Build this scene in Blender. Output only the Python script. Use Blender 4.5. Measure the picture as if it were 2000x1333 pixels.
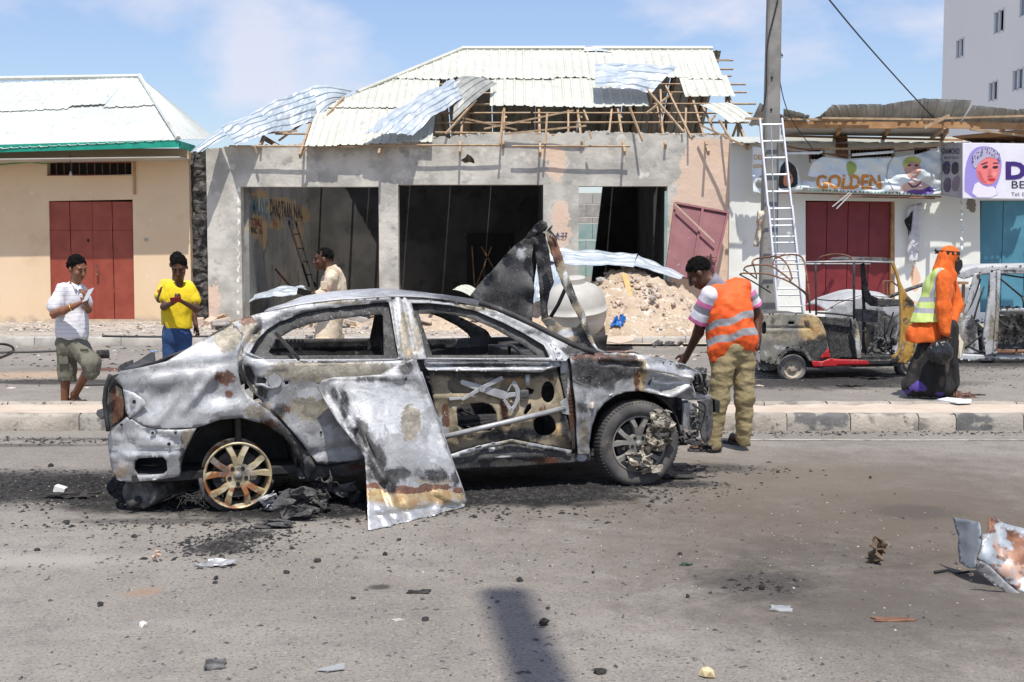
import bpy, bmesh, math, random
import numpy as np
from mathutils import Vector, Matrix, noise as mnoise
from mathutils.geometry import delaunay_2d_cdt
for _o in list(bpy.data.objects): bpy.data.objects.remove(_o, do_unlink=True)
SC = bpy.context.scene
COL = SC.collection
R = math.radians
random.seed(7); RNG = np.random.default_rng(7)

# ------------------------------------------------------------------ camera
FPX, CX, CY, CAMH = 2360.0, 1000.0, 666.5, 1.65
PITCH = math.atan((CY - 488) / FPX)
cam_data = bpy.data.cameras.new('camera'); cam = bpy.data.objects.new('camera', cam_data); COL.objects.link(cam)
cam.location = (0, 0, CAMH); cam.rotation_euler = (math.pi/2 - PITCH, 0, 0)
cam_data.sensor_width = 36; cam_data.lens = FPX/2000*36; cam_data.clip_end = 2000; cam_data.clip_start = .05
SC.camera = cam

# ------------------------------------------------------------------ sky, sun, exposure
SUN_EL, SUN_AZ = 65.0, 7.0      # the sun stands behind the camera, a little to its right
world = bpy.data.worlds.new('World'); SC.world = world; world.use_nodes = True
wt = world.node_tree; wt.nodes.clear()
def wn(t, **k):
    n = wt.nodes.new(t)
    for a, b in k.items(): setattr(n, a, b)
    return n
sky = wn('ShaderNodeTexSky', sky_type='NISHITA', sun_disc=False, sun_elevation=R(SUN_EL), sun_rotation=R(180 - SUN_AZ), altitude=0, air_density=1.25, dust_density=0.55, ozone_density=2.0)
geo = wn('ShaderNodeTexCoord')
mp = wn('ShaderNodeMapping'); mp.inputs['Scale'].default_value = (1.0, 1.0, 2.3); mp.inputs['Location'].default_value = (0.62, 0.3, 0.12)
wt.links.new(geo.outputs['Generated'], mp.inputs['Vector'])
nz = wn('ShaderNodeTexNoise'); nz.inputs['Scale'].default_value = 4.3; nz.inputs['Detail'].default_value = 7; nz.inputs['Roughness'].default_value = .52; nz.inputs['Distortion'].default_value = .25
wt.links.new(mp.outputs[0], nz.inputs['Vector'])
rp = wn('ShaderNodeValToRGB'); rp.color_ramp.elements[0].position = .45; rp.color_ramp.elements[1].position = .59
rp.color_ramp.elements[0].color = (0.10, 0.10, 0.10, 1); rp.color_ramp.elements[1].color = (.80, .80, .80, 1)
wt.links.new(nz.outputs['Fac'], rp.inputs['Fac'])
mixw = wn('ShaderNodeMix', data_type='RGBA'); mixw.inputs['B'].default_value = (7.4, 7.5, 8.6, 1)
tint = wn('ShaderNodeMix', data_type='RGBA', blend_type='MULTIPLY'); tint.inputs['Factor'].default_value = 1.; tint.inputs['B'].default_value = (1.06, 1.13, 1.38, 1); wt.links.new(sky.outputs[0], tint.inputs['A'])
wt.links.new(rp.outputs['Color'], mixw.inputs['Factor']); wt.links.new(tint.outputs['Result'], mixw.inputs['A'])
bg = wn('ShaderNodeBackground'); bg.inputs['Strength'].default_value = 0.105
wo = wn('ShaderNodeOutputWorld'); wt.links.new(mixw.outputs['Result'], bg.inputs['Color']); wt.links.new(bg.outputs[0], wo.inputs['Surface'])
sl = bpy.data.lights.new('sun', 'SUN'); sl.energy = 4.9; sl.angle = R(.53); sl.color = (1.0, .955, .88)
sun = bpy.data.objects.new('sun', sl); COL.objects.link(sun); sun.location = (8, -20, 40)
_sd = Vector((-math.sin(R(SUN_AZ))*math.cos(R(SUN_EL)), math.cos(R(SUN_AZ))*math.cos(R(SUN_EL)), -math.sin(R(SUN_EL))))
sun.rotation_euler = _sd.to_track_quat('-Z', 'Y').to_euler()
SC.view_settings.view_transform = 'Standard'; SC.view_settings.look = 'None'; SC.view_settings.exposure = 0.06; SC.view_settings.gamma = 1
SC.view_settings.use_curve_mapping = False
SC.cycles.max_bounces = 6; SC.cycles.diffuse_bounces = 4; SC.cycles.glossy_bounces = 3; SC.cycles.transmission_bounces = 4
SC.cycles.use_denoising = True; SC.cycles.caustics_reflective = False; SC.cycles.caustics_refractive = False

# ------------------------------------------------------------------ pixels to places
_cp, _sp = math.cos(PITCH), math.sin(PITCH)
EYE = np.array([0, 0, CAMH])
def ray(px, py):
    a, b = (px - CX)/FPX, (CY - py)/FPX
    return np.array([a, b*_sp + _cp, b*_cp - _sp])
def at_y(px, py, Y): r = ray(px, py); return EYE + r*(Y/r[1])
def at_z(px, py, z=0.0): r = ray(px, py); return EYE + r*((z - CAMH)/r[2])
def at_plane(px, py, p0, n):
    r = ray(px, py); n = np.asarray(n, float)
    return EYE + r*(np.dot(np.asarray(p0, float) - EYE, n)/np.dot(r, n))
def project(V):
    V = np.asarray(V, float) - EYE
    d = V[..., 1]*_cp - V[..., 2]*_sp
    return np.stack([CX + FPX*V[..., 0]/d, CY - FPX*(V[..., 1]*_sp + V[..., 2]*_cp)/d], -1)

# ------------------------------------------------------------------ numpy noise
_perm = RNG.permutation(256); _perm = np.concatenate([_perm, _perm, _perm]); _grad = RNG.normal(size=(256, 3)); _grad /= np.linalg.norm(_grad, axis=1)[:, None]
def pn(P, scale=1.0, off=0.0):
    P = np.asarray(P, float)*scale + off + 71.3
    i = np.floor(P).astype(int); f = P - i; u = f*f*f*(f*(f*6 - 15) + 10); i &= 255
    out = 0
    for dx in (0, 1):
        for dy in (0, 1):
            for dz in (0, 1):
                g = _grad[_perm[_perm[_perm[(i[..., 0]+dx) & 255] + ((i[..., 1]+dy) & 255)] + ((i[..., 2]+dz) & 255)]]
                d = g[..., 0]*(f[..., 0]-dx) + g[..., 1]*(f[..., 1]-dy) + g[..., 2]*(f[..., 2]-dz)
                w = (u[..., 0] if dx else 1-u[..., 0])*(u[..., 1] if dy else 1-u[..., 1])*(u[..., 2] if dz else 1-u[..., 2])
                out = out + d*w
    return out*1.4
def fbm(P, scale=1., n=4, off=0.): return sum(pn(P, scale*2**k, off+k*13.7)*.5**k for k in range(n))

# ------------------------------------------------------------------ things and parts
MAT_OF = {}
def mat4(loc=(0, 0, 0), rz=0.0): return Matrix.Translation(Vector(loc)) @ Matrix.Rotation(rz, 4, 'Z')
def setp(o, label=None, cat=None, group=None, kind=None):
    if label: o['label'] = label
    if cat: o['category'] = cat
    if group: o['group'] = group
    if kind: o['kind'] = kind
    return o
def thing(name, label, cat, loc=(0, 0, 0), rz=0.0, group=None):
    o = bpy.data.objects.new(name, None); COL.objects.link(o); o.empty_display_size = .1
    o.location = Vector(loc); o.rotation_euler = (0, 0, rz); MAT_OF[o.name] = mat4(loc, rz)
    return setp(o, label, cat, group)
def wmat(o):
    return MAT_OF.get(o.name, Matrix.Identity(4)) if o is not None else Matrix.Identity(4)
def mesh_obj(name, V, F, m, parent=None, smooth=False, loc=None, solid=0, bevel=0, attrs=None, auto=None):
    """V in world coordinates; stored relative to the parent's frame (or to loc for a thing of one mesh)."""
    V = np.asarray(V, float).reshape(-1, 3)
    W = wmat(parent) if parent is not None else (mat4(loc) if loc is not None else Matrix.Identity(4))
    I = np.array(W.inverted()); V = V @ I[:3, :3].T + I[:3, 3]
    me = bpy.data.meshes.new(name)
    if isinstance(F, np.ndarray):
        n, k = F.shape
        me.vertices.add(len(V)); me.vertices.foreach_set('co', V.astype(np.float32).ravel())
        me.loops.add(n*k); me.loops.foreach_set('vertex_index', F.astype(np.int32).ravel())
        me.polygons.add(n); me.polygons.foreach_set('loop_start', np.arange(0, n*k, k, dtype=np.int32))
        me.update(calc_edges=True)
    else:
        me.from_pydata([tuple(v) for v in V], [], [tuple(int(i) for i in f) for f in F]); me.update()
    me.validate()
    if attrs:
        for an, arr in attrs.items():
            a = me.color_attributes.new(an, 'FLOAT_COLOR', 'POINT'); a.data.foreach_set('color', np.asarray(arr, np.float32).ravel())
    if m is not None: me.materials.append(m)
    if smooth: me.polygons.foreach_set('use_smooth', np.ones(len(me.polygons), bool))
    if auto is not None: me.polygons.foreach_set('use_smooth', np.ones(len(me.polygons), bool)); me.set_sharp_from_angle(angle=R(auto))
    o = bpy.data.objects.new(name, me); COL.objects.link(o)
    if parent is not None: o.parent = parent; MAT_OF[o.name] = W
    elif loc is not None: o.location = Vector(loc); MAT_OF[o.name] = W
    if solid: s = o.modifiers.new('thickness', 'SOLIDIFY'); s.thickness = abs(solid); s.offset = -1 if solid > 0 else 1
    if bevel: b = o.modifiers.new('edge', 'BEVEL'); b.width = bevel; b.segments = 2; b.limit_method = 'ANGLE'; b.angle_limit = R(40)
    return o
def fixn(o):
    bm = bmesh.new(); bm.from_mesh(o.data); bmesh.ops.recalc_face_normals(bm, faces=bm.faces); bm.to_mesh(o.data); bm.free(); return o

class MB:
    def __init__(s): s.v, s.f, s.n = [], [], 0
    def add(s, V, F):
        V = np.asarray(V, float).reshape(-1, 3); s.v.append(V); s.f += [tuple(int(i)+s.n for i in f) for f in F]; s.n += len(V); return s
    def box(s, c, size, rot=None):
        a = np.array([(x, y, z) for x in (-.5, .5) for y in (-.5, .5) for z in (-.5, .5)])*np.asarray(size, float)
        if rot is not None: a = a @ np.array(rot.to_matrix() if hasattr(rot, 'to_matrix') else rot).T
        return s.add(a + np.asarray(c, float), [(0, 1, 3, 2), (4, 6, 7, 5), (0, 4, 5, 1), (2, 3, 7, 6), (0, 2, 6, 4), (1, 5, 7, 3)])
    def bar(s, p0, p1, w, h, up=(0, 0, 1), jit=0):
        p0, p1 = np.asarray(p0, float), np.asarray(p1, float); d = p1 - p0; L = np.linalg.norm(d); d = d/max(L, 1e-9)
        u = np.asarray(up, float); x = np.cross(d, u)
        if np.linalg.norm(x) < 1e-4: x = np.cross(d, (0, 1, 0.2))
        x /= np.linalg.norm(x); u = np.cross(x, d)
        V = [p + x*a*w/2 + u*b*h/2 for p in (p0, p1) for a in (-1, 1) for b in (-1, 1)]
        return s.add(V, [(0, 1, 3, 2), (4, 6, 7, 5), (0, 4, 5, 1), (2, 3, 7, 6), (0, 2, 6, 4), (1, 5, 7, 3)])
    def tube(s, pts, r, n=8, cap=True):
        pts = np.asarray(pts, float); m = len(pts); r = np.broadcast_to(np.asarray(r, float), (m,)) if np.ndim(r) else np.full(m, float(r))
        T = np.gradient(pts, axis=0); T /= np.maximum(np.linalg.norm(T, axis=1)[:, None], 1e-9)
        u = np.cross(T[0], (0, 0, 1.)); 
        if np.linalg.norm(u) < .05: u = np.cross(T[0], (1., 0, 0))
        V = []; ang = np.arange(n)*2*math.pi/n
        for i in range(m):
            u = u - T[i]*np.dot(u, T[i]); u /= max(np.linalg.norm(u), 1e-9); w = np.cross(T[i], u)
            V.append(pts[i] + r[i]*(np.cos(ang)[:, None]*u + np.sin(ang)[:, None]*w))
        F = [(i*n+j, i*n+(j+1) % n, (i+1)*n+(j+1) % n, (i+1)*n+j) for i in range(m-1) for j in range(n)]
        if cap: F += [tuple(range(n))[::-1], tuple(range((m-1)*n, m*n))]
        return s.add(np.concatenate(V), F)
    def lathe(s, prof, n=24, M=None, a0=0, a1=2*math.pi):
        full = abs(a1-a0-2*math.pi) < 1e-6; k = n if full else n+1; V = []
        for r, z in prof:
            for j in range(k):
                a = a0 + (a1-a0)*j/n; V.append((r*math.cos(a), r*math.sin(a), z))
        V = np.array(V)
        if M is not None: V = V @ np.array(M)[:3, :3].T + np.array(M)[:3, 3]
        F = [(i*k+j, i*k+(j+1) % k, (i+1)*k+(j+1) % k, (i+1)*k+j) for i in range(len(prof)-1) for j in range(n)]
        return s.add(V, F)
    def grid(s, fn, ns, nt):
        V = [fn(i/ns, j/nt) for j in range(nt+1) for i in range(ns+1)]; k = ns+1
        return s.add(V, [(j*k+i, j*k+i+1, (j+1)*k+i+1, (j+1)*k+i) for j in range(nt) for i in range(ns)])
    def prism(s, pts, off):
        pts = np.asarray(pts, float); n = len(pts); q = pts + np.asarray(off, float)
        return s.add(np.concatenate([pts, q]), [tuple(range(n)), tuple(range(2*n-1, n-1, -1))] + [(i, i+n, (i+1) % n+n, (i+1) % n) for i in range(n)])
    def rock(s, c, r, flat=.7, seed=0, sub=1):
        bm = bmesh.new(); bmesh.ops.create_icosphere(bm, subdivisions=sub, radius=1); V = np.array([v.co for v in bm.verts]); F = [[v.index for v in f.verts] for f in bm.faces]; bm.free()
        g = np.random.default_rng(seed); V = V*(1+g.uniform(-.28, .28, len(V)))[:, None]*g.uniform(.6, 1.25, 3)*np.array([1, 1, flat])
        a = g.uniform(0, 6.28); ca, sa = math.cos(a), math.sin(a); V = V @ np.array([[ca, -sa, 0], [sa, ca, 0], [0, 0, 1]])
        return s.add(V*r + np.asarray(c, float), F)
    @property
    def V(s): return np.concatenate(s.v) if s.v else np.zeros((0, 3))
    def build(s, name, m, parent=None, **k): return fixn(mesh_obj(name, s.V, s.f, m, parent, **k)) if k.pop('fix', True) else mesh_obj(name, s.V, s.f, m, parent, **k)

# ------------------------------------------------------------------ flat outlines filled with a fine net
def inpoly(P, poly):
    P = np.asarray(P); x, y = P[:, 0], P[:, 1]; r = np.zeros(len(P), bool); poly = np.asarray(poly); j = len(poly)-1
    for i in range(len(poly)):
        xi, yi = poly[i]; xj, yj = poly[j]
        c = ((yi > y) != (yj > y)) & (x < (xj-xi)*(y-yi)/((yj-yi) if abs(yj-yi) > 1e-12 else 1e-12)+xi); r ^= c; j = i
    return r
def resample(poly, step, closed=True):
    out = []; n = len(poly)
    for i in range(n if closed else n-1):
        a, b = np.asarray(poly[i], float), np.asarray(poly[(i+1) % n], float); k = max(1, int(round(np.linalg.norm(b-a)/step)))
        out += [a + (b-a)*t/k for t in range(k)]
    if not closed: out.append(np.asarray(poly[-1], float))
    return np.array(out)
def smoothpoly(pts, it=2, closed=True):
    p = np.asarray(pts, float)
    for _ in range(it):
        if closed: q = np.roll(p, -1, 0); p = np.stack([.75*p+.25*q, .25*p+.75*q], 1).reshape(-1, p.shape[1])
        else:
            q = np.stack([.75*p[:-1]+.25*p[1:], .25*p[:-1]+.75*p[1:]], 1).reshape(-1, p.shape[1]); p = np.concatenate([p[:1], q[1:-1], p[-1:]])
    return p
def fill2d(outline, holes=(), step=.05, edge=None):
    edge = edge or step; loops = [resample(outline, edge)] + [resample(h, edge) for h in holes]
    pts, edges = [], []
    for L in loops:
        b = len(pts); pts += [Vector(p) for p in L]; edges += [(b+i, b+(i+1) % len(L)) for i in range(len(L))]
    o = loops[0]; lo, hi = o.min(0), o.max(0); gx = np.arange(lo[0]+step*.5, hi[0], step); gy = np.arange(lo[1]+step*.5, hi[1], step)
    if len(gx) and len(gy):
        G = np.stack(np.meshgrid(gx, gy), -1).reshape(-1, 2); G[:, 0] += ((np.round((G[:, 1]-lo[1])/step-.5)).astype(int) % 2)*step*.5
        k = inpoly(G, o)
        for h in loops[1:]: k &= ~inpoly(G, h)
        G = G[k]
        if len(G):
            A = np.concatenate(loops); keep = np.ones(len(G), bool)
            for s0 in range(0, len(G), 2000):
                d = ((G[s0:s0+2000, None]-A[None])**2).sum(-1).min(1); keep[s0:s0+2000] = d > (step*.42)**2
            pts += [Vector(p) for p in G[keep]]
    r = delaunay_2d_cdt(pts, edges, [], 0, 1e-7)
    V = np.array([(p[0], p[1]) for p in r[0]]); T = np.array([t for t in r[2] if len(t) == 3])
    c = V[T].mean(1); k = inpoly(c, o)
    for h in loops[1:]: k &= ~inpoly(c, h)
    T = T[k]; a = V[T]; ar = (a[:, 1, 0]-a[:, 0, 0])*(a[:, 2, 1]-a[:, 0, 1])-(a[:, 2, 0]-a[:, 0, 0])*(a[:, 1, 1]-a[:, 0, 1]); T = T[np.abs(ar) > 1e-10]
    return V, T
def slab(outline, holes, fn, off, step=.5, edge=None):
    """closed slab: outline in 2d, fn maps 2d arrays to 3d, off = offset vector to the back"""
    V, T = fill2d(outline, holes, step, edge); P = fn(V); n = len(P); Q = P + np.asarray(off, float)
    E = {}
    for t in T:
        for a, b in ((t[0], t[1]), (t[1], t[2]), (t[2], t[0])):
            E[(a, b)] = 1
    F = [tuple(t) for t in T] + [(t[2]+n, t[1]+n, t[0]+n) for t in T] + [(b, a, a+n, b+n) for (a, b) in E if (b, a) not in E]
    return np.concatenate([P, Q]), F

# ------------------------------------------------------------------ smooth solids from distance fields (people, lumps)
class SDF:
    def __init__(s, lo, hi, h):
        s.lo = np.asarray(lo, float); s.h = h; s.n = np.ceil((np.asarray(hi)-s.lo)/h).astype(int)+1
        s.F = np.full(s.n, .2, np.float32)
    def _box(s, lo, hi, m):
        a = np.clip(np.floor((lo-m-s.lo)/s.h).astype(int), 0, s.n-1); b = np.clip(np.ceil((hi+m-s.lo)/s.h).astype(int)+1, 1, s.n)
        if np.any(b <= a): return None, None
        g = np.stack(np.meshgrid(*[s.lo[k]+s.h*np.arange(a[k], b[k]) for k in range(3)], indexing='ij'), -1)
        return tuple(slice(a[k], b[k]) for k in range(3)), g
    def put(s, sl, d, k, op='u'):
        A = s.F[sl]
        if op == 'u':
            h = np.clip(.5+.5*(A-d)/k, 0, 1); s.F[sl] = A*(1-h)+d*h-k*h*(1-h)
        else:
            d = -d; h = np.clip(.5-.5*(A-d)/k, 0, 1); s.F[sl] = A*(1-h)+d*h+k*h*(1-h)
    def cap(s, p0, p1, r0, r1, k=.02, fl=None, op='u'):
        """tapered capsule; fl = (axis vector, factor) squashes it along an axis"""
        p0, p1 = np.asarray(p0, float), np.asarray(p1, float); rm = max(r0, r1)*1.6
        sl, g = s._box(np.minimum(p0, p1)-rm, np.maximum(p0, p1)+rm, .06)
        if sl is None: return s
        q = g-p0; ab = p1-p0; t = np.clip((q @ ab)/max(ab @ ab, 1e-9), 0, 1); v = q-t[..., None]*ab
        if fl is not None:
            ax = np.asarray(fl[0], float); ax /= np.linalg.norm(ax); v = v+((v @ ax)*(1/fl[1]-1))[..., None]*ax
        s.put(sl, np.linalg.norm(v, axis=-1)-(r0+(r1-r0)*t), k, op); return s
    def ell(s, c, r, k=.02, rot=None, op='u'):
        c, r = np.asarray(c, float), np.asarray(r, float); m = r.max()
        sl, g = s._box(c-m, c+m, .06)
        if sl is None: return s
        q = g-c
        if rot is not None: q = q @ np.array(rot)
        kk = np.linalg.norm(q/r, axis=-1); k2 = np.linalg.norm(q/(r*r), axis=-1)
        s.put(sl, kk*(kk-1)/np.maximum(k2, 1e-6), k, op); return s
    def wrinkle(s, amp, scale, stretch=(1, 1, 1), off=0.):
        idx = np.argwhere(np.abs(s.F) < amp*4+s.h*2); P = s.lo+idx*s.h
        s.F[tuple(idx.T)] += (amp*fbm(P*np.asarray(stretch), scale, 2, off)).astype(np.float32); return s
    def cut(s, p, n, k=.004):
        """keeps the side the normal points away from"""
        g = np.stack(np.meshgrid(*[s.lo[j]+s.h*np.arange(s.n[j]) for j in range(3)], indexing='ij'), -1).astype(np.float32)
        n = np.asarray(n, float); n = n/np.linalg.norm(n); s.F = np.maximum(s.F, ((g-np.asarray(p, np.float32)) @ n.astype(np.float32))); return s
    def mesh(s):
        F = s.F; F[0] = F[-1] = .1; F[:, 0] = F[:, -1] = .1; F[:, :, 0] = F[:, :, -1] = .1
        neg = F < 0; cs = [(x, y, z) for x in (0, 1) for y in (0, 1) for z in (0, 1)]; n = np.array(F.shape)-1
        sub = lambda A, c: A[c[0]:c[0]+n[0], c[1]:c[1]+n[1], c[2]:c[2]+n[2]]
        cnt = sum(sub(neg, c).astype(np.int8) for c in cs); act = (cnt > 0) & (cnt < 8); idx = np.argwhere(act)
        if not len(idx): return np.zeros((0, 3)), np.zeros((0, 4), int)
        acc = np.zeros((len(idx), 3)); num = np.zeros(len(idx)); vals = {c: sub(F, c)[act].astype(float) for c in cs}
        for c in cs:
            for ax in range(3):
                if c[ax]: continue
                d = list(c); d[ax] = 1; d = tuple(d); a, b = vals[c], vals[d]; m = (a < 0) != (b < 0)
                t = np.where(m, a/np.where(m, a-b, 1), 0); p = np.tile(np.array(c, float), (len(idx), 1)); p[:, ax] += t
                acc += p*m[:, None]; num += m
        V = s.lo+s.h*(idx+acc/num[:, None]); vid = -np.ones(act.shape, int); vid[act] = np.arange(len(idx)); Q = []
        for ax in range(3):
            o1, o2 = [(1, 2), (2, 0), (0, 1)][ax]; sA = [slice(0, -1)]*3; sB = [slice(0, -1)]*3; sB[ax] = slice(1, None)
            A, B = neg[tuple(sA)], neg[tuple(sB)]; e = np.argwhere(A != B); e = e[(e[:, o1] > 0) & (e[:, o2] > 0)]
            fl = A[tuple(e.T)]; q = []
            for da, db in ((0, 0), (1, 0), (1, 1), (0, 1)):
                w = e.copy(); w[:, o1] -= da; w[:, o2] -= db; q.append(vid[tuple(w.T)])
            q = np.stack(q, 1); q[~fl] = q[~fl][:, ::-1]; Q.append(q)
        Q = np.concatenate(Q); Q = Q[(Q >= 0).all(1)]
        return V, Q
    def build(s, name, m, parent, **k):
        V, Q = s.mesh(); return mesh_obj(name, V, Q, m, parent, smooth=True, **k)
# ------------------------------------------------------------------ materials
def lin(c):
    """sRGB 0-255 to linear"""
    return tuple(((x/255)/12.92 if x/255 <= .04045 else ((x/255+.055)/1.055)**2.4) for x in c)
class Mat:
    def __init__(s, name):
        s.m = bpy.data.materials.new(name); s.m.use_nodes = True; s.t = s.m.node_tree; s.t.nodes.clear()
        s.out = s.n('ShaderNodeOutputMaterial'); s.b = s.n('ShaderNodeBsdfPrincipled'); s.l(s.b.outputs[0], s.out.inputs[0])
        s.tc = s.n('ShaderNodeTexCoord').outputs['Object']
    def n(s, t, **k):
        n = s.t.nodes.new(t)
        for a, b in k.items(): setattr(n, a, b)
        return n
    def l(s, a, b): s.t.links.new(a, b)
    def val(s, x, inp):
        if hasattr(x, 'is_output'): s.l(x, inp)
        else: inp.default_value = x
    def math(s, op, a, b=0., c=None):
        n = s.n('ShaderNodeMath', operation=op); s.val(a, n.inputs[0]); s.val(b, n.inputs[1])
        if c is not None: s.val(c, n.inputs[2])
        return n.outputs[0]
    def noise(s, scale, det=5, rough=.55, dist=0., stretch=None, off=0.):
        v = s.tc
        if stretch or off:
            mp = s.n('ShaderNodeMapping'); s.l(v, mp.inputs[0]); mp.inputs['Scale'].default_value = stretch or (1, 1, 1); mp.inputs['Location'].default_value = (off, off*.7, off*1.3); v = mp.outputs[0]
        n = s.n('ShaderNodeTexNoise'); n.inputs['Scale'].default_value = scale; n.inputs['Detail'].default_value = det; n.inputs['Roughness'].default_value = rough; n.inputs['Distortion'].default_value = dist
        s.l(v, n.inputs['Vector']); return n.outputs['Fac']
    def step(s, x, lo, hi):
        n = s.n('ShaderNodeMapRange'); n.interpolation_type = 'SMOOTHSTEP'; s.val(x, n.inputs['Value']); n.inputs['From Min'].default_value = lo; n.inputs['From Max'].default_value = hi; return n.outputs[0]
    def mix(s, f, a, b):
        n = s.n('ShaderNodeMix', data_type='RGBA'); s.val(f, n.inputs['Factor'])
        for x, i in ((a, 'A'), (b, 'B')):
            if hasattr(x, 'is_output'): s.l(x, n.inputs[i])
            else: n.inputs[i].default_value = (*x[:3], 1)
        return n.outputs['Result']
    def attr(s, name, ch):
        a = s.n('ShaderNodeAttribute', attribute_name=name)
        if ch == 'A': return a.outputs['Alpha']
        sp = s.n('ShaderNodeSeparateColor'); s.l(a.outputs['Color'], sp.inputs[0]); return sp.outputs['RGB'.index(ch)]
    def bump(s, h, strength=.3, dist=.01, prev=None):
        n = s.n('ShaderNodeBump'); n.inputs['Strength'].default_value = strength; n.inputs['Distance'].default_value = dist; s.l(h, n.inputs['Height'])
        if prev is not None: s.l(prev, n.inputs['Normal'])
        return n.outputs[0]
    def done(s, col, rough=.8, metal=0., normal=None, spec=None):
        i = s.b.inputs
        if hasattr(col, 'is_output'): s.l(col, i['Base Color'])
        else: i['Base Color'].default_value = (*col[:3], 1)
        s.val(rough, i['Roughness']); s.val(metal, i['Metallic'])
        if spec is not None: i['Specular IOR Level'].default_value = spec
        if normal is not None: s.l(normal, i['Normal'])
        return s.m
_MC = {}
def mat(name, col, col2=None, scale=4., lo=.38, hi=.62, rough=.8, metal=0., bump=0., bscale=40., bdist=.01, layers=(), stretch=None, spec=None, det=5):
    """base colours mixed by noise; layers: (colour, source, scale, lo, hi, amp) with source 'n' for noise or 'paint.R' for a painted mark"""
    if name in _MC: return _MC[name]
    m = Mat(name); c = (*col, 1)
    if col2 is not None: c = m.mix(m.step(m.noise(scale, det, stretch=stretch), lo, hi), col, col2)
    for k, (lc, src, sc, a, b, amp) in enumerate(layers):
        n = m.noise(sc, 6, .6, off=3.1*k+1.7)
        if src == 'n': f = m.step(n, a, b)
        else:
            an, ch = src.split('.'); f = m.step(m.math('ADD', m.attr(an, ch), m.math('MULTIPLY', m.math('SUBTRACT', n, .5), amp)), a, b)
        c = m.mix(f, c if hasattr(c, 'is_output') else col, lc)
    nm = m.bump(m.noise(bscale, 4, .6), bump, bdist) if bump else None
    _MC[name] = m.done(c, rough, metal, nm, spec); return _MC[name]

SOOT, ASH, RUST, GOLD = (.018, .017, .017), (.62, .63, .66), (.17, .065, .025), (.50, .36, .14)
M_ = {}
M_['timber'] = mat('timber', (.30, .205, .12), (.41, .295, .185), 6, rough=.85, bump=.2, bscale=30, stretch=(1, 1, 1))
M_['timber_orange'] = mat('timber_orange', (.34, .18, .08), (.44, .26, .13), 5, rough=.8, bump=.2, bscale=30)
M_['timber_dark'] = mat('timber_dark', (.20, .11, .06), (.30, .18, .10), 6, rough=.85)
M_['roof_cream'] = mat('roof_cream', (.50, .505, .44), (.58, .58, .51), 1.3, .35, .65, .42, .0, .15, 3, .02, layers=[((.33, .28, .20), 'n', 1.6, .62, .80, 0), ((.42, .43, .375), 'n', 7, .54, .68, 0)])
M_['roof_white'] = mat('roof_white', (.50, .525, .49), (.58, .60, .565), .9, .35, .65, .42, .0, .15, 3, .02, layers=[((.34, .32, .26), 'n', 1.3, .60, .82, 0), ((.42, .44, .415), 'n', 6, .54, .70, 0)])
M_['roof_blue'] = mat('roof_blue', (.36, .42, .47), (.50, .54, .58), 2.2, .35, .65, .35, .15, .2, 4, .02)
M_['sheet_grey'] = mat('sheet_grey', (.27, .28, .26), (.38, .38, .35), 3, .35, .65, .5, .15, .1, 20, layers=[((.16, .12, .08), 'n', 4, .62, .75, 0)])
M_['cream_wall'] = mat('cream_wall', (.68, .505, .325), (.73, .56, .38), .8, .3, .7, .92, 0, .25, 25, layers=[((.58, .40, .25), 'n', 2.2, .60, .85, 0), ((.74, .64, .52), 'n', 9, .66, .70, 0), ((.50, .37, .25), 'n', 1.1, .56, .80, 0), ((.36, .27, .19), 'n', 30, .70, .74, 0), ((.42, .34, .26), 'paint.R', 6, .35, .75, 1.0)])
M_['grey_plaster'] = mat('grey_plaster', (.37, .355, .32), (.56, .535, .475), 1.4, .36, .64, .95, 0, .5, 12, .02, layers=[((.31, .30, .28), 'n', 3.3, .53, .72, 0), ((.57, .55, .495), 'n', 4, .56, .70, 0), ((.20, .19, .175), 'n', 22, .68, .72, 0), ((.66, .50, .39), 'paint.R', 5.5, .50, .54, 1.7), ((.78, .76, .70), 'paint.G', 7, .48, .56, .4), ((.10, .10, .10), 'paint.B', 6, .45, .7, .6)])
M_['white_wall'] = mat('white_wall', (.76, .77, .72), (.70, .72, .68), 1.2, .35, .7, .9, 0, .3, 14, layers=[((.52, .54, .48), 'n', 3.0, .62, .78, 0), ((.42, .39, .33), 'n', 9, .70, .77, 0), ((.76, .50, .36), 'paint.R', 4, .50, .54, 1.2), ((.22, .20, .17), 'paint.B', 6, .47, .6, 1.1)])
M_['tower_white'] = mat('tower_white', (.86, .85, .81), (.80, .80, .77), .15, .35, .7, .9, 0, .1, 4)
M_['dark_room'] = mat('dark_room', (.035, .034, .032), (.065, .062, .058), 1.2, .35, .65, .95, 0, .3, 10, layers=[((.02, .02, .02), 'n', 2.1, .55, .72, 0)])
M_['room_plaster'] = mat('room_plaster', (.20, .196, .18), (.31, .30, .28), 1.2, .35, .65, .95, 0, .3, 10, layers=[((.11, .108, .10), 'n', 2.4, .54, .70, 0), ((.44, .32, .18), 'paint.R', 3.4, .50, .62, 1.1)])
M_['black'] = mat('black', (.012, .012, .012), rough=.9)
M_['wire_black'] = mat('wire_black', (.02, .02, .02), rough=.6)
M_['red_door'] = mat('red_door', (.25, .045, .024), (.30, .062, .035), 3, .35, .65, .55, 0, .1, 18, layers=[((.42, .16, .09), 'n', 14, .70, .80, 0), ((.22, .04, .022), 'n', 2.5, .58, .75, 0)])
M_['maroon_door'] = mat('maroon_door', (.15, .013, .018), (.19, .02, .024), 3, .35, .65, .5, 0, .35, 90, layers=[((.30, .12, .10), 'n', 16, .72, .80, 0)])
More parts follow.
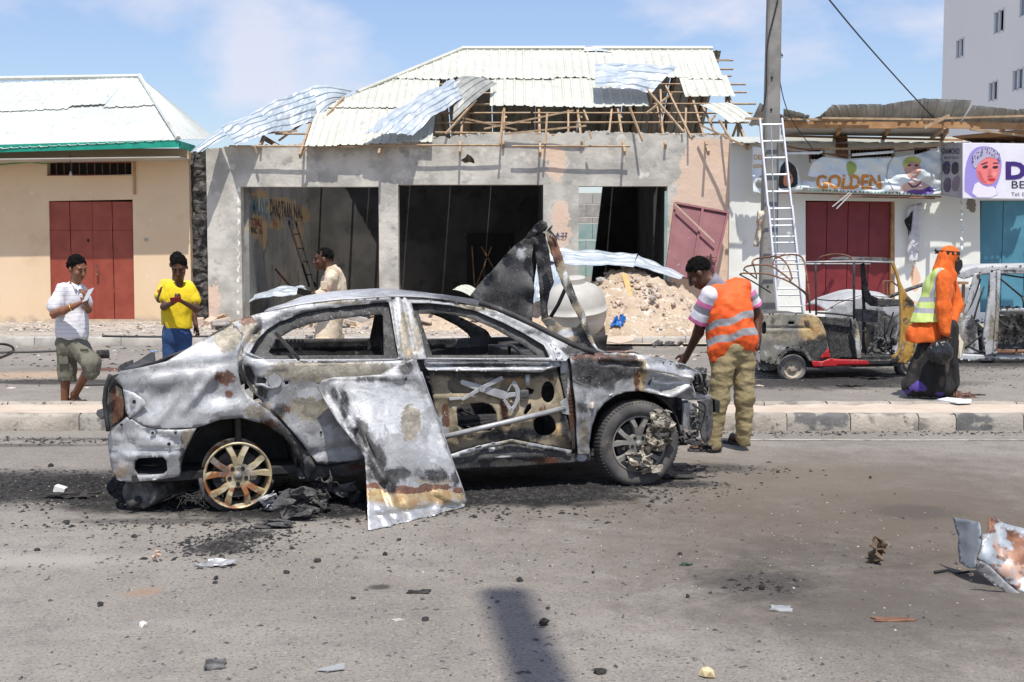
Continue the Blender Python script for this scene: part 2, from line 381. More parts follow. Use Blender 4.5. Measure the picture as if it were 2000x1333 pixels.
M_['purple_door'] = mat('purple_door', (.19, .066, .075), (.24, .092, .10), 2.4, .35, .65, .6, 0, .15, 14, layers=[((.42, .30, .28), 'n', 9, .66, .74, 0), ((.12, .05, .045), 'n', 5, .64, .75, 0)])
M_['blue_door'] = mat('blue_door', (.055, .20, .28), (.08, .25, .34), 2, .35, .65, .55, 0, .1, 14, layers=[((.03, .10, .14), 'n', 5, .64, .76, 0)])
M_['green_paint'] = mat('green_paint', (.0, .25, .17), (.01, .32, .22), 3, .35, .65, .5, 0, .1, 14, layers=[((.02, .12, .09), 'n', 6, .62, .75, 0)])
M_['teal_block'] = mat('teal_block', (.22, .36, .34), (.34, .42, .39), 2, .35, .65, .9, 0, .3, 12)
M_['concrete'] = mat('concrete', (.34, .32, .29), (.45, .42, .37), 4, .35, .65, .95, 0, .4, 40, layers=[((.20, .19, .17), 'n', 8, .60, .72, 0)])
M_['pole_concrete'] = mat('pole_concrete', (.20, .195, .18), (.28, .27, .25), 3, .35, .65, .95, 0, .3, 40, layers=[((.13, .125, .12), 'n', 5, .58, .75, 0)])
M_['aluminium'] = mat('aluminium', (.72, .73, .75), (.62, .63, .66), 8, .4, .7, .38, .55)
M_['rusty'] = mat('rusty', (.13, .06, .035), (.24, .12, .07), 9, .35, .65, .8, .1, .3, 60)
M_['rubble'] = mat('rubble', (.44, .335, .235), (.52, .415, .31), 1.1, .3, .7, 1.0, 0, .8, 30, .03, layers=[((.38, .28, .205), 'n', 2.1, .54, .75, 0), ((.62, .55, .47), 'n', 9, .56, .62, 0), ((.27, .235, .20), 'n', 14, .58, .64, 0)])
M_['stone_pale'] = mat('stone_pale', (.46, .375, .295), (.55, .475, .40), 7, .35, .65, .98, 0, .4, 40, layers=[((.40, .33, .27), 'n', 14, .58, .72, 0)])
M_['stone_pink'] = mat('stone_pink', (.52, .385, .29), (.57, .46, .37), 6, .35, .65, .98, 0, .4, 40)
M_['stone_grey'] = mat('stone_grey', (.30, .28, .26), (.42, .39, .36), 7, .35, .65, .98, 0, .4, 40)
M_['char'] = mat('char', (.016, .015, .015), (.05, .047, .045), 20, .4, .65, .95, 0, .5, 80)
M_['char_grey'] = mat('char_grey', (.06, .058, .056), (.15, .145, .14), 16, .4, .65, .9, 0, .5, 60)
M_['tyre_burnt'] = mat('tyre_burnt', (.055, .052, .05), (.10, .094, .088), 7, .35, .65, .9, 0, .3, 60, layers=[((.16, .14, .12), 'n', 5, .58, .72, 0)])
M_['sand'] = mat('sand', (.46, .37, .285), (.54, .46, .375), 3, .3, .7, 1., 0, .6, 60, layers=[((.38, .28, .20), 'n', 5, .60, .75, 0), ((.30, .27, .24), 'n', 22, .66, .74, 0)])
M_['kerb_pale'] = mat('kerb_pale', (.31, .275, .23), (.42, .375, .315), 4, .3, .7, .95, 0, .6, 35, .02, layers=[((.20, .18, .155), 'n', 4.5, .52, .66, 0), ((.07, .065, .06), 'n', 9, .60, .70, 0)])
M_['kerb_black'] = mat('kerb_black', (.075, .075, .074), (.14, .135, .13), 4, .3, .7, .9, 0, .6, 35, .02, layers=[((.31, .285, .245), 'n', 4, .45, .54, 0)])
M_['fibre_white'] = mat('fibre_white', (.40, .385, .345), (.48, .465, .425), 2, .35, .65, .6, 0, .1, 12, layers=[((.45, .41, .35), 'n', 4, .60, .76, 0), ((.25, .22, .19), 'n', 12, .70, .78, 0)])

def burnt(name, base, base2, rough=.52, metal=.22, bump=.14):
    """burnt car steel: paint.R soot, paint.G rust, paint.B pale ash, tint.R gold heat stain, tint.G bright bare steel, tint.B khaki scale"""
    if name in _MC: return _MC[name]
    m = Mat(name); n1 = m.noise(2.2, 6, .6, .6); n2 = m.noise(11, 6, .65, .3, off=4.); fA = m.noise(8, 11, .76, 1.2, off=14.); fB = m.noise(15, 10, .76, .8, off=33.)
    c = m.mix(m.step(n1, .36, .64), base, base2)
    c = m.mix(m.math('MULTIPLY', m.step(fA, .555, .60), .32), c, tuple(min(.6, v*1.55+.05) for v in base2))
    c = m.mix(m.math('MULTIPLY', m.step(m.noise(5, 11, .74, 1.6, off=21.), .56, .64), .42), c, tuple(v*.42 for v in base))
    c = m.mix(m.math('MULTIPLY', m.step(m.noise(1.7, 8, .7, 1.2, off=51.), .48, .68), .45), c, tuple(v*.55 for v in base))
    def lay(c, an, ch, col, col2, amp, lo, hi, sc, op=.92):
        at_ = m.attr(an, ch); f = m.math('ADD', at_, m.math('MULTIPLY', m.math('SUBTRACT', m.noise(sc, 10, .76, 1.1, off=ord(ch)*.37+len(an)), .5), amp))
        f = m.math('MULTIPLY', m.step(f, lo, hi), m.step(at_, .04, .22))
        return m.mix(m.math('MULTIPLY', f, op), c, m.mix(m.step(fB, .42, .58), col, col2))
    c = lay(c, 'paint', 'B', (.42, .43, .44), (.54, .545, .555), 1.8, .44, .66, 6)
    c = lay(c, 'tint', 'B', (.17, .15, .115), (.30, .265, .20), 1.9, .46, .56, 6)
    c = lay(c, 'tint', 'G', (.50, .50, .49), (.66, .66, .65), .9, .36, .62, 5)
    c = lay(c, 'tint', 'R', (.52, .40, .20), (.40, .23, .08), 1.3, .25, 1.0, 6)
    c = lay(c, 'paint', 'G', (.15, .055, .026), (.085, .038, .022), 1.9, .48, .60, 8)
    c = lay(c, 'paint', 'R', (.016, .0155, .015), (.06, .058, .056), 1.7, .40, .78, 6, .95)
    c = m.mix(m.math('MULTIPLY', m.step(m.noise(46, 5, .7, off=9.), .62, .66), .6), c, (.09, .075, .06))
    c = m.mix(m.math('MULTIPLY', m.step(m.noise(80, 3, .6, off=2.), .65, .69), .55), c, (.66, .65, .63))
    rg = m.math('SUBTRACT', rough, m.math('MULTIPLY', m.attr('tint', 'G'), .22))
    mt = m.math('ADD', metal, m.math('MULTIPLY', m.attr('tint', 'G'), .35))
    nm = m.bump(fA, bump*1.6, .012); nm = m.bump(m.noise(30, 5, .65, off=5.), bump, .008, nm); nm = m.bump(n1, .35, .04, nm)
    _MC[name] = m.done(c, rg, mt, nm); return _MC[name]
M_['car_ash'] = burnt('car_ash', (.255, .256, .26), (.37, .373, .38))
M_['car_dark'] = burnt('car_dark', (.045, .044, .044), (.11, .105, .10), .75, .1, .2)
M_['car_khaki'] = burnt('car_khaki', (.20, .17, .12), (.33, .27, .18), .75, .1, .2)
M_['steel_pale'] = mat('steel_pale', (.30, .305, .315), (.46, .46, .46), 9, .35, .65, .5, .35, .1, 30, layers=[((.12, .10, .08), 'n', 7, .60, .72, 0)])
M_['soot_metal'] = mat('soot_metal', (.022, .021, .021), (.06, .057, .055), 8, .35, .65, .7, .2, .3, 30, layers=[((.20, .18, .16), 'n', 11, .64, .74, 0)])

def paint_marks(V, marks):
    """marks of soot, rust, ash on a panel: (channel, px, py, rx, ry, strength) around the spot of the panel seen at that pixel"""
    P = project(V); A = np.zeros((len(V), 4)); B = np.zeros((len(V), 4)); A[:, 3] = B[:, 3] = 1
    T = {'soot': (A, 0), 'rust': (A, 1), 'ash': (A, 2), 'gold': (B, 0), 'steel': (B, 1), 'khaki': (B, 2)}
    for ch, px, py, rx, ry, st in marks:
        X, i = T[ch]; d = np.sqrt(((P[:, 0]-px)/rx)**2+((P[:, 1]-py)/ry)**2); X[:, i] = np.maximum(X[:, i], st*np.clip(1.25-d/1.35, 0, 1))
    return {'paint': A, 'tint': B}
# ------------------------------------------------------------------ ground, median, pavement
def asphalt():
    m = Mat('asphalt'); n1 = m.noise(.55, 6, .6); n2 = m.noise(4.5, 7, .65, .4, off=3.); n3 = m.noise(38, 5, .7, off=7.); n4 = m.noise(160, 3, .6, off=1.)
    c = m.mix(m.step(n1, .35, .66), (.205, .184, .159), (.272, .247, .216))
    c = m.mix(m.math('MULTIPLY', m.step(n2, .46, .72), .65), c, (.17, .158, .144))
    c = m.mix(m.math('MULTIPLY', m.step(m.noise(1.4, 6, .7, 1.2, stretch=(1, 2.6, 1), off=11.), .55, .72), .5), c, (.30, .285, .26))
    c = m.mix(m.math('MULTIPLY', m.step(n3, .58, .70), .6), c, (.075, .07, .066))
    c = m.mix(m.math('MULTIPLY', m.step(n4, .60, .68), .55), c, (.40, .37, .33))
    c = m.mix(m.math('MULTIPLY', m.step(m.noise(62, 5, .7, off=17.), .545, .62), .75), c, (.085, .079, .073)); c = m.mix(m.math('MULTIPLY', m.step(m.noise(50, 5, .7, off=27.), .565, .64), .5), c, (.42, .395, .36))
    sx = m.n('ShaderNodeSeparateXYZ'); m.l(m.tc, sx.inputs[0]); X, Y = sx.outputs[0], sx.outputs[1]
    wob = m.math('MULTIPLY', m.math('SUBTRACT', m.noise(1.6, 7, .72, .6, off=31.), .5), 1.5)
    wob2 = m.math('MULTIPLY', m.math('SUBTRACT', m.noise(7., 6, .7, .3, off=41.), .5), .7)
    def spot(c, px, py, rx, ry, col, st, soft=.55):
        q = at_z(px, py)
        a = m.math('DIVIDE', m.math('SUBTRACT', X, float(q[0])), rx); b = m.math('DIVIDE', m.math('SUBTRACT', Y, float(q[1])), ry)
        d = m.math('SQRT', m.math('ADD', m.math('MULTIPLY', a, a), m.math('MULTIPLY', b, b)))
        f = m.math('MULTIPLY', m.step(m.math('ADD', d, m.math('ADD', wob, wob2)), 1.0+soft*.4, 1.0-soft), st)
        return m.mix(f, c, col)
    c = spot(c, 1790, 1010, 2.7, 2.8, (.112, .089, .069), .9, .9)      # browner oil-stained lane
    c = spot(c, 1500, 930, 1.2, .9, (.17, .145, .115), .5, .9)
    c = spot(c, 1760, 1180, 1.1, .9, (.085, .073, .063), .7, .9)
    K, K2 = (.012, .012, .012), (.035, .033, .032)
    for a in ((470, 980, 1.0, .50, K2, .9), (170, 962, 1.25, .58, K2, .96), (60, 940, 1.2, .50, K2, .92), (240, 945, .9, .4, K, .9), (560, 1000, .7, .3, K, .9), (330, 985, .8, .35, K, .95), (640, 985, .9, .42, K, .95), (1000, 950, 1.0, .62, K, .97), (1080, 975, .5, .26, K, .95), (760, 975, .7, .4, K, .95),
              (1260, 945, .55, .16, K2, .9), (1390, 915, .42, .22, K2, .7), (430, 1068, .18, .22, K2, .9), (490, 1045, .16, .16, K2, .85), (330, 1018, .6, .10, K2, .6), (60, 870, .9, .10, K2, .6), (150, 858, .8, .08, K2, .5),
              (1540, 748, 1.5, .8, K2, .92), (1700, 745, 1.2, .9, K2, .9), (1920, 708, 1.9, 1.0, K2, .92), (1640, 725, 1.5, .8, K, .9), (1500, 835, .9, .16, K2, .55), (1880, 835, 1.0, .12, K2, .6),
              (110, 746, 1.6, .35, (.03, .026, .024), .85), (200, 722, .7, .28, (.11, .045, .03), .9), (1480, 1140, .35, .35, K2, .6), (1790, 1000, .3, .25, K2, .35), (740, 1147, .06, .05, K2, .8), (1600, 1080, .6, .4, K2, .25)):
        c = spot(c, *a)
    c = spot(c, 30, 733, 1.2, .55, (.40, .29, .20), .75); c = spot(c, 60, 1095, .9, .16, (.36, .33, .29), .6, .9); c = spot(c, 280, 1158, .10, .08, (.30, .18, .10), .5)
    c = spot(c, 700, 700, 3.5, 1.6, (.33, .29, .25), .4, .9); c = spot(c, 250, 655, 6., 1.2, (.36, .32, .28), .5, .9); c = spot(c, 40, 700, 3., 1., (.30, .27, .24), .4, .9)
    nm = m.bump(n4, .55, .006); nm = m.bump(n3, .5, .012, nm)
    return m.done(c, .93, 0, nm, .25)
def pavement_mat():
    m = Mat('pavement_dust'); n1 = m.noise(.7, 6, .62, .3, stretch=(1, 2.2, 1)); n2 = m.noise(5, 7, .7, off=3.)
    c = m.mix(m.step(n1, .36, .64), (.30, .27, .235), (.44, .39, .33)); c = m.mix(m.math('MULTIPLY', m.step(n2, .5, .7), .6), c, (.20, .18, .16))
    c = m.mix(m.math('MULTIPLY', m.step(m.noise(30, 5, .7, off=7.), .6, .7), .6), c, (.10, .09, .085)); c = m.mix(m.math('MULTIPLY', m.step(m.noise(22, 4, .7, off=9.), .64, .72), .6), c, (.62, .55, .46))
    return m.done(c, .97, 0, m.bump(n2, .4, .02), .2)
g = MB(); g.grid(lambda s, t: ((s-.5)*600, -60+t*560, 0), 12, 12)
setp(g.build('ground', asphalt(), fix=False), 'dusty grey asphalt road with soot stains', None, None, 'structure')

KY0, KY1 = 10.95, 11.92       # the median between the two carriageways
g = MB(); g.grid(lambda s, t: (-34+s*70, KY0+.13+t*(KY1-KY0-.26), .135+.02*mnoise.noise((s*260, t*3, 0))+.012*mnoise.noise((s*900, t*9, 4.))), 560, 8)
med = g.build('median', M_['sand'], smooth=True, fix=False); setp(med, 'sandy raised median strip between kerbs', None, None, 'structure')
def kerb_stone(x0, x1, y0, y1, h, m, seed, parent, ch=.02):
    k = random.Random(seed); n = 7; V, F = [], []; hw = ch
    prof = [(y0, 0), (y0+.004, h-hw), (y0+hw, h), (y1-hw, h), (y1, h-hw), (y1, 0)]
    for i in range(n):
        x = x0+(x1-x0)*i/(n-1)
        for j, (a, b) in enumerate(prof):
            e = .012 if j in (1, 2) else .005
            V.append((x, a+k.uniform(-e, e)*.7, b-(k.uniform(0, e)*1.3 if b else 0)))
    F = [(i*6+j, (i+1)*6+j, (i+1)*6+j+1, i*6+j+1) for i in range(n-1) for j in range(5)]+[tuple(range(6))[::-1], tuple(range((n-1)*6, n*6))]
    return fixn(mesh_obj('kerb_stone', V, F, m, parent, auto=50))
pxx = lambda px, Y: (px-CX)/FPX*Y*1.003
blk = [(pxx(150, 10.95), pxx(205, 10.95)+.55), (pxx(1540, 10.95), pxx(1665, 10.95)), (pxx(1872, 10.95), pxx(1872, 10.95)+1.0), (-6.9, -6.0)]
x = -9.0; i = 0; cuts = sorted([a for b in blk for a in b])
edges = [-9.0]
while edges[-1] < 8.5:
    nx = edges[-1]+.62
    for cpt in cuts:
        if edges[-1]+.12 < cpt < nx+.2: nx = cpt; break
    edges.append(nx)
for a, b in zip(edges[:-1], edges[1:]):
    i += 1; dark = any(p-.02 < (a+b)/2 < q+.02 for p, q in blk)
    kerb_stone(a+.004, b-.004, KY0, KY0+.135, .155, M_['kerb_black' if dark else 'kerb_pale'], i, med, .03)
for k in range(-14, 14):
    kerb_stone(k*.62+.005, (k+1)*.62-.005, KY1-.13, KY1, .158, M_['kerb_pale'], 500+k, med, .02)

g = MB(); g.grid(lambda s, t: (-40+s*80, 20.95+t*30, .15+.03*mnoise.noise((s*40, t*12, 0))*(t > 0)+.008*mnoise.noise((s*300, t*110, 0))*(t > 0)), 300, 60)
pav = g.build('pavement', pavement_mat(), smooth=True, fix=False); setp(pav, 'dusty far pavement in front of the shops', None, None, 'structure')
for k in range(-17, 18):
    kerb_stone(k*.75+.005, (k+1)*.75-.005, 20.8, 20.96, .155, M_['concrete'], 700+k, pav, .025)

def line_mat():
    m = Mat('worn_line'); f = m.step(m.math('ADD', m.noise(9, 6, .7), m.math('MULTIPLY', m.noise(60, 3, .6, off=5.), .35)), .62, .82)
    return m.done(m.mix(f, (.36, .335, .295), (.19, .172, .15)), .9)
g = MB(); g.grid(lambda s, t: (1.25+s*4.2, 10.36+t*.075+.012*math.sin(s*9), .004), 40, 1); ln = g.build('road_line', line_mat(), fix=False); setp(ln, 'worn pale line painted along the near lane', None, None, 'structure')

# utility pole beside the photographer: its shadow falls across the near lane
def concrete_pole(name, label, base, H, w0, w1, holes=(), lean=(0, 0)):
    p = thing(name, label, 'pole', base); bx, by, bz = base
    g = MB(); n = 14; ch = .22
    sec = [(-1, -1+ch), (-1+ch, -1), (1-ch, -1), (1, -1+ch), (1, 1-ch), (1-ch, 1), (-1+ch, 1), (-1, 1-ch)]
    V = [(bx+lean[0]*t/n+a*.5*(w0+(w1-w0)*t/n), by+lean[1]*t/n+b*.5*(w0+(w1-w0)*t/n), bz-.05+H*t/n) for t in range(n+1) for a, b in sec]
    F = [(t*8+j, t*8+(j+1) % 8, (t+1)*8+(j+1) % 8, (t+1)*8+j) for t in range(n) for j in range(8)]+[tuple(range(n*8, n*8+8))]
    g.add(V, F); g.build('shaft', M_['pole_concrete'], p, auto=20)
    return p
_tip = at_z(985, 1158); _H = 13.6; _off = np.array([-math.sin(R(SUN_AZ)), math.cos(R(SUN_AZ)), 0])*(_H/math.tan(R(SUN_EL)))
pb = _tip-_off
p = concrete_pole('utility_pole', 'concrete utility pole whose shadow crosses the near lane', (float(pb[0]), float(pb[1]), 0), _H, .26, .21)
g = MB(); g.box((pb[0], pb[1], _H-.12), (.24, .12, .22)); g.build('crossarm_bracket', M_['rusty'], p)
# ------------------------------------------------------------------ corrugated sheets and timbers
FY = 25.0                       # the plane of the shop fronts
def rib_profile(n_ribs, per=8, h=.022):
    """offsets across a ribbed sheet: narrow trapezoid ribs with flat pans"""
    xs, hs = [], []
    for i in range(n_ribs):
        for a, b in ((0, 0), (.30, 0), (.40, 1), (.52, 1), (.62, 0)): xs.append((i+a)/n_ribs); hs.append(b*h)
    xs.append(1.); hs.append(0.); return np.array(xs), np.array(hs)
def sheet(name, fn, n_ribs, m, parent=None, nt=10, h=.022, label=None, cat=None, group=None, crumple=0., seed=0, loc=None, solid=.004, ragged=0.):
    """fn(s, t) -> point; ribs run along t, spaced along s"""
    xs, hs = rib_profile(n_ribs, h=h); T = np.linspace(0, 1, nt+1); k = len(xs)
    P = np.array([[fn(s, t) for s in xs] for t in T], float)
    if ragged:
        e = np.array([ragged*mnoise.noise((s*9+seed, seed*1.7, 0)) for s in xs]); P[0] += (P[1]-P[0])*e[:, None]; P[-1] += (P[-2]-P[-1])*e[::-1][:, None]
    ds = np.gradient(P, axis=1); dt = np.gradient(P, axis=0); N = np.cross(ds, dt); N /= np.maximum(np.linalg.norm(N, axis=2)[..., None], 1e-9)
    P = P+N*hs[None, :, None]
    if crumple: P = P+N*(crumple*fbm(P, 2.2, 3, seed*3.3))[..., None]
    V = P.reshape(-1, 3); F = [(j*k+i, j*k+i+1, (j+1)*k+i+1, (j+1)*k+i) for j in range(nt) for i in range(k-1)]
    o = mesh_obj(name, V, F, m, parent, loc=loc, solid=solid)
    return setp(o, label, cat, group)
def quad(a, b, c, d, bow=0., bowdir=(0, 0, 1), bowt=0.):
    a, b, c, d = [np.asarray(x, float) for x in (a, b, c, d)]; bd = np.asarray(bowdir, float)
    def fn(s, t): return (a*(1-s)+b*s)*(1-t)+(d*(1-s)+c*s)*t+bd*(bow*4*s*(1-s)+bowt*4*t*(1-t))
    return fn
def bars(lst, Y, m, parent, name, w=.05, h=.05):
    """timbers from pixel lists (px0, py0, Y0, px1, py1, Y1[, w, h]): each one an object"""
    for b in lst:
        ww, hh = (b[6], b[7]) if len(b) > 6 else (w, h)
        g = MB(); g.bar(at_y(b[0], b[1], b[2]), at_y(b[3], b[4], b[5]), ww, hh); g.build(name, m, parent)

# ------------------------------------------------------------------ cream shop with the red door
L = thing('cream_shop', 'cream rendered shop with white ribbed roof, green fascia and red metal door', 'building', (-7, FY, 0))
xz = lambda px, py: tuple(at_y(px, py, FY)[[0, 2]])
x_r = xz(372, 500)[0]; zt = 3.72
door = [xz(95, 393), xz(259, 390), xz(263, 624), xz(100, 624)]
vent = [xz(92, 318), xz(257, 314), xz(257, 341), xz(92, 346)]
out = [(-16, .1), (x_r, .1), (x_r, zt), (-16, zt)]
V, F = slab(out, [door, vent], lambda q: np.stack([q[:, 0], np.full(len(q), FY), q[:, 1]], 1), (0, .22, 0), .35)
A = np.zeros((len(V), 4)); A[:, 0] = np.clip(1-(V[:, 2]-.15)/.30, 0, 1)*.7
fixn(mesh_obj('front_wall', V, F, M_['cream_wall'], L, attrs={'paint': A}))
g = MB(); g.box((x_r-.11, FY+2.92, 1.9), (.22, 5.4, 3.6)); g.build('side_wall', M_['cream_wall'], L)
# folding red door of three leaves, each with two sheets
pv = MB(); dx = [door[3][0]+(door[2][0]-door[3][0])*k for k in (0, .25, .755, 1.)]
for k in range(3):
    a, b = dx[k], dx[k+1]; lf = MB(); z0, z1, zm = door[3][1], door[0][1]-.01, door[0][1]-.60
    lf.box(((a+b)/2, FY+.05, (z0+zm)/2), (b-a-.014, .03, zm-z0-.004)); lf.box(((a+b)/2, FY+.054, (zm+z1)/2), (b-a-.014, .03, z1-zm-.004))
    if k == 1: lf.box(((a+b)/2+.02, FY+.045, (z0+z1)/2), (.012, .04, z1-z0-.02))
    lo = lf.build('door_leaf', M_['red_door'], L, bevel=.004)
    if k == 1:
        q = at_y(188, 517, FY-.02); hb = MB(); hb.bar(q, at_y(190, 534, FY-.02), .02, .03); hb.box(at_y(190, 536, FY-.03), (.05, .05, .05)); hb.build('hasp', M_['rusty'], lo)
        hb = MB(); hb.box(at_y(172, 470, FY+.03), (.035, .02, .06)); hb.build('keyhole_plate', M_['black'], lo)
    for zz in (.75, 1.5, 2.2):
        hg = MB(); hg.tube([(b-.004, FY+.03, zz), (b-.004, FY+.03, zz+.12)], .013, 6); hg.build('hinge', M_['red_door'], lo)
g = MB(); g.box(((door[0][0]+door[1][0])/2, FY+.28, 1.4), (2.2, .04, 2.9)); g.build('door_backing', M_['black'], L)
# vent grille
v0, v1, zb, ztp = vent[0][0], vent[1][0], (vent[2][1]+vent[3][1])/2, (vent[0][1]+vent[1][1])/2
g = MB(); g.box(((v0+v1)/2, FY+.21, (zb+ztp)/2), (v1-v0+.1, .03, ztp-zb+.1)); g.build('vent_backing', M_['black'], L)
fr = MB()
for z in (zb+.012, ztp-.012): fr.box(((v0+v1)/2, FY+.07, z), (v1-v0, .04, .022))
fr.box((v1-.012, FY+.07, (zb+ztp)/2), (.022, .04, ztp-zb)); fo = fr.build('vent_frame', M_['red_door'], L)
for k in range(1, 11):
    b = MB(); b.box((v0+(v1-v0)*k/11, FY+.08, (zb+ztp)/2), (.014, .014, ztp-zb-.03)); b.build('vent_bar', M_['rusty'], fo)
g = MB(); g.box(((v0+v1)/2-.0, FY-.015, zb-.02), (v1-v0+.06, .05, .03)); g.build('vent_sill', M_['cream_wall'], L)
g = MB(); g.bar(at_y(262, 311, FY-.02), at_y(263, 380, FY-.02), .045, .03, up=(0, 1, 0)); g.build('timber_batten', M_['timber_orange'], L)
g = MB(); g.box(at_y(285, 469, FY-.012), (.075, .02, .055)); g.build('socket_plate', M_['concrete'], L, bevel=.004)
g = MB(); g.tube([at_y(137, 303, FY-.5), at_y(137.5, 322, FY-.45), at_y(138, 338, FY-.44)], .008, 6); bl = g.build('lamp_flex', M_['wire_black'], L)
g = MB(); g.lathe([(.0, -.055), (.022, -.05), (.032, -.02), (.026, .015), (.016, .03), (.018, .06), (0, .06)], 14, mat4(at_y(138, 341, FY-.44))); g.build('light_bulb', M_['fibre_white'], bl, smooth=True)
# roof: eave traced, ridge set back; each sheet its own piece
EY, RY = FY-.95, FY+2.6
eav = lambda px: (306-(px/345.)*23.)-9.0
E = lambda px: at_y(px, eav(px), EY)
ridge = lambda s: np.array([at_y(0, 163, RY), at_y(270, 152, RY)])
r0, r1 = at_y(-10, 163.4, RY), at_y(272, 152, RY); e1 = E(349); e0 = np.array([r0[0]-.3, EY, E(-10)[2]-.0])
mid = .52
def slope(x, v):
    """point on the front slope at world x and share v up the slope (0 eave, 1 ridge)"""
    ze = np.interp(x, [e0[0], e1[0]], [e0[2]-.02, e1[2]]); zr = np.interp(x, [r0[0], r1[0]], [r0[2], r1[2]])
    hip = 1.0 if x <= r1[0] else max(0., (e1[0]-x)/(e1[0]-r1[0]))
    v = min(v, hip); z_full = ze+(zr-ze)*v
    return np.array([x, EY+(RY-EY)*v, z_full])
xs0 = -15.5; k = 0; w = .76
xcut = [xs0+i*w for i in range(40) if xs0+i*w < e1[0]]+[e1[0]]
for a, b in zip(xcut[:-1], xcut[1:]):
    k += 1; top = 1.0 if a < r1[0] else (e1[0]-a)/(e1[0]-r1[0])
    jg = .016*math.sin(k*2.3)
    sheet('roof_sheet', lambda s, t, a=a, b=b, j=jg: slope(a+(b-a)*s+.012, min(mid+.05+j, 1)*t)+np.array([0, 0, .012*math.sin(k)*t*(1-t)*4]), 4, M_['roof_white'], L, 6, .016, ragged=.05, seed=k)
    if top > mid:
        lift = (.045 if k % 4 == 1 else .016)
        sheet('roof_sheet', lambda s, t, a=a, b=b, j=jg, lf=lift: slope(a+(b-a)*s+.012, mid+j+(1-mid)*t)+np.array([0, -.0, .014+lf*(1-t)]), 4, M_['roof_white'], L, 6, .016, ragged=.16, seed=k+50)
bk = at_y(425, 274, FY+4.2); hipc = e1
for q in range(5):
    def hipf(s, t, q=q):
        a = hipc+(bk-hipc)*((q+s)/5); top = r1+np.array([0, .05, 0]); lim = 1.0
        return a*(1-t)+(top+(np.array([r1[0], RY+.1, r1[2]])-top))*t+np.array([0, 0, .012])
    sheet('hip_sheet', hipf, 3, M_['roof_white'], L, 6, .016, seed=q+80)
g = MB()
for s in np.linspace(0, 1, 9)[:-1]:
    pass
hp = [e1+np.array([.0, -.02, .03]), slope(e1[0]*.5+r1[0]*.5, 1)+np.array([0, 0, .05]), r1+np.array([0, 0, .05])]
g.tube(hp, .05, 6); g.build('hip_cap', M_['roof_white'], L)
g = MB(); g.tube([r0+np.array([-5, 0, .03]), r1+np.array([0, 0, .03])], .055, 6); g.build('ridge_cap', M_['roof_white'], L)
fa, fb = np.array([-15.5, EY+.03, e0[2]-.10]), np.array([e1[0], EY+.03, e1[2]-.085]); fm = fa+(fb-fa)*.47
for a, b, dz in ((fa, fm, 0), (fm, fb, .02)):
    g = MB(); g.bar(a+np.array([.002, 0, dz]), b+np.array([-.002, 0, dz]), .03, .15); g.build('fascia_board', M_['green_paint'], L)
g = MB(); g.bar(fb+np.array([.0, .03, .0]), fb+np.array([.02, 1.1, 0]), .03, .14); g.build('fascia_board', M_['green_paint'], L)
g = MB(); g.add([(-15.5, EY+.06, 3.36), (e1[0], EY+.06, 3.47), (e1[0], FY+.1, 3.47), (-15.5, FY+.1, 3.36), (-15.5, EY+.06, 3.38), (e1[0], EY+.06, 3.49), (e1[0], FY+.1, 3.49), (-15.5, FY+.1, 3.38)], [(0, 1, 2, 3), (7, 6, 5, 4), (0, 4, 5, 1), (1, 5, 6, 2), (2, 6, 7, 3), (3, 7, 4, 0)]); g.build('soffit', M_['fibre_white'], L)
# dark rubble-stone end wall in the gap
g = MB(); xa, xb = xz(371, 450)[0], xz(404, 450)[0]
def stonew(s, t):
    x = xa+(xb-xa)*s; z = .1+3.5*t; return (x, FY+.45+.14*mnoise.noise((x*7, 0, z*5))+.09*mnoise.noise((x*17, 3, z*14)), z)
g.grid(stonew, 14, 130); st = g.build('rough_stone_wall', mat('dark_stone', (.035, .033, .031), (.12, .11, .10), 9, .4, .65, .95, 0, .8, 26, .03), loc=(xa, FY+.4, 0), fix=False, solid=-.25)
setp(st, 'narrow strip of dark rough stone wall between cream shop and grey building', 'wall')
# green cable on the cream shop
g = MB(); g.tube([at_y(px, py, FY-.06) for px, py in ((-20, 325), (20, 320), (60, 317.5), (96, 321))], .012, 6); setp(g.build('cable', mat('green_cable', (.03, .22, .06), rough=.5), loc=tuple(at_y(0, 322, FY-.06))), 'thin green cable slung across the cream wall to the vent', 'cable')
# ------------------------------------------------------------------ damaged grey building
G = thing('grey_building', 'grey plastered building with three open bays and a torn cream sheet roof', 'building', (0, FY, 0))
def wob(pts, amp, seed):
    p = resample(pts, .10, False); r = np.random.default_rng(seed); n = r.normal(size=len(p))*amp; n[0] = n[-1] = 0; p[:, 1] += n; return [tuple(q) for q in p]
top = [(402, 291), (470, 287), (560, 284), (700, 277), (840, 269), (1000, 259), (1100, 261), (1160, 258), (1240, 262), (1350, 263), (1428, 268)]
out = [(xz(402, 300)[0], .08), (xz(1428, 300)[0], .08)] + wob([xz(*p) for p in top[::-1]], .022, 3)
def opening(l, r, t, z0=.12): return [(xz(l, 450)[0], z0), (xz(r, 450)[0], z0), (xz(r, 450)[0], xz(r, t)[1]), (xz(l, 450)[0], xz(l, t)[1])]
O1, O2, O3 = opening(471, 740, 365), opening(778, 1061, 361), opening(1130, 1303, 364)
shrap = [xz(*p) for p in ((899, 313), (908, 308), (913, 301), (920, 305), (926, 312), (927, 320), (917, 317), (908, 319))]
V, F = slab(out, [O1, O2, O3, shrap], lambda q: np.stack([q[:, 0], FY+.018*fbm(np.stack([q[:, 0], q[:, 1], 0*q[:, 0]], 1), 1.6, 3), q[:, 1]], 1), (0, .30, 0), .11)
P = project(V); A = np.zeros((len(V), 4)); A[:, 3] = 1
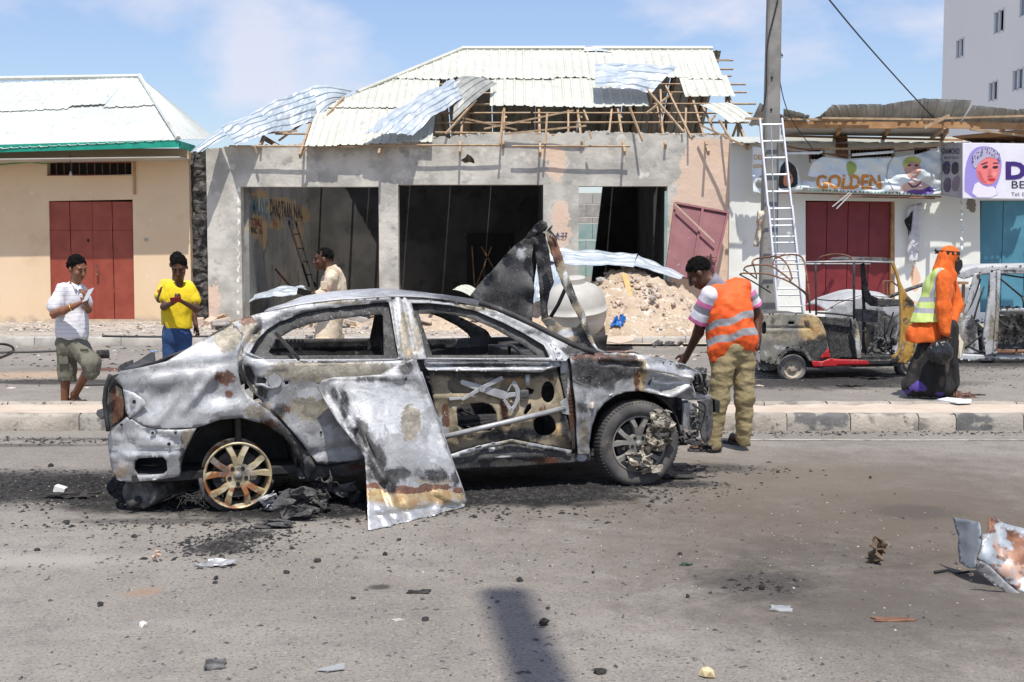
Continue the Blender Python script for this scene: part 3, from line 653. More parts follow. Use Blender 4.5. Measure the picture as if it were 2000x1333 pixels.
for px, py, rx, ry in ((1086, 318, 26, 46), (1096, 440, 22, 74), (1068, 300, 14, 16), (415, 590, 20, 60)): A[:, 0] = np.maximum(A[:, 0], np.clip(1.25-np.hypot((P[:, 0]-px)/rx, (P[:, 1]-py)/ry), 0, 1))
A[:, 0] = np.maximum(A[:, 0], np.clip((P[:, 0]-1322+18*np.sin(P[:, 1]*.021))/30, 0, 1)*(P[:, 1] > 272)); A[:, 0] = np.maximum(A[:, 0], np.clip((P[:, 0]-1305)/12, 0, 1)*np.clip((P[:, 1]-370)/30, 0, 1))
A[:, 1] = np.clip(1-np.abs(P[:, 0]-466)/10, 0, 1)*(P[:, 1] > 365)*.75
A[:, 2] = np.clip(1-(V[:, 2]-.1)/.35, 0, 1)*.5
fixn(mesh_obj('front_wall', V, F, M_['grey_plaster'], G, attrs={'paint': A}))
ws = MB(); r = np.random.default_rng(4)
for i in range(150):
    px = r.uniform(405, 1420); q = at_y(px, np.interp(px, [a for a, b in top], [b for a, b in top]), FY+r.uniform(.03, .25)); ws.rock(q+np.array([0, 0, -.01]), r.uniform(.025, .075), .6, i)
o = ws.build('wall_top_rubble', M_['stone_grey'], G); o['kind'] = 'stuff'
# lettered side wall inside the first bay, back walls, partitions
xin = xz(486, 450)[0]; xin = float(at_y(486, 450, FY+.3)[0])
g = MB(); g.grid(lambda s, t: (xin, FY+.3+7.7*s, .1+3.5*t), 60, 30); V = g.V; A = np.zeros((len(V), 4)); P = project(V)
for px, py, rx, ry in ((508, 392, 24, 26), (552, 405, 40, 26), (500, 440, 18, 34), (514, 460, 10, 40), (540, 440, 22, 12), (590, 420, 24, 22), (582, 460, 14, 40)): A[:, 0] = np.maximum(A[:, 0], np.clip(1.3-np.hypot((P[:, 0]-px)/rx, (P[:, 1]-py)/ry), 0, 1))
sw = mesh_obj('side_wall', V, g.f, M_['room_plaster'], G, solid=.2, attrs={'paint': A})
yb = FY+8.0; xp = float(at_y(1066, 450, FY+.3)[0]); xq = float(at_y(1316, 450, FY+.3)[0])
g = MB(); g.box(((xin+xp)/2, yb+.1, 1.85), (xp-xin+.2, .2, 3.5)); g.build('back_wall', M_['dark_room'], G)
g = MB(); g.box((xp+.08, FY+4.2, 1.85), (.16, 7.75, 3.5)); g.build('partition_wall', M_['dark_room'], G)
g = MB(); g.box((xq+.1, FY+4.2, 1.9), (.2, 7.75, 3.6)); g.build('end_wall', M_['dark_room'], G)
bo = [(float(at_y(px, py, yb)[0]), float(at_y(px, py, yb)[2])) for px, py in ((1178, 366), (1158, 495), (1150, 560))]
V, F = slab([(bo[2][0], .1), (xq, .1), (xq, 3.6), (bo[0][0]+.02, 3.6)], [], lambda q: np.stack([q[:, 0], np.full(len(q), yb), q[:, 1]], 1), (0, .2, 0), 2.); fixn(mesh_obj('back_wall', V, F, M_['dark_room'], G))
gx0, gx1 = [float(at_y(p, 500, yb)[0]) for p in (912, 1002)]
g = MB(); g.box(((gx0+gx1)/2, yb-.02, 1.1), (gx1-gx0, .05, 2.0)); bd = g.build('doorway_dark_panel', M_['black'], G)  # flat black panel stands in for the darkness of an open doorway
for px0, px1 in ((922, 927), (940, 985), (996, 990), (960, 930)):
    g = MB(); g.bar(at_y(px0, 482, yb-.06), at_y(px1, 560, yb-.06), .05, .04); g.build('timber', M_['timber_dark'], bd)
def letters(txt, size, origin, right, up, m, parent, name='lettering', bold=.0, ext=.002, width=None):
    cu = bpy.data.curves.new(name, 'FONT'); cu.body = txt; cu.size = size; cu.offset = bold; cu.extrude = ext; cu.resolution_u = 3
    t = bpy.data.objects.new('tmp', cu); COL.objects.link(t); bpy.context.view_layer.update()
    me = bpy.data.meshes.new_from_object(t.evaluated_get(bpy.context.evaluated_depsgraph_get())); bpy.data.objects.remove(t, do_unlink=True)
    V = np.array([v.co for v in me.vertices]); F = [tuple(p.vertices) for p in me.polygons]
    if width: V[:, 0] *= width/max(V[:, 0].max(), 1e-6)
    rt, u = np.asarray(right, float), np.asarray(up, float); nrm = np.cross(rt, u); W = np.asarray(origin, float)+V[:, :1]*rt+V[:, 1:2]*u+V[:, 2:]*nrm
    return mesh_obj(name, W, F, m, parent)
pl_blue = mat('letter_blue', (.07, .19, .28), (.14, .24, .30), 9, .35, .65, .95); pl_blk = mat('letter_black', (.018, .018, .018), (.07, .065, .055), 8, .42, .68, .95); pl_red = mat('letter_red', (.22, .045, .03), (.28, .14, .09), 9, .4, .65, .95)
def wtxt(txt, px, py, h, m, w, bold=.01):
    rr = ray(px, py); Y = rr[1]/rr[0]*(xin+.004); q = EYE+rr*((xin+.004)/rr[0]); return letters(txt, h*1.38, q, (0, 1, 0), (0, 0, 1), m, sw, bold=bold, width=w)
wtxt('JMAAYO', 490.5, 418, .40, pl_blue, 1.75, .012); wtxt('DHAQ', 527.5, 420, .38, pl_blk, 1.25, .008); wtxt('TAAN', 549.5, 422, .37, pl_blk, 1.35, .008); wtxt('NAL', 573.5, 424, .34, pl_blk, 1.35, .008)
wtxt('OOBAAUS', 490, 441, .17, pl_red, 1.15, .006); wtxt('WAC', 490, 456, .15, pl_blk, .6, .004); wtxt('AB', 507, 457, .15, pl_red, .35, .006); wtxt('NTA', 533, 441, .16, pl_red, .5, .004)
letters('A.27', .13, at_y(1085, 463.5, FY-.03), (1, 0, 0), (0, 0, 1), mat('letter_navy', (.03, .06, .14), rough=.9), G, bold=.004)
# sunlit block wall in the yard behind, seen through the third bay
yw = thing('yard_wall', 'pale and teal concrete block wall in the yard behind the third bay', 'wall', (2.4, FY+12, 0)); YW = FY+12.
bands = [(377, 399, 'fibre_white'), (400, 424, 'stone_grey'), (425, 436, 'concrete'), (437, 468, 'teal_block'), (470, 500, 'teal_block'), (502, 540, 'teal_block')]
for t_, b_, mk in bands:
    z1, z0 = at_y(1140, t_, YW)[2], at_y(1140, b_, YW)[2]
    for k in range(5):
        g = MB(); x0 = 1.3+k*.48+(.2 if t_ % 2 else 0); g.box((x0+.235, YW+.1, (z0+z1)/2), (.465, .2, z1-z0)); g.build('block', M_[mk], yw, bevel=.006)
g = MB(); g.box((2.4, YW+.1, at_y(1140, 540, YW)[2]/2), (2.6, .2, at_y(1140, 540, YW)[2])); g.build('wall_base', M_['concrete'], yw)
# teal jamb of the third bay
g = MB(); g.box((O3[1][0]-.03, FY+.02, 1.6), (.055, .06, 2.5)); g.build('door_jamb', M_['teal_block'], G)

# ---- roof: rafters, purlins, sheets
RY0, RY1, RZ0 = FY-.25, FY+4.2, 3.73; SL = .59; XR, XL = 4.76, -1.18
def rp(x, v, lift=0.): return np.array([x, RY0+(RY1-RY0)*v, RZ0+SL*(RY1-RY0)*v])+np.array([0, -.5, .86])*lift
RN = (0, -SL, 1)
def vofpx(px, py):
    q = at_plane(px, py, (0, RY0, RZ0), RN); return float(q[0]), float((q[1]-RY0)/(RY1-RY0))
hipv = lambda x: 1. if x >= XL else max(0., 1-(XL-x)/(RY1-RY0))
RF = thing('rafter_frame', 'splintered timber rafters and battens on the grey building', 'roof frame', (0, FY+2, 3.7))
rr = random.Random(3)
for k in range(13):
    x = -5.1+k*.82+rr.uniform(-.08, .08); hv = hipv(x); lean = rr.uniform(-.05, .05)
    g = MB(); g.bar(rp(x, (-.045 if k % 2 else .03)+rr.uniform(-.02, .01), -.05), rp(x+lean, hv, -.05), .045, .10, up=(0, -SL, 1)); g.build('rafter', M_['timber'], RF)
    g = MB(); g.bar(rp(x, 2-hv if hv < 1 else 1, -.05) if False else np.array([x, RY1, RZ0+SL*(RY1-RY0)-.06])+np.array([0, 0, -.0])*1 if hv >= 1 else np.array([x, RY0+(RY1-RY0)*hv, RZ0+SL*(RY1-RY0)*hv-.06]), np.array([x, 2*RY1-RY0-(0 if hv >= 1 else (RY1-RY0)*0), RZ0]), .045, .09); g.build('rafter', M_['timber_dark'], RF)
    if hv > .25:
        g = MB(); g.bar((x, FY+.9, 3.75), (x, FY+.9, rp(x, .26)[2]-.08), .05, .05); g.build('post', M_['timber'], RF)
        g = MB(); g.bar((x, FY+.15, 3.72), (x, 2*RY1-FY-.15, 3.72), .05, .09); g.build('tie_beam', M_['timber_dark'], RF)
    if hv > .6:
        g = MB(); g.bar((x, FY+2.4, 3.75), (x, FY+2.4, rp(x, .6)[2]-.1), .05, .05); g.build('post', M_['timber_dark'], RF)
        g = MB(); g.bar((x, FY+2.4, 3.75), (x+.05, FY+1.0, rp(x, .30)[2]-.05), .04, .05); g.build('strut', M_['timber'], RF)
for i, (py, xr) in enumerate(((286, None), (262, None), (240, 5.0), (222, 5.15), (205, 5.3), (182, 5.2), (166, 5.25), (150, 5.0), (135, 5.1), (118, 5.18))):
    v = vofpx(1200, py)[1]; x0 = XL-(RY1-RY0)*(1-v)+.05
    if i == 0: segs = [(-5.75, -3.1, 0.0), (-3.15, -.2, .02), (.0, 2.4, .0)]
    elif i == 1: segs = [(-4.9, -3.9, 0), (-1.6, .7, .03), (.72, 4.5, -.02)]
    else: segs = [(x0, .4, 0), (.45, xr or XR, rr.uniform(-.01, .02))]
    for a, b, dz in segs:
        g = MB(); g.bar(rp(a, v, .0)+np.array([0, 0, dz]), rp(b, v+rr.uniform(-.006, .006), .0)+np.array([0, 0, dz*.3]), .04, .028, up=RN); g.build('batten', M_['timber'], RF)
bars([(870, 262, 24.9, 930, 196, 26.2), (1255, 165, 26.6, 1335, 258, 24.9), (1262, 222, 25.6, 1312, 184, 26.4), (1230, 210, 25.0, 1255, 276, 24.7), (1300, 168, 26.6, 1350, 270, 24.75), (1140, 216, 25.4, 1148, 236, 25.2),
      (945, 252, 25.3, 1120, 216, 25.9), (890, 228, 25.9, 1010, 254, 25.3), (983, 216, 25.0, 977, 282, 24.7), (1069, 220, 25.0, 1065, 282, 24.7), (985, 262, 24.9, 1145, 246, 24.8), (1368, 245, 24.8, 1452, 284, 24.3), (1385, 240, 25.1, 1396, 226, 25.4), (1405, 235, 25.0, 1430, 278, 24.6), (1150, 255, 24.7, 1155, 272, 24.7),
      (545, 275, 25.3, 640, 205, 26.4), (600, 268, 25.3, 672, 190, 26.6), (498, 262, 25.2, 580, 256, 25.2), (598, 292, 24.7, 592, 300, 24.7), (498, 286, 24.75, 502, 300, 24.75), (770, 280, 24.7, 772, 292, 24.7), (1398, 118, 28.6, 1424, 118, 28.6), (1372, 208, 25.9, 1398, 262, 25.1), (1340, 212, 25.9, 1338, 262, 25.2), (1290, 176, 26.4, 1294, 258, 25.4), (1195, 214, 25.9, 1190, 258, 25.4), (1110, 216, 25.9, 1110, 258, 25.4)], None, M_['timber'], RF, 'broken_timber', .038, .036)
RS = thing('sheet_roof', 'pale cream ribbed metal sheets still nailed over the grey building', 'roof', (0, FY+2, 4.2))
vA = vofpx(1100, 157)[1]
def rs(a, b, v0, v1, lift0=.01, lift1=.01, k=0, m='roof_cream', ribs=4, rg=.05, end='hip'):
    def fn(s, t):
        x = a+(b-a)*s; hv = hipv(x); v = min(v0+(v1-v0)*t, hv); return rp(x, v, .035+lift0+(lift1-lift0)*t+.012*math.sin(k*3.1+s*5)*4*t*(1-t))
    return sheet('roof_sheet', fn, ribs, M_[m], RS, 8, .022, seed=k, ragged=rg, crumple=.010)
w = .76; xs = [XR-w*i for i in range(14)]; k = 0
for i in range(11):
    b, a = XR-w*i, XR-w*(i+1); k += 1
    if a > -4.4: rs(a-.02, b, vA-.012*math.sin(k*2.2)-.01, 1.0, .03, .015, k)
vB = vofpx(1100, 213)[1]; xB0, xB1 = vofpx(958, 213)[0], vofpx(1268, 213)[0]
for i in range(4):
    a = xB0+(xB1-xB0)*i/4; k += 1; rs(a-.015, a+(xB1-xB0)/4, vB+.008*math.sin(k*1.7), vA+.03, .02, .0, k)
vC = vofpx(1380, 196)[1]; xC = vofpx(1338, 196)[0]; k += 1; rs(xC, XR+.12, vC, vA+.03, .05, .01, k, ribs=5)
xD0, xD1 = vofpx(598, 286)[0], vofpx(846, 266)[0]; vm = vofpx(700, 216)[1]
for i in range(4):
    a = xD0+(xD1-xD0)*i/4; b = xD0+(xD1-xD0)*(i+1)/4; k += 1
    rs(a-.015, b, -.012+.012*i, vm+.03, .012, .0, k); k += 1
    if hipv((a+b)/2) > vm: rs(a-.015, b, vm, vA+.03, .03, .0, k)
for px in ((1040, 120), (1058, 128)): pass
# back slope, seen from below through the holes
for i in range(9):
    a = -4.9+i*1.1
    sheet('roof_sheet', lambda s, t, a=a: np.array([a+1.08*s, RY1+(RY1-RY0)*t, RZ0+SL*(RY1-RY0)*(1-t)+.02]) if a+1.08*s > XL else np.array([a+1.08*s, RY1+(RY1-RY0)*(1-hipv(a+1.08*s))*1.0+(RY1-RY0)*t*hipv(a+1.08*s), RZ0+SL*(RY1-RY0)*hipv(a+1.08*s)*(1-t)+.02]), 5, M_['sheet_grey'], RS, 4)
g = MB(); g.tube([rp(XL, 1, .08), rp(1.4, 1, .085), rp(XR, 1, .08)], .05, 6); g.build('ridge_cap', M_['roof_cream'], RS)
g = MB(); g.tube([rp(XL, 1, .08), rp(-2.2, hipv(-2.2), .08), rp(-3.4, hipv(-3.4), .08)], .045, 6); g.build('hip_cap', M_['roof_cream'], RS)
# loose bent sheets, each a thing
def loose(label, c, m, ribs, nt=14, bow=0., bowt=0., bd=(0, -.6, .8), cr=.02, seed=0, h=.022, rg=.06):
    P4 = [at_y(*p) for p in c]; return sheet('bent_roof_sheet', quad(*P4, bow, bd, bowt), ribs, M_[m], None, nt, h, label, 'roof sheet', 'roof sheets torn loose by the blast', cr, seed, tuple(P4[0]), ragged=rg)
loose('long bluish ribbed sheet curling up off the hip beside the cream shop', ((462, 285, 24.5), (432, 250, 24.9), (612, 168, 26.4), (622, 236, 25.9)), 'roof_blue', 5, 22, .03, .05, cr=.075, seed=1)
loose('short bluish ribbed sheet folded behind the long curled one', ((622, 236, 25.95), (610, 170, 26.5), (690, 177, 27.0), (655, 204, 26.5)), 'roof_blue', 4, 8, .04, .08, cr=.03, seed=2)
loose('small bent sheet end drooping over the gap beside the cream roof', ((395, 297, 24.3), (371, 299, 24.25), (428, 252, 24.85), (446, 268, 24.7)), 'roof_blue', 3, 6, .03, .03, cr=.02, seed=3)
loose('shiny bluish sheet peeled diagonally over the middle of the torn roof', ((806, 266, 24.55), (706, 262, 24.6), (884, 155, 26.6), (905, 192, 26.0)), 'roof_blue', 5, 22, .06, .08, cr=.085, seed=4)
loose('grey curled sheet flap beside the peeled bluish sheet', ((884, 236, 25.4), (892, 156, 26.6), (915, 150, 26.7), (972, 163, 26.9)), 'sheet_grey', 4, 8, .06, .05, cr=.03, seed=5)
loose('pale blue sheet flipped sideways on the upper slope near the hole', ((1162, 172, 26.3), (1162, 124, 27.0), (1322, 132, 27.0), (1274, 180, 26.3)), 'roof_blue', 4, 18, .03, .04, cr=.07, seed=6)
loose('limp white sheet hanging off the gable end of the torn roof', ((1366, 206, 25.6), (1420, 200, 25.9), (1474, 236, 25.6), (1425, 240, 25.2)), 'roof_cream', 4, 8, .0, .05, cr=.03, seed=7)
loose('small sheet scrap sticking up over the ridge', ((1140, 100, 29.0), (1142, 90, 29.1), (1172, 95, 29.1), (1200, 103, 29.0)), 'roof_blue', 2, 5, .02, .03, cr=.02, seed=8)
# leaning purple steel door
c = [at_y(1318, 398, FY-.35), at_y(1421, 417, FY-.30), at_y(1389, 556, FY-.95), at_y(1301, 532, FY-.95)]
PD = thing('steel_door', 'battered purple steel door leaning against the peach wall', 'door', tuple(c[3]))
n = np.cross(c[1]-c[0], c[3]-c[0]); n /= np.linalg.norm(n); n *= np.sign(n[1]); g = MB(); g.prism(c, n*.03); g.build('door_sheet', M_['purple_door'], PD)
for a, b in ((c[0], c[1]), (c[1], c[2]), (c[2], c[3]), (c[3], c[0]), (c[0]*.48+c[1]*.52, c[3]*.45+c[2]*.55)):
    g = MB(); g.bar(a-n*.025, b-n*.025, .045, .05, up=n); g.build('door_frame_bar', M_['purple_door'], PD)
g = MB(); g.bar(at_y(1318, 399, FY-.52), at_y(1396, 474, FY-.72), .04, .03); g.build('brace', M_['stone_pink'], PD)
g = MB(); q = c[1]*.25+c[2]*.62+c[0]*.05+c[3]*.08-n*.06; dx = (c[1]-c[0])/np.linalg.norm(c[1]-c[0])
for dz in (0, .06): g.bar(q-dx*.09+np.array([0, 0, dz]), q+dx*.12+np.array([0, 0, dz]), .015, .015)
g.bar(q+np.array([0, 0, -.05]), q+np.array([0, 0, .12]), .03, .02); g.build('bolt_latch', M_['rusty'], PD)
# ------------------------------------------------------------------ white salon shop
S = thing('white_shop', 'white shop with maroon and blue metal doors under a torn awning', 'building', (6, FY, 0))
out = [(xz(1424, 400)[0], .08), (13.5, .08), (13.5, 3.95), (xz(1424, 260)[0]+.02, 3.95)]
d1 = [xz(1572, 608), xz(1746, 608), xz(1746, 394), xz(1572, 392)]; d2 = [xz(1912, 610), (xz(1912, 500)[0]+1.9, xz(1912, 610)[1]), (xz(1912, 500)[0]+1.9, xz(1912, 392)[1]), xz(1912, 392)]
v1 = [xz(1578, 312), xz(1610, 312), xz(1610, 291), xz(1578, 291)]; v2 = [xz(1660, 310), xz(1746, 306), xz(1746, 289), xz(1660, 291)]; v3 = [xz(1784, 304), xz(1815, 304), xz(1815, 289), xz(1784, 289)]
V, F = slab(out, [d1, d2, v1, v2, v3], lambda q: np.stack([q[:, 0], FY-.06+.012*fbm(np.stack([q[:, 0], q[:, 1], 0*q[:, 0]], 1), 1.6, 3), q[:, 1]], 1), (0, .28, 0), .12)
P = project(V); A = np.zeros((len(V), 4)); A[:, 3] = 1
for px, py, rx, ry in ((1788, 545, 12, 34), (1440, 420, 5, 8), (1566, 415, 6, 10), (1790, 600, 30, 14)): A[:, 0] = np.maximum(A[:, 0], np.clip(1.3-np.hypot((P[:, 0]-px)/rx, (P[:, 1]-py)/ry), 0, 1))
for px, py, rx, ry in ((1898, 400, 13, 22), (1560, 300, 6, 14), (1700, 300, 30, 6)): A[:, 2] = np.maximum(A[:, 2], np.clip(1.3-np.hypot((P[:, 0]-px)/rx, (P[:, 1]-py)/ry), 0, 1))
fixn(mesh_obj('front_wall', V, F, M_['white_wall'], S, attrs={'paint': A}))
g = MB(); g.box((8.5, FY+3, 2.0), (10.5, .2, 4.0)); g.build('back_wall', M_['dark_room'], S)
for vv in (v1, v2, v3):
    a, b, z0, z1 = vv[0][0], vv[1][0], min(vv[0][1], vv[1][1]), max(vv[2][1], vv[3][1]); g = MB(); g.box(((a+b)/2, FY+.18, (z0+z1)/2), (b-a+.05, .03, z1-z0+.05)); vo = g.build('vent_backing', M_['black'], S)
    for k in range(1, int((b-a)/.07)):
        g = MB(); g.box((a+k*.07, FY+.02, (z0+z1)/2), (.012, .012, z1-z0)); g.build('vent_bar', M_['rusty'], vo)
def door_leaves(d, n, m, fmat=None, depth=.08):
    a, b, z0, z1 = d[0][0], d[1][0], d[0][1], min(d[2][1], d[3][1]); e = b-(.10 if fmat else 0)
    for k in range(n):
        g = MB(); x0, x1 = a+(e-a)*k/n, a+(e-a)*(k+1)/n; g.box(((x0+x1)/2, FY+depth, (z0+z1)/2), (x1-x0-.012, .035, z1-z0-.01)); lf = g.build('door_leaf', M_[m], S, bevel=.004)
        for zz in (.7, 1.5, 2.3): g = MB(); g.tube([(x1, FY+depth-.03, zz), (x1, FY+depth-.03, zz+.1)], .012, 6); g.build('hinge', M_[m], lf)
    if fmat: g = MB(); g.box((b-.05, FY+.05, (z0+z1)/2), (.095, .16, z1-z0)); g.build('door_post', M_[fmat], S)
    g = MB(); g.box(((a+b)/2, FY+.3, (z0+z1)/2), (b-a+.2, .04, z1-z0+.1)); g.build('door_backing', M_['black'], S)
door_leaves(d1, 4, 'maroon_door', 'timber_orange'); door_leaves(d2, 4, 'blue_door')
# awning frame: beams, brackets, boards
bm = lambda a, b, w, h, m='timber_orange', name='awning_beam': (lambda g: (g.bar(at_y(*a), at_y(*b), w, h), g.build(name, M_[m], S)))(MB())
bm((1525, 244, 23.9), (1752, 245, 23.9), .06, .13); bm((1752, 243, 23.95), (2030, 248, 23.95), .06, .13); bm((1455, 232, 23.8), (1700, 235, 23.8), .04, .04, 'timber'); bm((1605, 231, 23.75), (1830, 234, 23.75), .04, .04, 'timber'); bm((1830, 232, 23.75), (2030, 226, 23.75), .04, .04, 'timber')
bm((1805, 250, 23.6), (1854, 226, 23.6), .05, .06, 'timber', 'splintered_board'); bm((1895, 253, 23.7), (2020, 268, 24.1), .05, .04, 'timber', 'splintered_board'); bm((1818, 272, 24.4), (1845, 250, 23.8), .05, .05, 'timber', 'splintered_board')
for px in (1640, 1735, 1850, 1960): bm((px, 252, 24.0), (px-10, 268, FY), .06, .12, 'timber_orange', 'awning_bracket')
bm((1530, 266, 24.85), (1880, 274, 24.85), .05, .04, 'timber_orange', 'wall_plate'); bm((1530, 291, 24.4), (1700, 291, 24.5), .04, .04, 'timber', 'batten'); bm((1700, 291, 24.5), (1860, 281, 24.2), .04, .04, 'timber', 'batten')
g = MB(); g.add(*slab([xz(1630, 266), xz(1652, 266), xz(1654, 312), xz(1630, 306)], [], lambda q: np.stack([q[:, 0], np.full(len(q), FY-.12), q[:, 1]], 1), (0, .03, 0), 1.)); g.build('hanging_board', M_['rusty'], S)
g = MB(); g.prism([at_y(1860, 268, 24.2), at_y(1985, 256, 24.1), at_y(2030, 258, 24.2), at_y(2030, 281, 24.9), at_y(1900, 279, 24.9)], (0, .02, .02)); g.build('ceiling_board', M_['timber_orange'], S)
g = MB(); g.prism([at_y(1525, 250, 24.0), at_y(1840, 252, 24.0), at_y(1840, 268, 24.88), at_y(1525, 264, 24.88)], (0, .0, .02)); g.build('soffit_sheet', M_['fibre_white'], S)
aw = [((1462, 246), (1484, 201), (1540, 231), (1526, 246)), ((1526, 244), (1530, 212), (1582, 226), (1570, 246)), ((1570, 243), (1602, 228), (1626, 205), (1640, 243)), ((1640, 243), (1624, 205), (1722, 204), (1716, 244)), ((1716, 244), (1720, 206), (1808, 192), (1800, 245)), ((1796, 245), (1806, 193), (1898, 196), (1874, 243)), ((1872, 243), (1900, 206), (1996, 216), (1990, 246)), ((1986, 246), (1990, 212), (2050, 216), (2050, 246))]
for i, q in enumerate(aw):
    P4 = [at_y(*q[0], 24.15), at_y(*q[3], 24.15), at_y(*q[2], 23.75), at_y(*q[1], 23.75)]
    sheet('awning_sheet', quad(*P4, .02, (0, -1, .2), .08), 3 if i in (1, 2) else 5, M_['sheet_grey'], S, 8, .025, crumple=.03, seed=20+i, ragged=.1)
# flat roof behind
sheet('roof_sheet', quad((xz(1424, 300)[0], FY-.6, 3.78), (13.5, FY-.6, 3.78), (13.5, FY+3.2, 4.05), (xz(1424, 300)[0], FY+3.2, 4.05)), 30, M_['sheet_grey'], S, 4)
# ---- banners
def vinyl(name, col, col2, rough=.35): return mat(name, col, col2, 2.5, .35, .65, rough, 0, .15, 6, .03)
M_['vinyl_white'] = vinyl('vinyl_white', (.60, .68, .70), (.72, .77, .78)); M_['vinyl_grey'] = vinyl('vinyl_grey', (.34, .34, .37), (.42, .42, .45)); M_['vinyl_lilac_white'] = vinyl('vinyl_lilac_white', (.68, .66, .76), (.76, .75, .80))
def ink(c): n = 'ink_%02x%02x%02x' % tuple(int(v) for v in c); return mat(n, lin(c), rough=.45)
BR = thing('golden_banner', 'torn white salon banner reading GOLDEN in orange letters', 'banner', tuple(at_y(1700, 380, 24.3)))
BY = 24.35
def bsurf(q):
    """banner cloth: pixel points to the wrinkled cloth"""
    q = np.asarray(q, float); out = np.array([at_y(a, b, BY) for a, b in q]); W = .05*np.sin(q[:, 0]*.045+q[:, 1]*.09)+.03*np.sin(q[:, 0]*.11-q[:, 1]*.2)+.02*np.sin((q[:, 1]-380+(q[:, 0]-1838)*.35)*.33)*np.clip((q[:, 0]-1640)/150, 0, 1)
    out[:, 1] += W; return out
def cloth(outl, m, parent, name, lift=0., step=5., off=.004):
    V, T = fill2d([tuple(p) for p in outl], (), step); P = bsurf(V); P[:, 1] -= lift; n = len(P); return mesh_obj(name, P, [tuple(t) for t in T], m, parent, smooth=True, solid=off)
cloth([(1586, 318), (1605, 307), (1640, 310), (1738, 309), (1790, 302), (1830, 290), (1838, 291), (1838, 378), (1800, 382), (1700, 378), (1640, 374), (1560, 366), (1572, 352), (1590, 356), (1598, 348), (1578, 344)], M_['vinyl_white'], BR, 'banner_cloth')
def art(pts, c, parent, lift, sm=1, name='print', surf=None, step=5.):
    p = smoothpoly(pts, sm) if sm else pts; V, T = fill2d([tuple(a) for a in p], (), step); P = (surf or bsurf)(V); P[:, 1] -= lift; return mesh_obj(name, P, [tuple(t) for t in T], ink(c), parent, smooth=True)
def txt_on(txt, px, py, h, wpx, c, parent, bold, lift, surf=None, skew=0.):
    cu = bpy.data.curves.new('t', 'FONT'); cu.body = txt; cu.size = 1; cu.offset = bold; cu.resolution_u = 3; t = bpy.data.objects.new('t', cu); COL.objects.link(t); bpy.context.view_layer.update()
    me = bpy.data.meshes.new_from_object(t.evaluated_get(bpy.context.evaluated_depsgraph_get())); bpy.data.objects.remove(t, do_unlink=True)
    bm = bmesh.new(); bm.from_mesh(me); bmesh.ops.triangulate(bm, faces=bm.faces); bmesh.ops.subdivide_edges(bm, edges=[e for e in bm.edges if e.calc_length() > .25], cuts=2, use_grid_fill=False); bmesh.ops.triangulate(bm, faces=bm.faces)
    V = np.array([v.co for v in bm.verts]); F = [tuple(v.index for v in f.verts) for f in bm.faces]; bm.free(); V[:, 0] -= V[:, 0].min(); V[:, 0] *= wpx/V[:, 0].max(); V[:, 1] *= h/V[:, 1].max()
    Q = np.stack([px+V[:, 0], py-V[:, 1]+skew*V[:, 0]], 1); P = (surf or bsurf)(Q); P[:, 1] -= lift; return mesh_obj('lettering', P, F, ink(c) if not isinstance(c, bpy.types.Material) else c, parent)
txt_on('GOLDEN', 1593, 368.5, 27, 128, (190, 128, 58), BR, .035, .016)
art([(1652, 320), (1662, 313), (1672, 322), (1670, 336), (1661, 343), (1654, 336)], (150, 168, 84), BR, .012); art([(1654, 338), (1661, 341), (1668, 337), (1664, 347), (1658, 347)], (170, 165, 100), BR, .013)
W = [([(1756, 374), (1758, 366), (1770, 356), (1790, 352), (1806, 356), (1822, 366), (1826, 376), (1800, 379)], (206, 176, 170), .012), ([(1768, 376), (1784, 370), (1800, 372), (1822, 362), (1828, 378), (1798, 380)], (92, 66, 150), .016), ([(1767, 326), (1770, 312), (1784, 307), (1796, 312), (1798, 324), (1795, 340), (1785, 352), (1777, 350), (1769, 340)], (196, 150, 138), .015),
     ([(1763, 326), (1766, 312), (1784, 304), (1798, 310), (1799, 322), (1790, 316), (1776, 318), (1769, 328)], (176, 178, 96), .019), ([(1772, 322), (1779, 321), (1779, 325), (1772, 325)], (48, 36, 40), .019), ([(1787, 322), (1794, 321), (1794, 325), (1787, 325)], (48, 36, 40), .019), ([(1777, 340), (1790, 339), (1785, 345), (1780, 345)], (236, 226, 222), .02), ([(1770, 356), (1784, 366), (1800, 354), (1800, 358), (1785, 370), (1770, 360)], (96, 70, 110), .02)]
for p_, c_, l_ in W: art(p_, c_, BR, l_, 1, step=3)
for sgn in (1,):
    ring = [(1735+0*k, 0) for k in range(0)]
arc = [(1738+6*math.cos(a)*0+(-2), 345+34*math.sin(a)) for a in ()]
g = MB(); g.tube([bsurf([(1742-9*math.sin(k/12*math.pi), 308+64*k/12)])[0]+np.array([0, -.02, 0]) for k in range(13)], .008, 5); g.build('print_ring', ink((150, 160, 165)), BR)
rb = random.Random(9)
for i in range(34):
    px = 1576+i*7.2+rb.uniform(-1.5, 1.5); py = 370+(px-1574)*.036; art([(px, py), (px+rb.uniform(2.5, 5.5), py-.4), (px+rb.uniform(2, 5), py+rb.uniform(2, 4)), (px+.5, py+rb.uniform(2, 4))], (46, 110, 98), BR, .012, 0, 'print', None, 3)
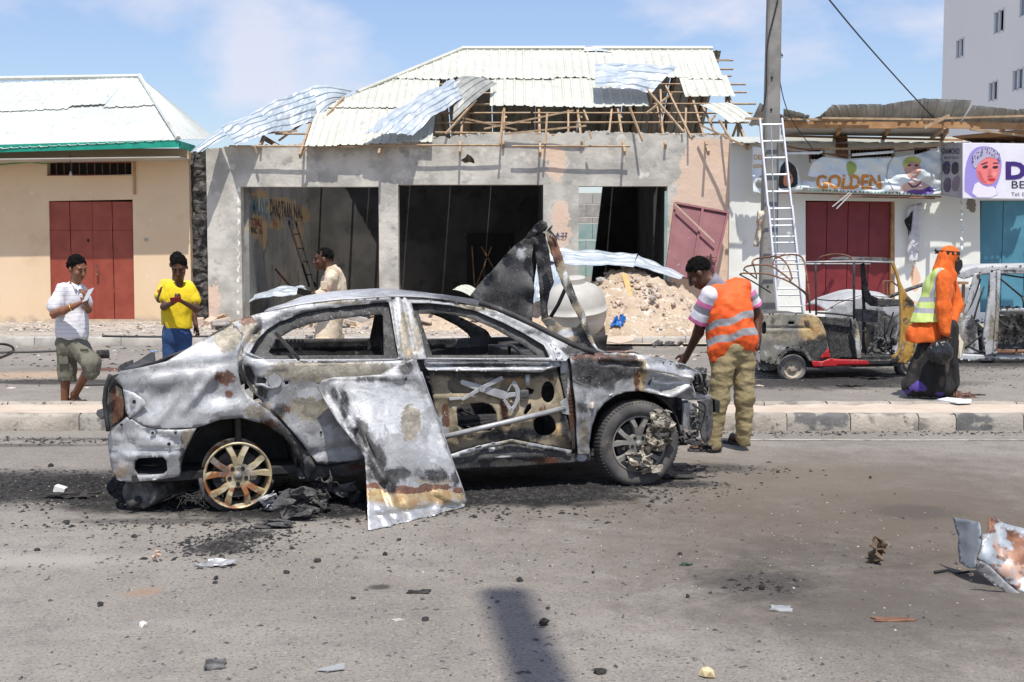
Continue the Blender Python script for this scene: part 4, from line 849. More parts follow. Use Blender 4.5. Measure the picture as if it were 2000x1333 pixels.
# torn left end with a veiled portrait, side return of the banner
cloth([(1500, 312), (1530, 314), (1556, 330), (1570, 362), (1566, 372), (1520, 374), (1498, 372)], M_['vinyl_white'], BR, 'banner_scrap')
for p_, c_, l_ in (([(1518, 368), (1522, 330), (1534, 312), (1550, 324), (1560, 344), (1558, 364), (1540, 368)], (18, 18, 22), .012), ([(1528, 344), (1536, 332), (1546, 340), (1550, 352), (1544, 364), (1532, 364)], (190, 128, 100), .017), ([(1537, 346), (1545, 345), (1545, 349), (1537, 349)], (30, 22, 22), .021)): art(p_, c_, BR, l_, 1, step=3)
cloth([(1469, 287), (1500, 292), (1500, 374), (1494, 376), (1470, 378)], M_['vinyl_white'], BR, 'banner_scrap')
txt_on('DEN', 1472, 312, 9, 24, (196, 150, 82), BR, .02, .012); txt_on('GOLD', 1472, 328, 7, 25, (196, 150, 82), BR, .02, .012); art([(1472, 366), (1482, 342), (1498, 346), (1496, 370)], (150, 152, 150), BR, .012)
for a, b in (((1530, 295), (1660, 304)), ((1500, 376), (1838, 385)), ((1536, 286), (1640, 306)), ((1580, 292), (1582, 318)), ((1742, 292), (1742, 312)), ((1660, 304), (1830, 288)), ((1640, 384), (1826, 388))):
    g = MB(); g.tube([at_y(*a, BY+.05), at_y(*b, BY+.05)], .016, 6); g.build('frame_rod', M_['rusty'], BR)
g = MB(); g.tube([at_y(1535, 300, BY-.05), at_y(1600, 299, BY-.06), at_y(1606, 296, BY-.05)], .03, 6); g.build('rolled_vinyl', M_['vinyl_white'], BR, smooth=True)
g = MB(); g.tube([at_y(1664, 303, BY-.05), at_y(1745, 297, BY-.06)], .03, 6); g.build('rolled_vinyl', M_['vinyl_white'], BR, smooth=True)
for a, b in (((1660, 376), (1626, 404)), ((1663, 378), (1634, 408))): g = MB(); g.bar(at_y(*a, BY-.1), at_y(*b, BY-.3), .03, .01); g.build('dangling_strip', M_['aluminium'], BR)
# lilac salon sign box: side with small pictures, front with a portrait
DS = thing('salon_sign', 'boxed lilac beauty salon sign reading DI BE beside GOLDEN banner', 'sign', tuple(at_y(1940, 388, 23.6)))
c0, c1, c2 = at_y(1838, 282, 24.4), at_y(1880, 279, 23.55), at_y(2070, 282, 23.55); b0, b1, b2 = at_y(1838, 382, 24.4), at_y(1880, 388, 23.55), at_y(2070, 390, 23.55)
g = MB(); g.prism([c1, c2, b2, b1], (0, .1, 0)); g.build('front_panel', M_['vinyl_lilac_white'], DS, bevel=.01)
nn = np.cross(c1-c0, b0-c0); nn /= np.linalg.norm(nn); nn *= np.sign(nn[1]); g = MB(); g.prism([c0, c1-np.array([0.004, 0, 0]), b1-np.array([0.004, 0, 0]), b0], nn*.06); g.build('side_panel', M_['vinyl_grey'], DS)
fs = lambda q: np.array([at_y(a, b, 23.55-.004) for a, b in np.asarray(q, float)]); ss = lambda q: np.array([at_plane(a, b, c0-nn*.004, nn) for a, b in np.asarray(q, float)])
for p_, c_, l_ in (([(1884, 386), (1884, 336), (1890, 308), (1902, 290), (1922, 285), (1944, 290), (1956, 308), (1956, 334), (1950, 356), (1944, 366), (1950, 386)], (152, 138, 206), 0), ([(1906, 328), (1910, 312), (1926, 304), (1946, 308), (1953, 326), (1950, 346), (1940, 360), (1926, 362), (1910, 352)], (226, 122, 120), .004), ([(1898, 310), (1906, 294), (1924, 288), (1944, 292), (1954, 312), (1944, 310), (1928, 306), (1912, 318), (1906, 330), (1900, 326)], (176, 170, 196), .008),
                   ([(1896, 386), (1906, 352), (1924, 366), (1944, 364), (1948, 386)], (226, 220, 238), .004), ([(1918, 326), (1928, 322), (1930, 328), (1920, 330)], (60, 34, 48), .008), ([(1938, 325), (1949, 324), (1949, 329), (1939, 330)], (60, 34, 48), .008), ([(1926, 350), (1938, 348), (1946, 350), (1938, 356)], (190, 40, 52), .008), ([(1930, 330), (1936, 330), (1936, 343), (1929, 343)], (206, 104, 100), .007), ([(1915, 321), (1928, 316), (1930, 318), (1917, 323)], (70, 40, 46), .008), ([(1938, 318), (1950, 318), (1951, 320), (1939, 320)], (70, 40, 46), .008), ([(1908, 332), (1916, 336), (1920, 350), (1930, 360), (1914, 354)], (198, 92, 98), .006), ([(1938, 336), (1948, 336), (1944, 346), (1938, 344)], (236, 146, 138), .006), ([(1928, 344), (1938, 343), (1938, 346), (1929, 347)], (180, 80, 82), .008)): art(p_, c_, DS, l_, 1, 'print', fs, 3)
rj = random.Random(5)
gm = MB()
for i in range(46): 
    a = rj.uniform(0, 1); px, py = 1899+a*54, 312-18*math.sin(a*3.0)+rj.uniform(-7, 7); q = fs([(px, py)])[0]; gm.rock(q+np.array([0, -.012, 0]), .012, 1, i)
gm.build('bead_print', ink((110, 106, 128)), DS)
txt_on('DI', 1964, 349, 33, 52, (58, 32, 112), DS, .05, .004, fs); txt_on('BE', 1976, 368, 14, 26, (40, 40, 52), DS, .0, .004, fs); txt_on('Tel: 061', 1975, 383, 7, 36, (70, 70, 84), DS, .0, .004, fs)
txt_on('DIAMOND', 1841, 301, 11, 33, (44, 38, 66), DS, .02, .004, ss); txt_on('BEAUTY SALON', 1844, 311, 5, 28, (56, 52, 72), DS, .0, .004, ss)
for p_, c_ in (([(1842, 316), (1856, 315), (1855, 342), (1841, 340)], (62, 66, 96)), ([(1858, 318), (1872, 316), (1872, 340), (1858, 342)], (52, 52, 60)), ([(1842, 350), (1858, 346), (1856, 376), (1843, 376)], (86, 76, 100)), ([(1860, 348), (1876, 340), (1872, 374), (1858, 374)], (130, 120, 132)), ([(1848, 322), (1854, 324), (1852, 338), (1846, 336)], (176, 130, 116))): art(p_, c_, DS, .006, 1, 'print', ss, 3)
# white cloth rag and hanging strip on the wall
rg = thing('hanging_rag', 'white cloth rag with black lining hanging on the wall beside the maroon door', 'cloth', tuple(at_y(1783, 515, FY-.2)))
def rag(pts, m, y, name):
    V, T = fill2d(pts, (), 6.); P = np.array([at_y(a, b, y) for a, b in V]); P[:, 1] += .05*np.sin(V[:, 0]*.55+V[:, 1]*.05); mesh_obj(name, P, [tuple(t) for t in T], m, rg, smooth=True, solid=.006)
rag([(1776, 402), (1800, 396), (1798, 420), (1794, 470), (1790, 510), (1782, 516), (1772, 505), (1776, 460), (1768, 430)], mat('rag_white', (.70, .70, .73), (.60, .60, .64), 5, rough=.9), FY-.2, 'rag_cloth'); rag([(1768, 430), (1784, 412), (1780, 452), (1774, 462)], M_['black'], FY-.24, 'rag_lining')
hs = MB(); hs.grid(lambda s, t: at_y(1876+4*s+.8*math.sin(t*60), 388+110*t, FY-.3)+np.array([0, .03*math.sin(t*40), 0]), 2, 40); setp(hs.build('hanging_strip', M_['vinyl_white'], loc=tuple(at_y(1878, 498, FY-.3)), solid=.006, smooth=True), 'twisted white plastic strip hanging below the salon sign', 'strip')
hs = MB(); hs.grid(lambda s, t: at_y(1480-8*t+14*s*(1-.3*t), 412+70*t, 20.25)+np.array([0, .04*math.sin(t*9+s*4), 0]), 4, 10); setp(hs.build('torn_poster', mat('poster', (.60, .55, .46), (.42, .26, .14), 9, .4, .62, .9), loc=tuple(at_y(1480, 480, 20.25)), solid=.004, smooth=True), 'torn paper scrap hanging off the concrete pole by the ladder', 'paper')

# ------------------------------------------------------------------ pole, wires, ladder
PY = 20.45; q0 = at_z(1497, 690, .1); 
pb_ = at_y(1497.5, 640, PY); pt_ = at_y(1512, 2, PY); H = 9.5; k = (pt_-pb_)/(pt_[2]-pb_[2]); base = pb_-k*(pb_[2]-.1)
pole = concrete_pole('utility_pole', 'square grey concrete utility pole with an aluminium ladder against it', (float(base[0]), PY, .1), H, .275, .19, lean=(float(k[0]*H), 0))
for py in (152, 214, 560): g = MB(); q = at_y(1508-(py-150)*.02, py, PY-.14); g.tube([q, q+np.array([0, .06, 0])], .018, 10); g.build('bolt_hole', M_['black'], pole)
g = MB(); pts = [(1521, -10), (1512, 30), (1500, 75), (1497, 110), (1497, 190), (1488, 219)]; g.tube(smoothpoly([at_y(a, b, PY-.16) for a, b in pts], 2, False), .013, 6); g.build('drop_cable', M_['wire_black'], pole)
g = MB(); q = at_y(1524, 110, PY); g.tube([q+.05*np.array([math.cos(a*1.9), .3*math.sin(a), math.sin(a*2.3)]) for a in range(9)], .008, 5); g.build('wire_knot', M_['wire_black'], pole)
g = MB(); g.tube(smoothpoly([at_y(1522, 112, PY), at_y(1521, 148, PY), at_y(1531, 200, 21.5), at_y(1548, 240, 22.8), at_y(1588, 292, 24.3)], 2, False), .009, 5); setp(g.build('wire', M_['wire_black'], loc=tuple(at_y(1588, 292, 24.3))), 'thin wire running from the pole down to the GOLDEN banner frame', 'wire')
g = MB(); g.tube(smoothpoly([at_y(1610, -12, 17.5), at_y(1682, 76, 20.), at_y(1794, 200, 23.6), at_y(1852, 260, 24.3)], 2, False), .013, 5); setp(g.build('wire', M_['wire_black'], loc=tuple(at_y(1852, 260, 24.3))), 'long black wire crossing the sky to the torn awning', 'wire')
LD = thing('ladder', 'aluminium ladder leaning on the concrete pole behind the burnt rickshaw', 'ladder', tuple(at_z(1553, 690, .1)))
lb0, lb1 = at_y(1526, 684, 19.15), at_y(1577, 684, 19.15); zf = lb0[2]; lt0, lt1 = at_y(1484, 233, 20.15), at_y(1527, 232, 20.15)
lb0[2] = lb1[2] = .0
for a, b in ((lb0, lt0), (lb1, lt1)):
    g = MB(); g.bar(a, b, .03, .075, up=(0, 1, 0)); g.build('rail', M_['aluminium'], LD, bevel=.004)
    g = MB(); g.bar(a+(b-a)*.0+np.array([0, -.05, 0]), a+(b-a)*.62+np.array([0, -.05, 0]), .028, .06, up=(0, 1, 0)); g.build('extension_rail', M_['aluminium'], LD)
nr = 14
for i in range(nr):
    t = .025+.95*i/(nr-1); g = MB(); g.tube([lb0+(lt0-lb0)*t, lb1+(lt1-lb1)*t], .017, 8); g.build('rung', M_['aluminium'], LD)
    if t < .60: g = MB(); g.tube([lb0+(lt0-lb0)*(t+.026)+np.array([0, -.05, 0]), lb1+(lt1-lb1)*(t+.026)+np.array([0, -.05, 0])], .015, 8); g.build('rung', M_['aluminium'], LD)
g = MB(); g.tube([at_y(1506, 245, 20.1), at_y(1512, 420, 19.65), at_y(1520, 560, 19.3)], .008, 5); g.build('rope', mat('blue_rope', (.25, .33, .45), rough=.8), LD)

# ------------------------------------------------------------------ tall white block beyond the shops
TW = thing('white_tower_block', 'tall plain white apartment block rising behind the salon shop', 'building', (21, 60, 0), 0)
fx = 21.3; yF, yN = fx/((1829-CX)/FPX), 34.0; skew = .045; wx = lambda y: fx+(yF-y)*skew
wpx = [(1851, 1867, 72, 118), (1922, 1943, 15, 70), (1970, 1994, -16, 36), (1916, 1934, 155, 202), (1961, 1983, 130, 182)]
holes = []
def yof(px):
    a = (px-CX)/FPX/_cp*1.0; return (fx+yF*skew)/((px-CX)/FPX*1.003+skew)
for l, r_, t_, b_ in wpx:
    ya, yb_ = yof(l), yof(r_); zc = (at_y((l+r_)/2, t_, (ya+yb_)/2)[2], at_y((l+r_)/2, b_, (ya+yb_)/2)[2]); h2 = (zc[0]-zc[1])*.40; zm = sum(zc)/2; holes.append([(yb_, zm-h2), (ya, zm-h2), (ya, zm+h2), (yb_, zm+h2)])
V, F = slab([(yN, 0), (yF, 0), (yF, 22), (yN, 22)], holes, lambda q: np.stack([wx(q[:, 0]), q[:, 0], q[:, 1]], 1), (.25, 0, 0), 3.); fixn(mesh_obj('street_wall', V, F, M_['tower_white'], TW))
g = MB(); g.box((fx+4, yF-.1, 11), (8, .2, 22)); g.build('rear_wall', M_['tower_white'], TW); g = MB(); g.box((fx+4.5, yN+.1, 11), (7.6, .2, 22)); g.build('near_wall', M_['tower_white'], TW); g = MB(); g.box((fx+4.4, (yN+yF)/2, 22.1), (8.4, yF-yN, .2)); g.build('flat_roof', M_['concrete'], TW)
fm = mat('window_frame_white', (.70, .70, .70), rough=.5); gl = Mat('window_glass').done((.20, .25, .31), .12, 0, None, .6)
for i, hh in enumerate(holes):
    y0, y1, z0, z1 = hh[0][0], hh[1][0], hh[0][1], hh[2][1]; X = wx((y0+y1)/2)
    g = MB()
    for a, b in (((X, y0, z0), (X, y1, z0)), ((X, y0, z1), (X, y1, z1)), ((X, y0, z0), (X, y0, z1)), ((X, y1, z0), (X, y1, z1)), ((X, (y0+y1)/2, z0), (X, (y0+y1)/2, z1))): g.bar(np.array(a)+(.04, 0, 0), np.array(b)+(.04, 0, 0), .09, .09)
    w_ = g.build('window', fm, TW); g = MB(); g.box((X+.09, (y0*.25+y1*.75), (z0+z1)/2), (.02, abs(y1-y0)*.5, z1-z0)); g.build('pane', gl, w_)
    g = MB(); g.box((X+(.2 if i % 2 else .12), (y0*.75+y1*.25), (z0+z1)/2), (.02, abs(y1-y0)*.5, z1-z0)); g.build('pane', M_['black'] if i == 3 else gl, w_)
    g = MB(); g.box((X+.22, (y0+y1)/2, (z0+z1)/2), (.02, abs(y1-y0)+.1, z1-z0+.1)); g.build('room_dark', M_['black'], w_)
# ------------------------------------------------------------------ burnt sedan
CA, CB = at_z(462, 1003), at_z(1245, 950)
CU = (CB-CA)/np.linalg.norm(CB-CA); CW = np.array([-CU[1], CU[0], 0]); CZ = np.array([0, 0, 1.]); CWID = 1.70
CAR = thing('burnt_sedan', 'burnt out ash-grey sedan with torn doors, buckled hood and bare rear rim', 'car', tuple(CA), math.atan2(CU[1], CU[0]))
def cw(q): q = np.asarray(q, float); return CA+q[..., :1]*CU+q[..., 1:2]*CW+q[..., 2:3]*CZ
def cpx(px, py, w=0.):
    r = ray(px, py); t = np.dot(CA+w*CW-EYE, CW)/np.dot(r, CW); q = EYE+r*t-CA; return np.array([q @ CU, w, q[2]])
def wf(u, z):
    u, z = np.asarray(u, float), np.asarray(z, float)
    b = .02+.05*np.clip((.50-z)/.35, 0, 1)+.025*np.clip((z-.84)/.1, 0, 1)**2+np.maximum(0, z-.95)*.60
    b = b+.24*np.clip((-.30-u)/.46, 0, 1)**2.2+.26*np.clip((u-2.85)/.65, 0, 1)**2
    return b
def cside(px, py, off=0.):
    w = 0.05
    for _ in range(8): q = cpx(px, py, w); w = float(wf(q[0], q[2]))+off
    return cpx(px, py, w)
def relief(P, marks):
    """depth marks in a panel: ('g', px, py, rx, ry, depth) bowls and ('l', x0, y0, x1, y1, width, depth) creases"""
    D = np.zeros(len(P))
    for d in marks:
        if d[0] == 'g': D += d[5]*np.exp(-(((P[:, 0]-d[1])/d[3])**2+((P[:, 1]-d[2])/d[4])**2))
        else:
            a, b = np.array(d[1:3], float), np.array(d[3:5], float); ab = b-a; t = np.clip(((P-a) @ ab)/(ab @ ab), 0, 1); q = np.linalg.norm(P-a-t[:, None]*ab, axis=1); D += d[6]*np.exp(-(q/d[5])**2)
    return D
def cpanel(name, outl, holes=(), m='car_ash', marks=(), dents=(), step=.022, off=0., parent=None, noise=.004, nscale=6., thick=.005, sm=0, far=False):
    ol = smoothpoly(outl, sm) if sm else outl
    f = lambda pts: [tuple(cside(*p, off)[[0, 2]]) for p in pts]
    V2, T = fill2d(f(ol), [f(h) for h in holes], step)
    w = wf(V2[:, 0], V2[:, 1])+off; L = np.stack([V2[:, 0], w, V2[:, 1]], 1); P = project(cw(L))
    L[:, 1] += 1.45*relief(P, dents)+1.3*noise*fbm(L, nscale, 3, len(name)*1.3)
    at = paint_marks(cw(L), marks)
    if far: L[:, 1] = CWID-L[:, 1]; T = T[:, ::-1]
    return mesh_obj(name, cw(L), [tuple(t) for t in T], M_[m], parent or CAR, smooth=True, solid=thick if not far else thick, attrs=at)
def cbar(name, a, b, w, h, m, parent=None, up=(0, 0, 1)):
    g = MB(); g.bar(cw(cside(*a) if len(a) == 2 else cpx(*a)), cw(cside(*b) if len(b) == 2 else cpx(*b)), w, h, up); return g.build(name, m if not isinstance(m, str) else M_[m], parent or CAR)
def ctube(name, pts, r, m, parent=None, n=10, sm=0):
    p = np.array([cw(cpx(*a)) for a in pts]); p = smoothpoly(p, sm, False) if sm else p; g = MB(); g.tube(p, r, n); return g.build(name, M_[m], parent or CAR, smooth=True)
def disc(px, py, r, depth, off, m, name, parent=None, n=18, ring=0.):
    q = cside(px, py, off); g = MB(); prof = [(0, 0), (r*.98, 0), (r, depth*.3), (r, depth)] if not ring else [(r-ring, depth), (r-ring, 0), (r, 0), (r, depth)]
    Mx = Matrix((( *CU, 0), (0, 0, 1, 0), (*CW, 0), (0, 0, 0, 1))).transposed(); Mx[0][3], Mx[1][3], Mx[2][3] = cw(q); g.lathe(prof, n, Mx); return g.build(name, M_[m], parent or CAR, auto=40)
# --- rear quarter
quarter = cpanel('quarter_panel', [(218, 735), (235, 726), (300, 713), (326, 706), (352, 690), (378, 674), (423, 650), (452, 633), (470, 640), (476, 664), (471, 684), (466, 700), (467, 730), (472, 755), (488, 776), (504, 788), (530, 806), (558, 835), (580, 868), (592, 905), (597, 938), (586, 938), (578, 890), (566, 868), (553, 853), (516, 829), (472, 817), (431, 820), (391, 834), (383, 836), (350, 838), (314, 838), (277, 831), (258, 819), (246, 805), (243, 780), (239, 757)],
    marks=[('khaki', 443, 655, 24, 34, 1), ('rust', 440, 738, 20, 16, .9), ('rust', 448, 770, 10, 8, .8), ('soot', 466, 620, 26, 22, .75), ('rust', 478, 622, 24, 14, .6), ('soot', 560, 860, 30, 46, 1.1), ('soot', 590, 920, 16, 40, 1.2), ('soot', 345, 745, 26, 22, .55), ('ash', 380, 690, 60, 30, .9), ('ash', 290, 780, 60, 40, .7), ('ash', 420, 790, 60, 26, .8), ('soot', 300, 740, 60, 10, .42), ('khaki', 500, 805, 24, 18, .9), ('soot', 420, 700, 40, 16, .4), ('rust', 530, 830, 26, 12, .7), ('soot', 262, 800, 10, 18, .5)],
    dents=[('g', 330, 785, 60, 42, .030), ('g', 420, 760, 34, 40, .026), ('l', 222, 736, 455, 706, 9, .014), ('l', 360, 800, 420, 730, 9, -.020), ('l', 375, 740, 385, 820, 7, -.012), ('g', 300, 745, 40, 12, -.012), ('g', 470, 740, 22, 60, .03), ('l', 258, 790, 276, 764, 5, .014), ('g', 445, 800, 40, 14, -.014), ('l', 300, 830, 345, 780, 10, -.016), ('l', 520, 838, 590, 930, 12, .05)], noise=.007, nscale=9)
cpanel('light_recess_plate', [(240, 760), (262, 768), (281, 782), (286, 790), (270, 806), (252, 818), (247, 804), (244, 782)], marks=[('ash', 262, 785, 30, 30, 1)], off=-.008, noise=.002)
disc(262, 785, .028, .01, -.016, 'steel_pale', 'bolt_boss'); disc(262, 785, .011, .004, -.020, 'black', 'bolt_hole')
# tail light cavity
cpanel('light_housing', [(214, 735), (223, 742), (240, 757), (244, 782), (247, 806), (238, 822), (214, 838), (208, 815), (204, 785), (207, 758)], m='car_dark', marks=[('rust', 230, 790, 14, 40, 1)], off=.06, noise=.01)
g = MB(); g.tube([cw(cpx(*p)) for p in ((215, 734, .18), (207, 758, .24), (204, 785, .26), (208, 815, .24), (212, 842, .2))], .016, 6); g.build('boot_edge', M_['soot_metal'], CAR, smooth=True)
cpanel('light_bracket', [(226, 752), (237, 760), (242, 790), (240, 818), (230, 822), (227, 790)], m='car_khaki', marks=[('rust', 232, 800, 12, 30, 1)], off=.035, noise=.006)
# --- bare bumper backing
rear = cpanel('rear_panel', [(211, 848), (228, 832), (247, 815), (258, 820), (277, 833), (314, 840), (350, 840), (384, 837), (376, 852), (366, 872), (358, 890), (354, 908), (352, 930), (330, 934), (257, 942), (228, 938), (219, 922), (215, 900), (211, 870)],
    [[(264, 901), (272, 895), (318, 893), (325, 900), (327, 919), (319, 926), (270, 928), (263, 916)]],
    marks=[('ash', 290, 865, 80, 30, 1), ('gold', 240, 920, 26, 18, .55), ('khaki', 230, 928, 24, 12, .6), ('rust', 222, 932, 10, 8, .8), ('soot', 356, 900, 8, 40, .9), ('khaki', 366, 860, 14, 26, .9), ('soot', 290, 884, 16, 4, 1.0), ('ash', 290, 935, 60, 8, .9), ('steel', 236, 905, 18, 14, .6)],
    dents=[('l', 218, 868, 262, 868, 4, .016), ('l', 262, 868, 236, 848, 4, .012), ('l', 212, 882, 350, 878, 3.5, .014), ('l', 216, 895, 262, 892, 4, -.014), ('l', 280, 842, 350, 864, 5, .016), ('l', 256, 905, 258, 928, 5, -.016), ('g', 240, 915, 18, 16, -.014)], noise=.004, nscale=10)
for px, py, r in ((298, 846, .018), (343, 846, .018)): disc(px, py, r, .006, -.008, 'steel_pale', 'bolt_boss', rear); disc(px, py, r*.45, .004, -.012, 'black', 'bolt_hole', rear)
disc(330, 868, .011, .004, -.012, 'black', 'bolt_hole', rear); disc(237, 830, .008, .004, -.012, 'black', 'bolt_hole', rear)
# --- rear door skin
rdoor = cpanel('rear_door', [(472, 690), (480, 688), (520, 703), (600, 707), (700, 707), (770, 705), (812, 700), (826, 740), (840, 800), (852, 888), (780, 893), (711, 897), (640, 909), (620, 905), (602, 882), (577, 850), (547, 815), (514, 785), (492, 764), (480, 738), (474, 712)],
    [[(508, 740), (516, 738), (521, 742), (519, 750), (510, 749)], [(556, 745), (563, 745), (564, 751), (557, 752)]],
    marks=[('khaki', 640, 725, 130, 22, 1.0), ('khaki', 600, 800, 50, 30, .8), ('ash', 500, 705, 26, 14, 1.1), ('ash', 610, 772, 26, 14, 1.1), ('ash', 640, 860, 40, 30, 1.0), ('ash', 660, 890, 50, 16, 1.0), ('gold', 625, 742, 14, 8, .5), ('soot', 484, 738, 12, 28, 1.1), ('soot', 500, 770, 24, 18, 1.1), ('soot', 545, 805, 18, 26, .9), ('soot', 610, 712, 90, 5, .6), ('ash', 740, 712, 50, 10, 1.0), ('soot', 800, 720, 20, 40, .9), ('rust', 560, 800, 12, 12, .6), ('soot', 650, 905, 50, 5, .8)],  # soot marks on the bent rear edge paint in the dark void beside the quarter
    dents=[('g', 492, 745, 16, 34, .05), ('l', 476, 712, 520, 790, 8, .035), ('l', 520, 790, 600, 870, 10, -.012), ('g', 590, 790, 50, 36, .018), ('l', 600, 890, 712, 866, 6, .012), ('g', 650, 760, 40, 30, -.010), ('l', 480, 712, 560, 716, 6, -.014)], noise=.006, nscale=8)
disc(537, 745, .042, .012, -.016, 'steel_pale', 'handle_plate', rdoor, 20); disc(627, 845, .008, .004, -.004, 'black', 'drain_hole', rdoor)
g = MB(); g.box(cw(cside(514, 745, .03)), (.07, .03, .06)); g.build('handle_recess', M_['black'], rdoor)
g = MB(); g.tube([cw(cside(*p)) for p in ((500, 752, .0), (512, 752, -.01), (522, 757, -.012), (534, 759, -.01))], .011, 6); g.build('handle_lip', M_['steel_pale'], rdoor, smooth=True)
# torn dog-leg flap beside the rear arch
cpanel('torn_flap', [(500, 790), (526, 780), (540, 800), (575, 850), (604, 888), (616, 912), (600, 942), (588, 905), (570, 866), (540, 830)], m='car_dark', marks=[('khaki', 530, 800, 16, 22, .9), ('rust', 545, 815, 14, 16, .7), ('ash', 596, 900, 8, 30, .5)], dents=[('l', 520, 790, 610, 910, 10, -.03)], off=.045, noise=.014, nscale=9)
# --- window frames, pillars, roof rail
holeR = [(516, 702), (488, 689), (505, 660), (522, 644), (547, 629), (595, 611), (640, 603), (690, 597), (740, 592), (760, 591), (766, 620), (773, 660), (780, 701)]
holeF = [(803, 592), (840, 592), (880, 596), (932, 608), (984, 630), (1026, 652), (1062, 674), (1074, 699), (950, 700), (832, 699), (823, 655), (812, 620)]
frame = cpanel('side_frame', [(452, 631), (480, 620), (504, 613), (545, 605), (593, 595), (666, 587), (763, 581), (800, 581), (869, 587), (925, 598), (984, 610), (1032, 630), (1080, 654), (1128, 678), (1152, 690), (1118, 698), (1092, 706), (1000, 703), (830, 702), (782, 703), (700, 708), (600, 708), (520, 704), (476, 690), (470, 672), (474, 655)], [holeR, holeF],
    marks=[('ash', 590, 590, 70, 14, 1.1), ('ash', 520, 612, 24, 12, 1.0), ('khaki', 650, 590, 90, 5, .8), ('khaki', 490, 650, 22, 24, .9), ('rust', 485, 625, 18, 12, .8), ('soot', 500, 660, 14, 28, .6), ('khaki', 790, 650, 10, 50, 1.0), ('gold', 800, 690, 10, 14, .6), ('khaki', 815, 650, 9, 55, .8), ('soot', 812, 610, 10, 20, .6), ('soot', 860, 578, 60, 8, .8), ('khaki', 930, 600, 60, 8, .8), ('soot', 1050, 650, 60, 8, .7), ('soot', 1120, 684, 30, 14, .9), ('ash', 776, 600, 6, 30, .9), ('ash', 975, 612, 40, 5, .8), ('soot', 505, 640, 9, 30, .8)],
    dents=[('l', 470, 690, 500, 652, 5, .02), ('l', 500, 652, 560, 620, 5, .018), ('l', 560, 620, 666, 597, 4, .018), ('l', 666, 597, 768, 589, 4, .018), ('l', 768, 580, 782, 702, 2.6, .022), ('l', 785, 580, 811, 702, 2.6, .018), ('l', 797, 584, 869, 588, 4, .016), ('l', 869, 588, 965, 616, 4, .016), ('l', 965, 616, 1075, 672, 4, .016)], step=.018, noise=.003, nscale=12)
innR = [(535, 695), (524, 688), (542, 662), (572, 644), (608, 632), (662, 622), (743, 614), (748, 617), (750, 694)]
innF = [(818, 613), (868, 612), (920, 622), (966, 642), (1008, 666), (1038, 684), (1050, 694), (844, 694), (833, 660)]
inner = lambda nm, far, off, hr, hf, m='car_dark': cpanel(nm, [(470, 668), (500, 640), (545, 614), (593, 602), (666, 592), (763, 586), (869, 592), (936, 604), (984, 620), (1032, 641), (1080, 664), (1110, 690), (1090, 716), (830, 722), (600, 724), (500, 716), (476, 700)], [hr, hf], m, marks=[('soot', 760, 640, 400, 120, .6)], off=off, noise=.006, nscale=8, step=.03, far=far)
inner('inner_frame', False, .055, innR, innF)
# far side frame: its own plain openings, mirrored across the car
farframe = cpanel('far_side_frame', [(560, 640), (604, 622), (666, 606), (763, 598), (869, 602), (936, 616), (984, 630), (1032, 650), (1080, 672), (1100, 692), (1090, 716), (830, 722), (560, 724), (500, 716), (520, 680)], [[(540, 697), (560, 668), (580, 650), (610, 636), (660, 624), (735, 617), (806, 614), (814, 618), (820, 694)], [(850, 616), (868, 615), (922, 626), (968, 642), (1010, 662), (1040, 680), (1052, 694), (856, 694)]], 'car_dark', marks=[('soot', 760, 640, 400, 120, .6)], noise=.006, nscale=8, step=.03, far=True)
cbar('window_divider', (538, 650), (584, 702), .014, .02, 'soot_metal'); 
g = MB(); a, b = cside(596, 628), cside(604, 702); a[1] = CWID-a[1]; b[1] = CWID-b[1]; g.bar(cw(a), cw(b), .02, .02); g.build('window_divider', M_['soot_metal'], CAR)
# --- roof skin and headers
rl = smoothpoly([cside(*p) for p in ((516, 610), (545, 604), (593, 594), (666, 586), (763, 580), (800, 580), (869, 586), (925, 597), (950, 602))], 2, False)
def roofp(s, t):
    i = t*(len(rl)-1); k = min(int(i), len(rl)-2); q = rl[k]*(1-i+k)+rl[k+1]*(i-k); w = q[1]+(CWID-2*q[1])*s
    e = math.sin(math.pi*s); return cw(np.array([q[0]+(.10*e if t > .8 else 0)*(t-.8)/.2+.42*s*(1-t)**3, w, q[2]+.030*e**.7-.03*s*(1-t)**3+.004*mnoise.noise((q[0]*6, w*6, 0))]))
g = MB(); g.grid(roofp, 30, 40); V = g.V
mesh_obj('roof', V, g.f, M_['car_ash'], CAR, smooth=True, solid=.006, attrs=paint_marks(V, [('soot', 930, 585, 110, 26, .9), ('soot', 830, 570, 70, 8, .7), ('ash', 600, 585, 120, 20, 1.0), ('khaki', 560, 590, 40, 10, .5)]))
# pillars on the far side and at the windscreen
for pts, r in ((((936, 591), (984, 608), (1032, 630), (1080, 654), (1128, 678), (1160, 688)), .020),):
    for far in (0, 1):
        q = [cside(*p) for p in pts]
        if far:
            for v in q: v[1] = CWID-v[1]
        g = MB(); g.tube(smoothpoly([cw(v) for v in q], 1, False), r, 8); g.build('pillar', M_['soot_metal' if far else 'steel_pale'] if not (not far) else M_['soot_metal'], CAR, smooth=True)
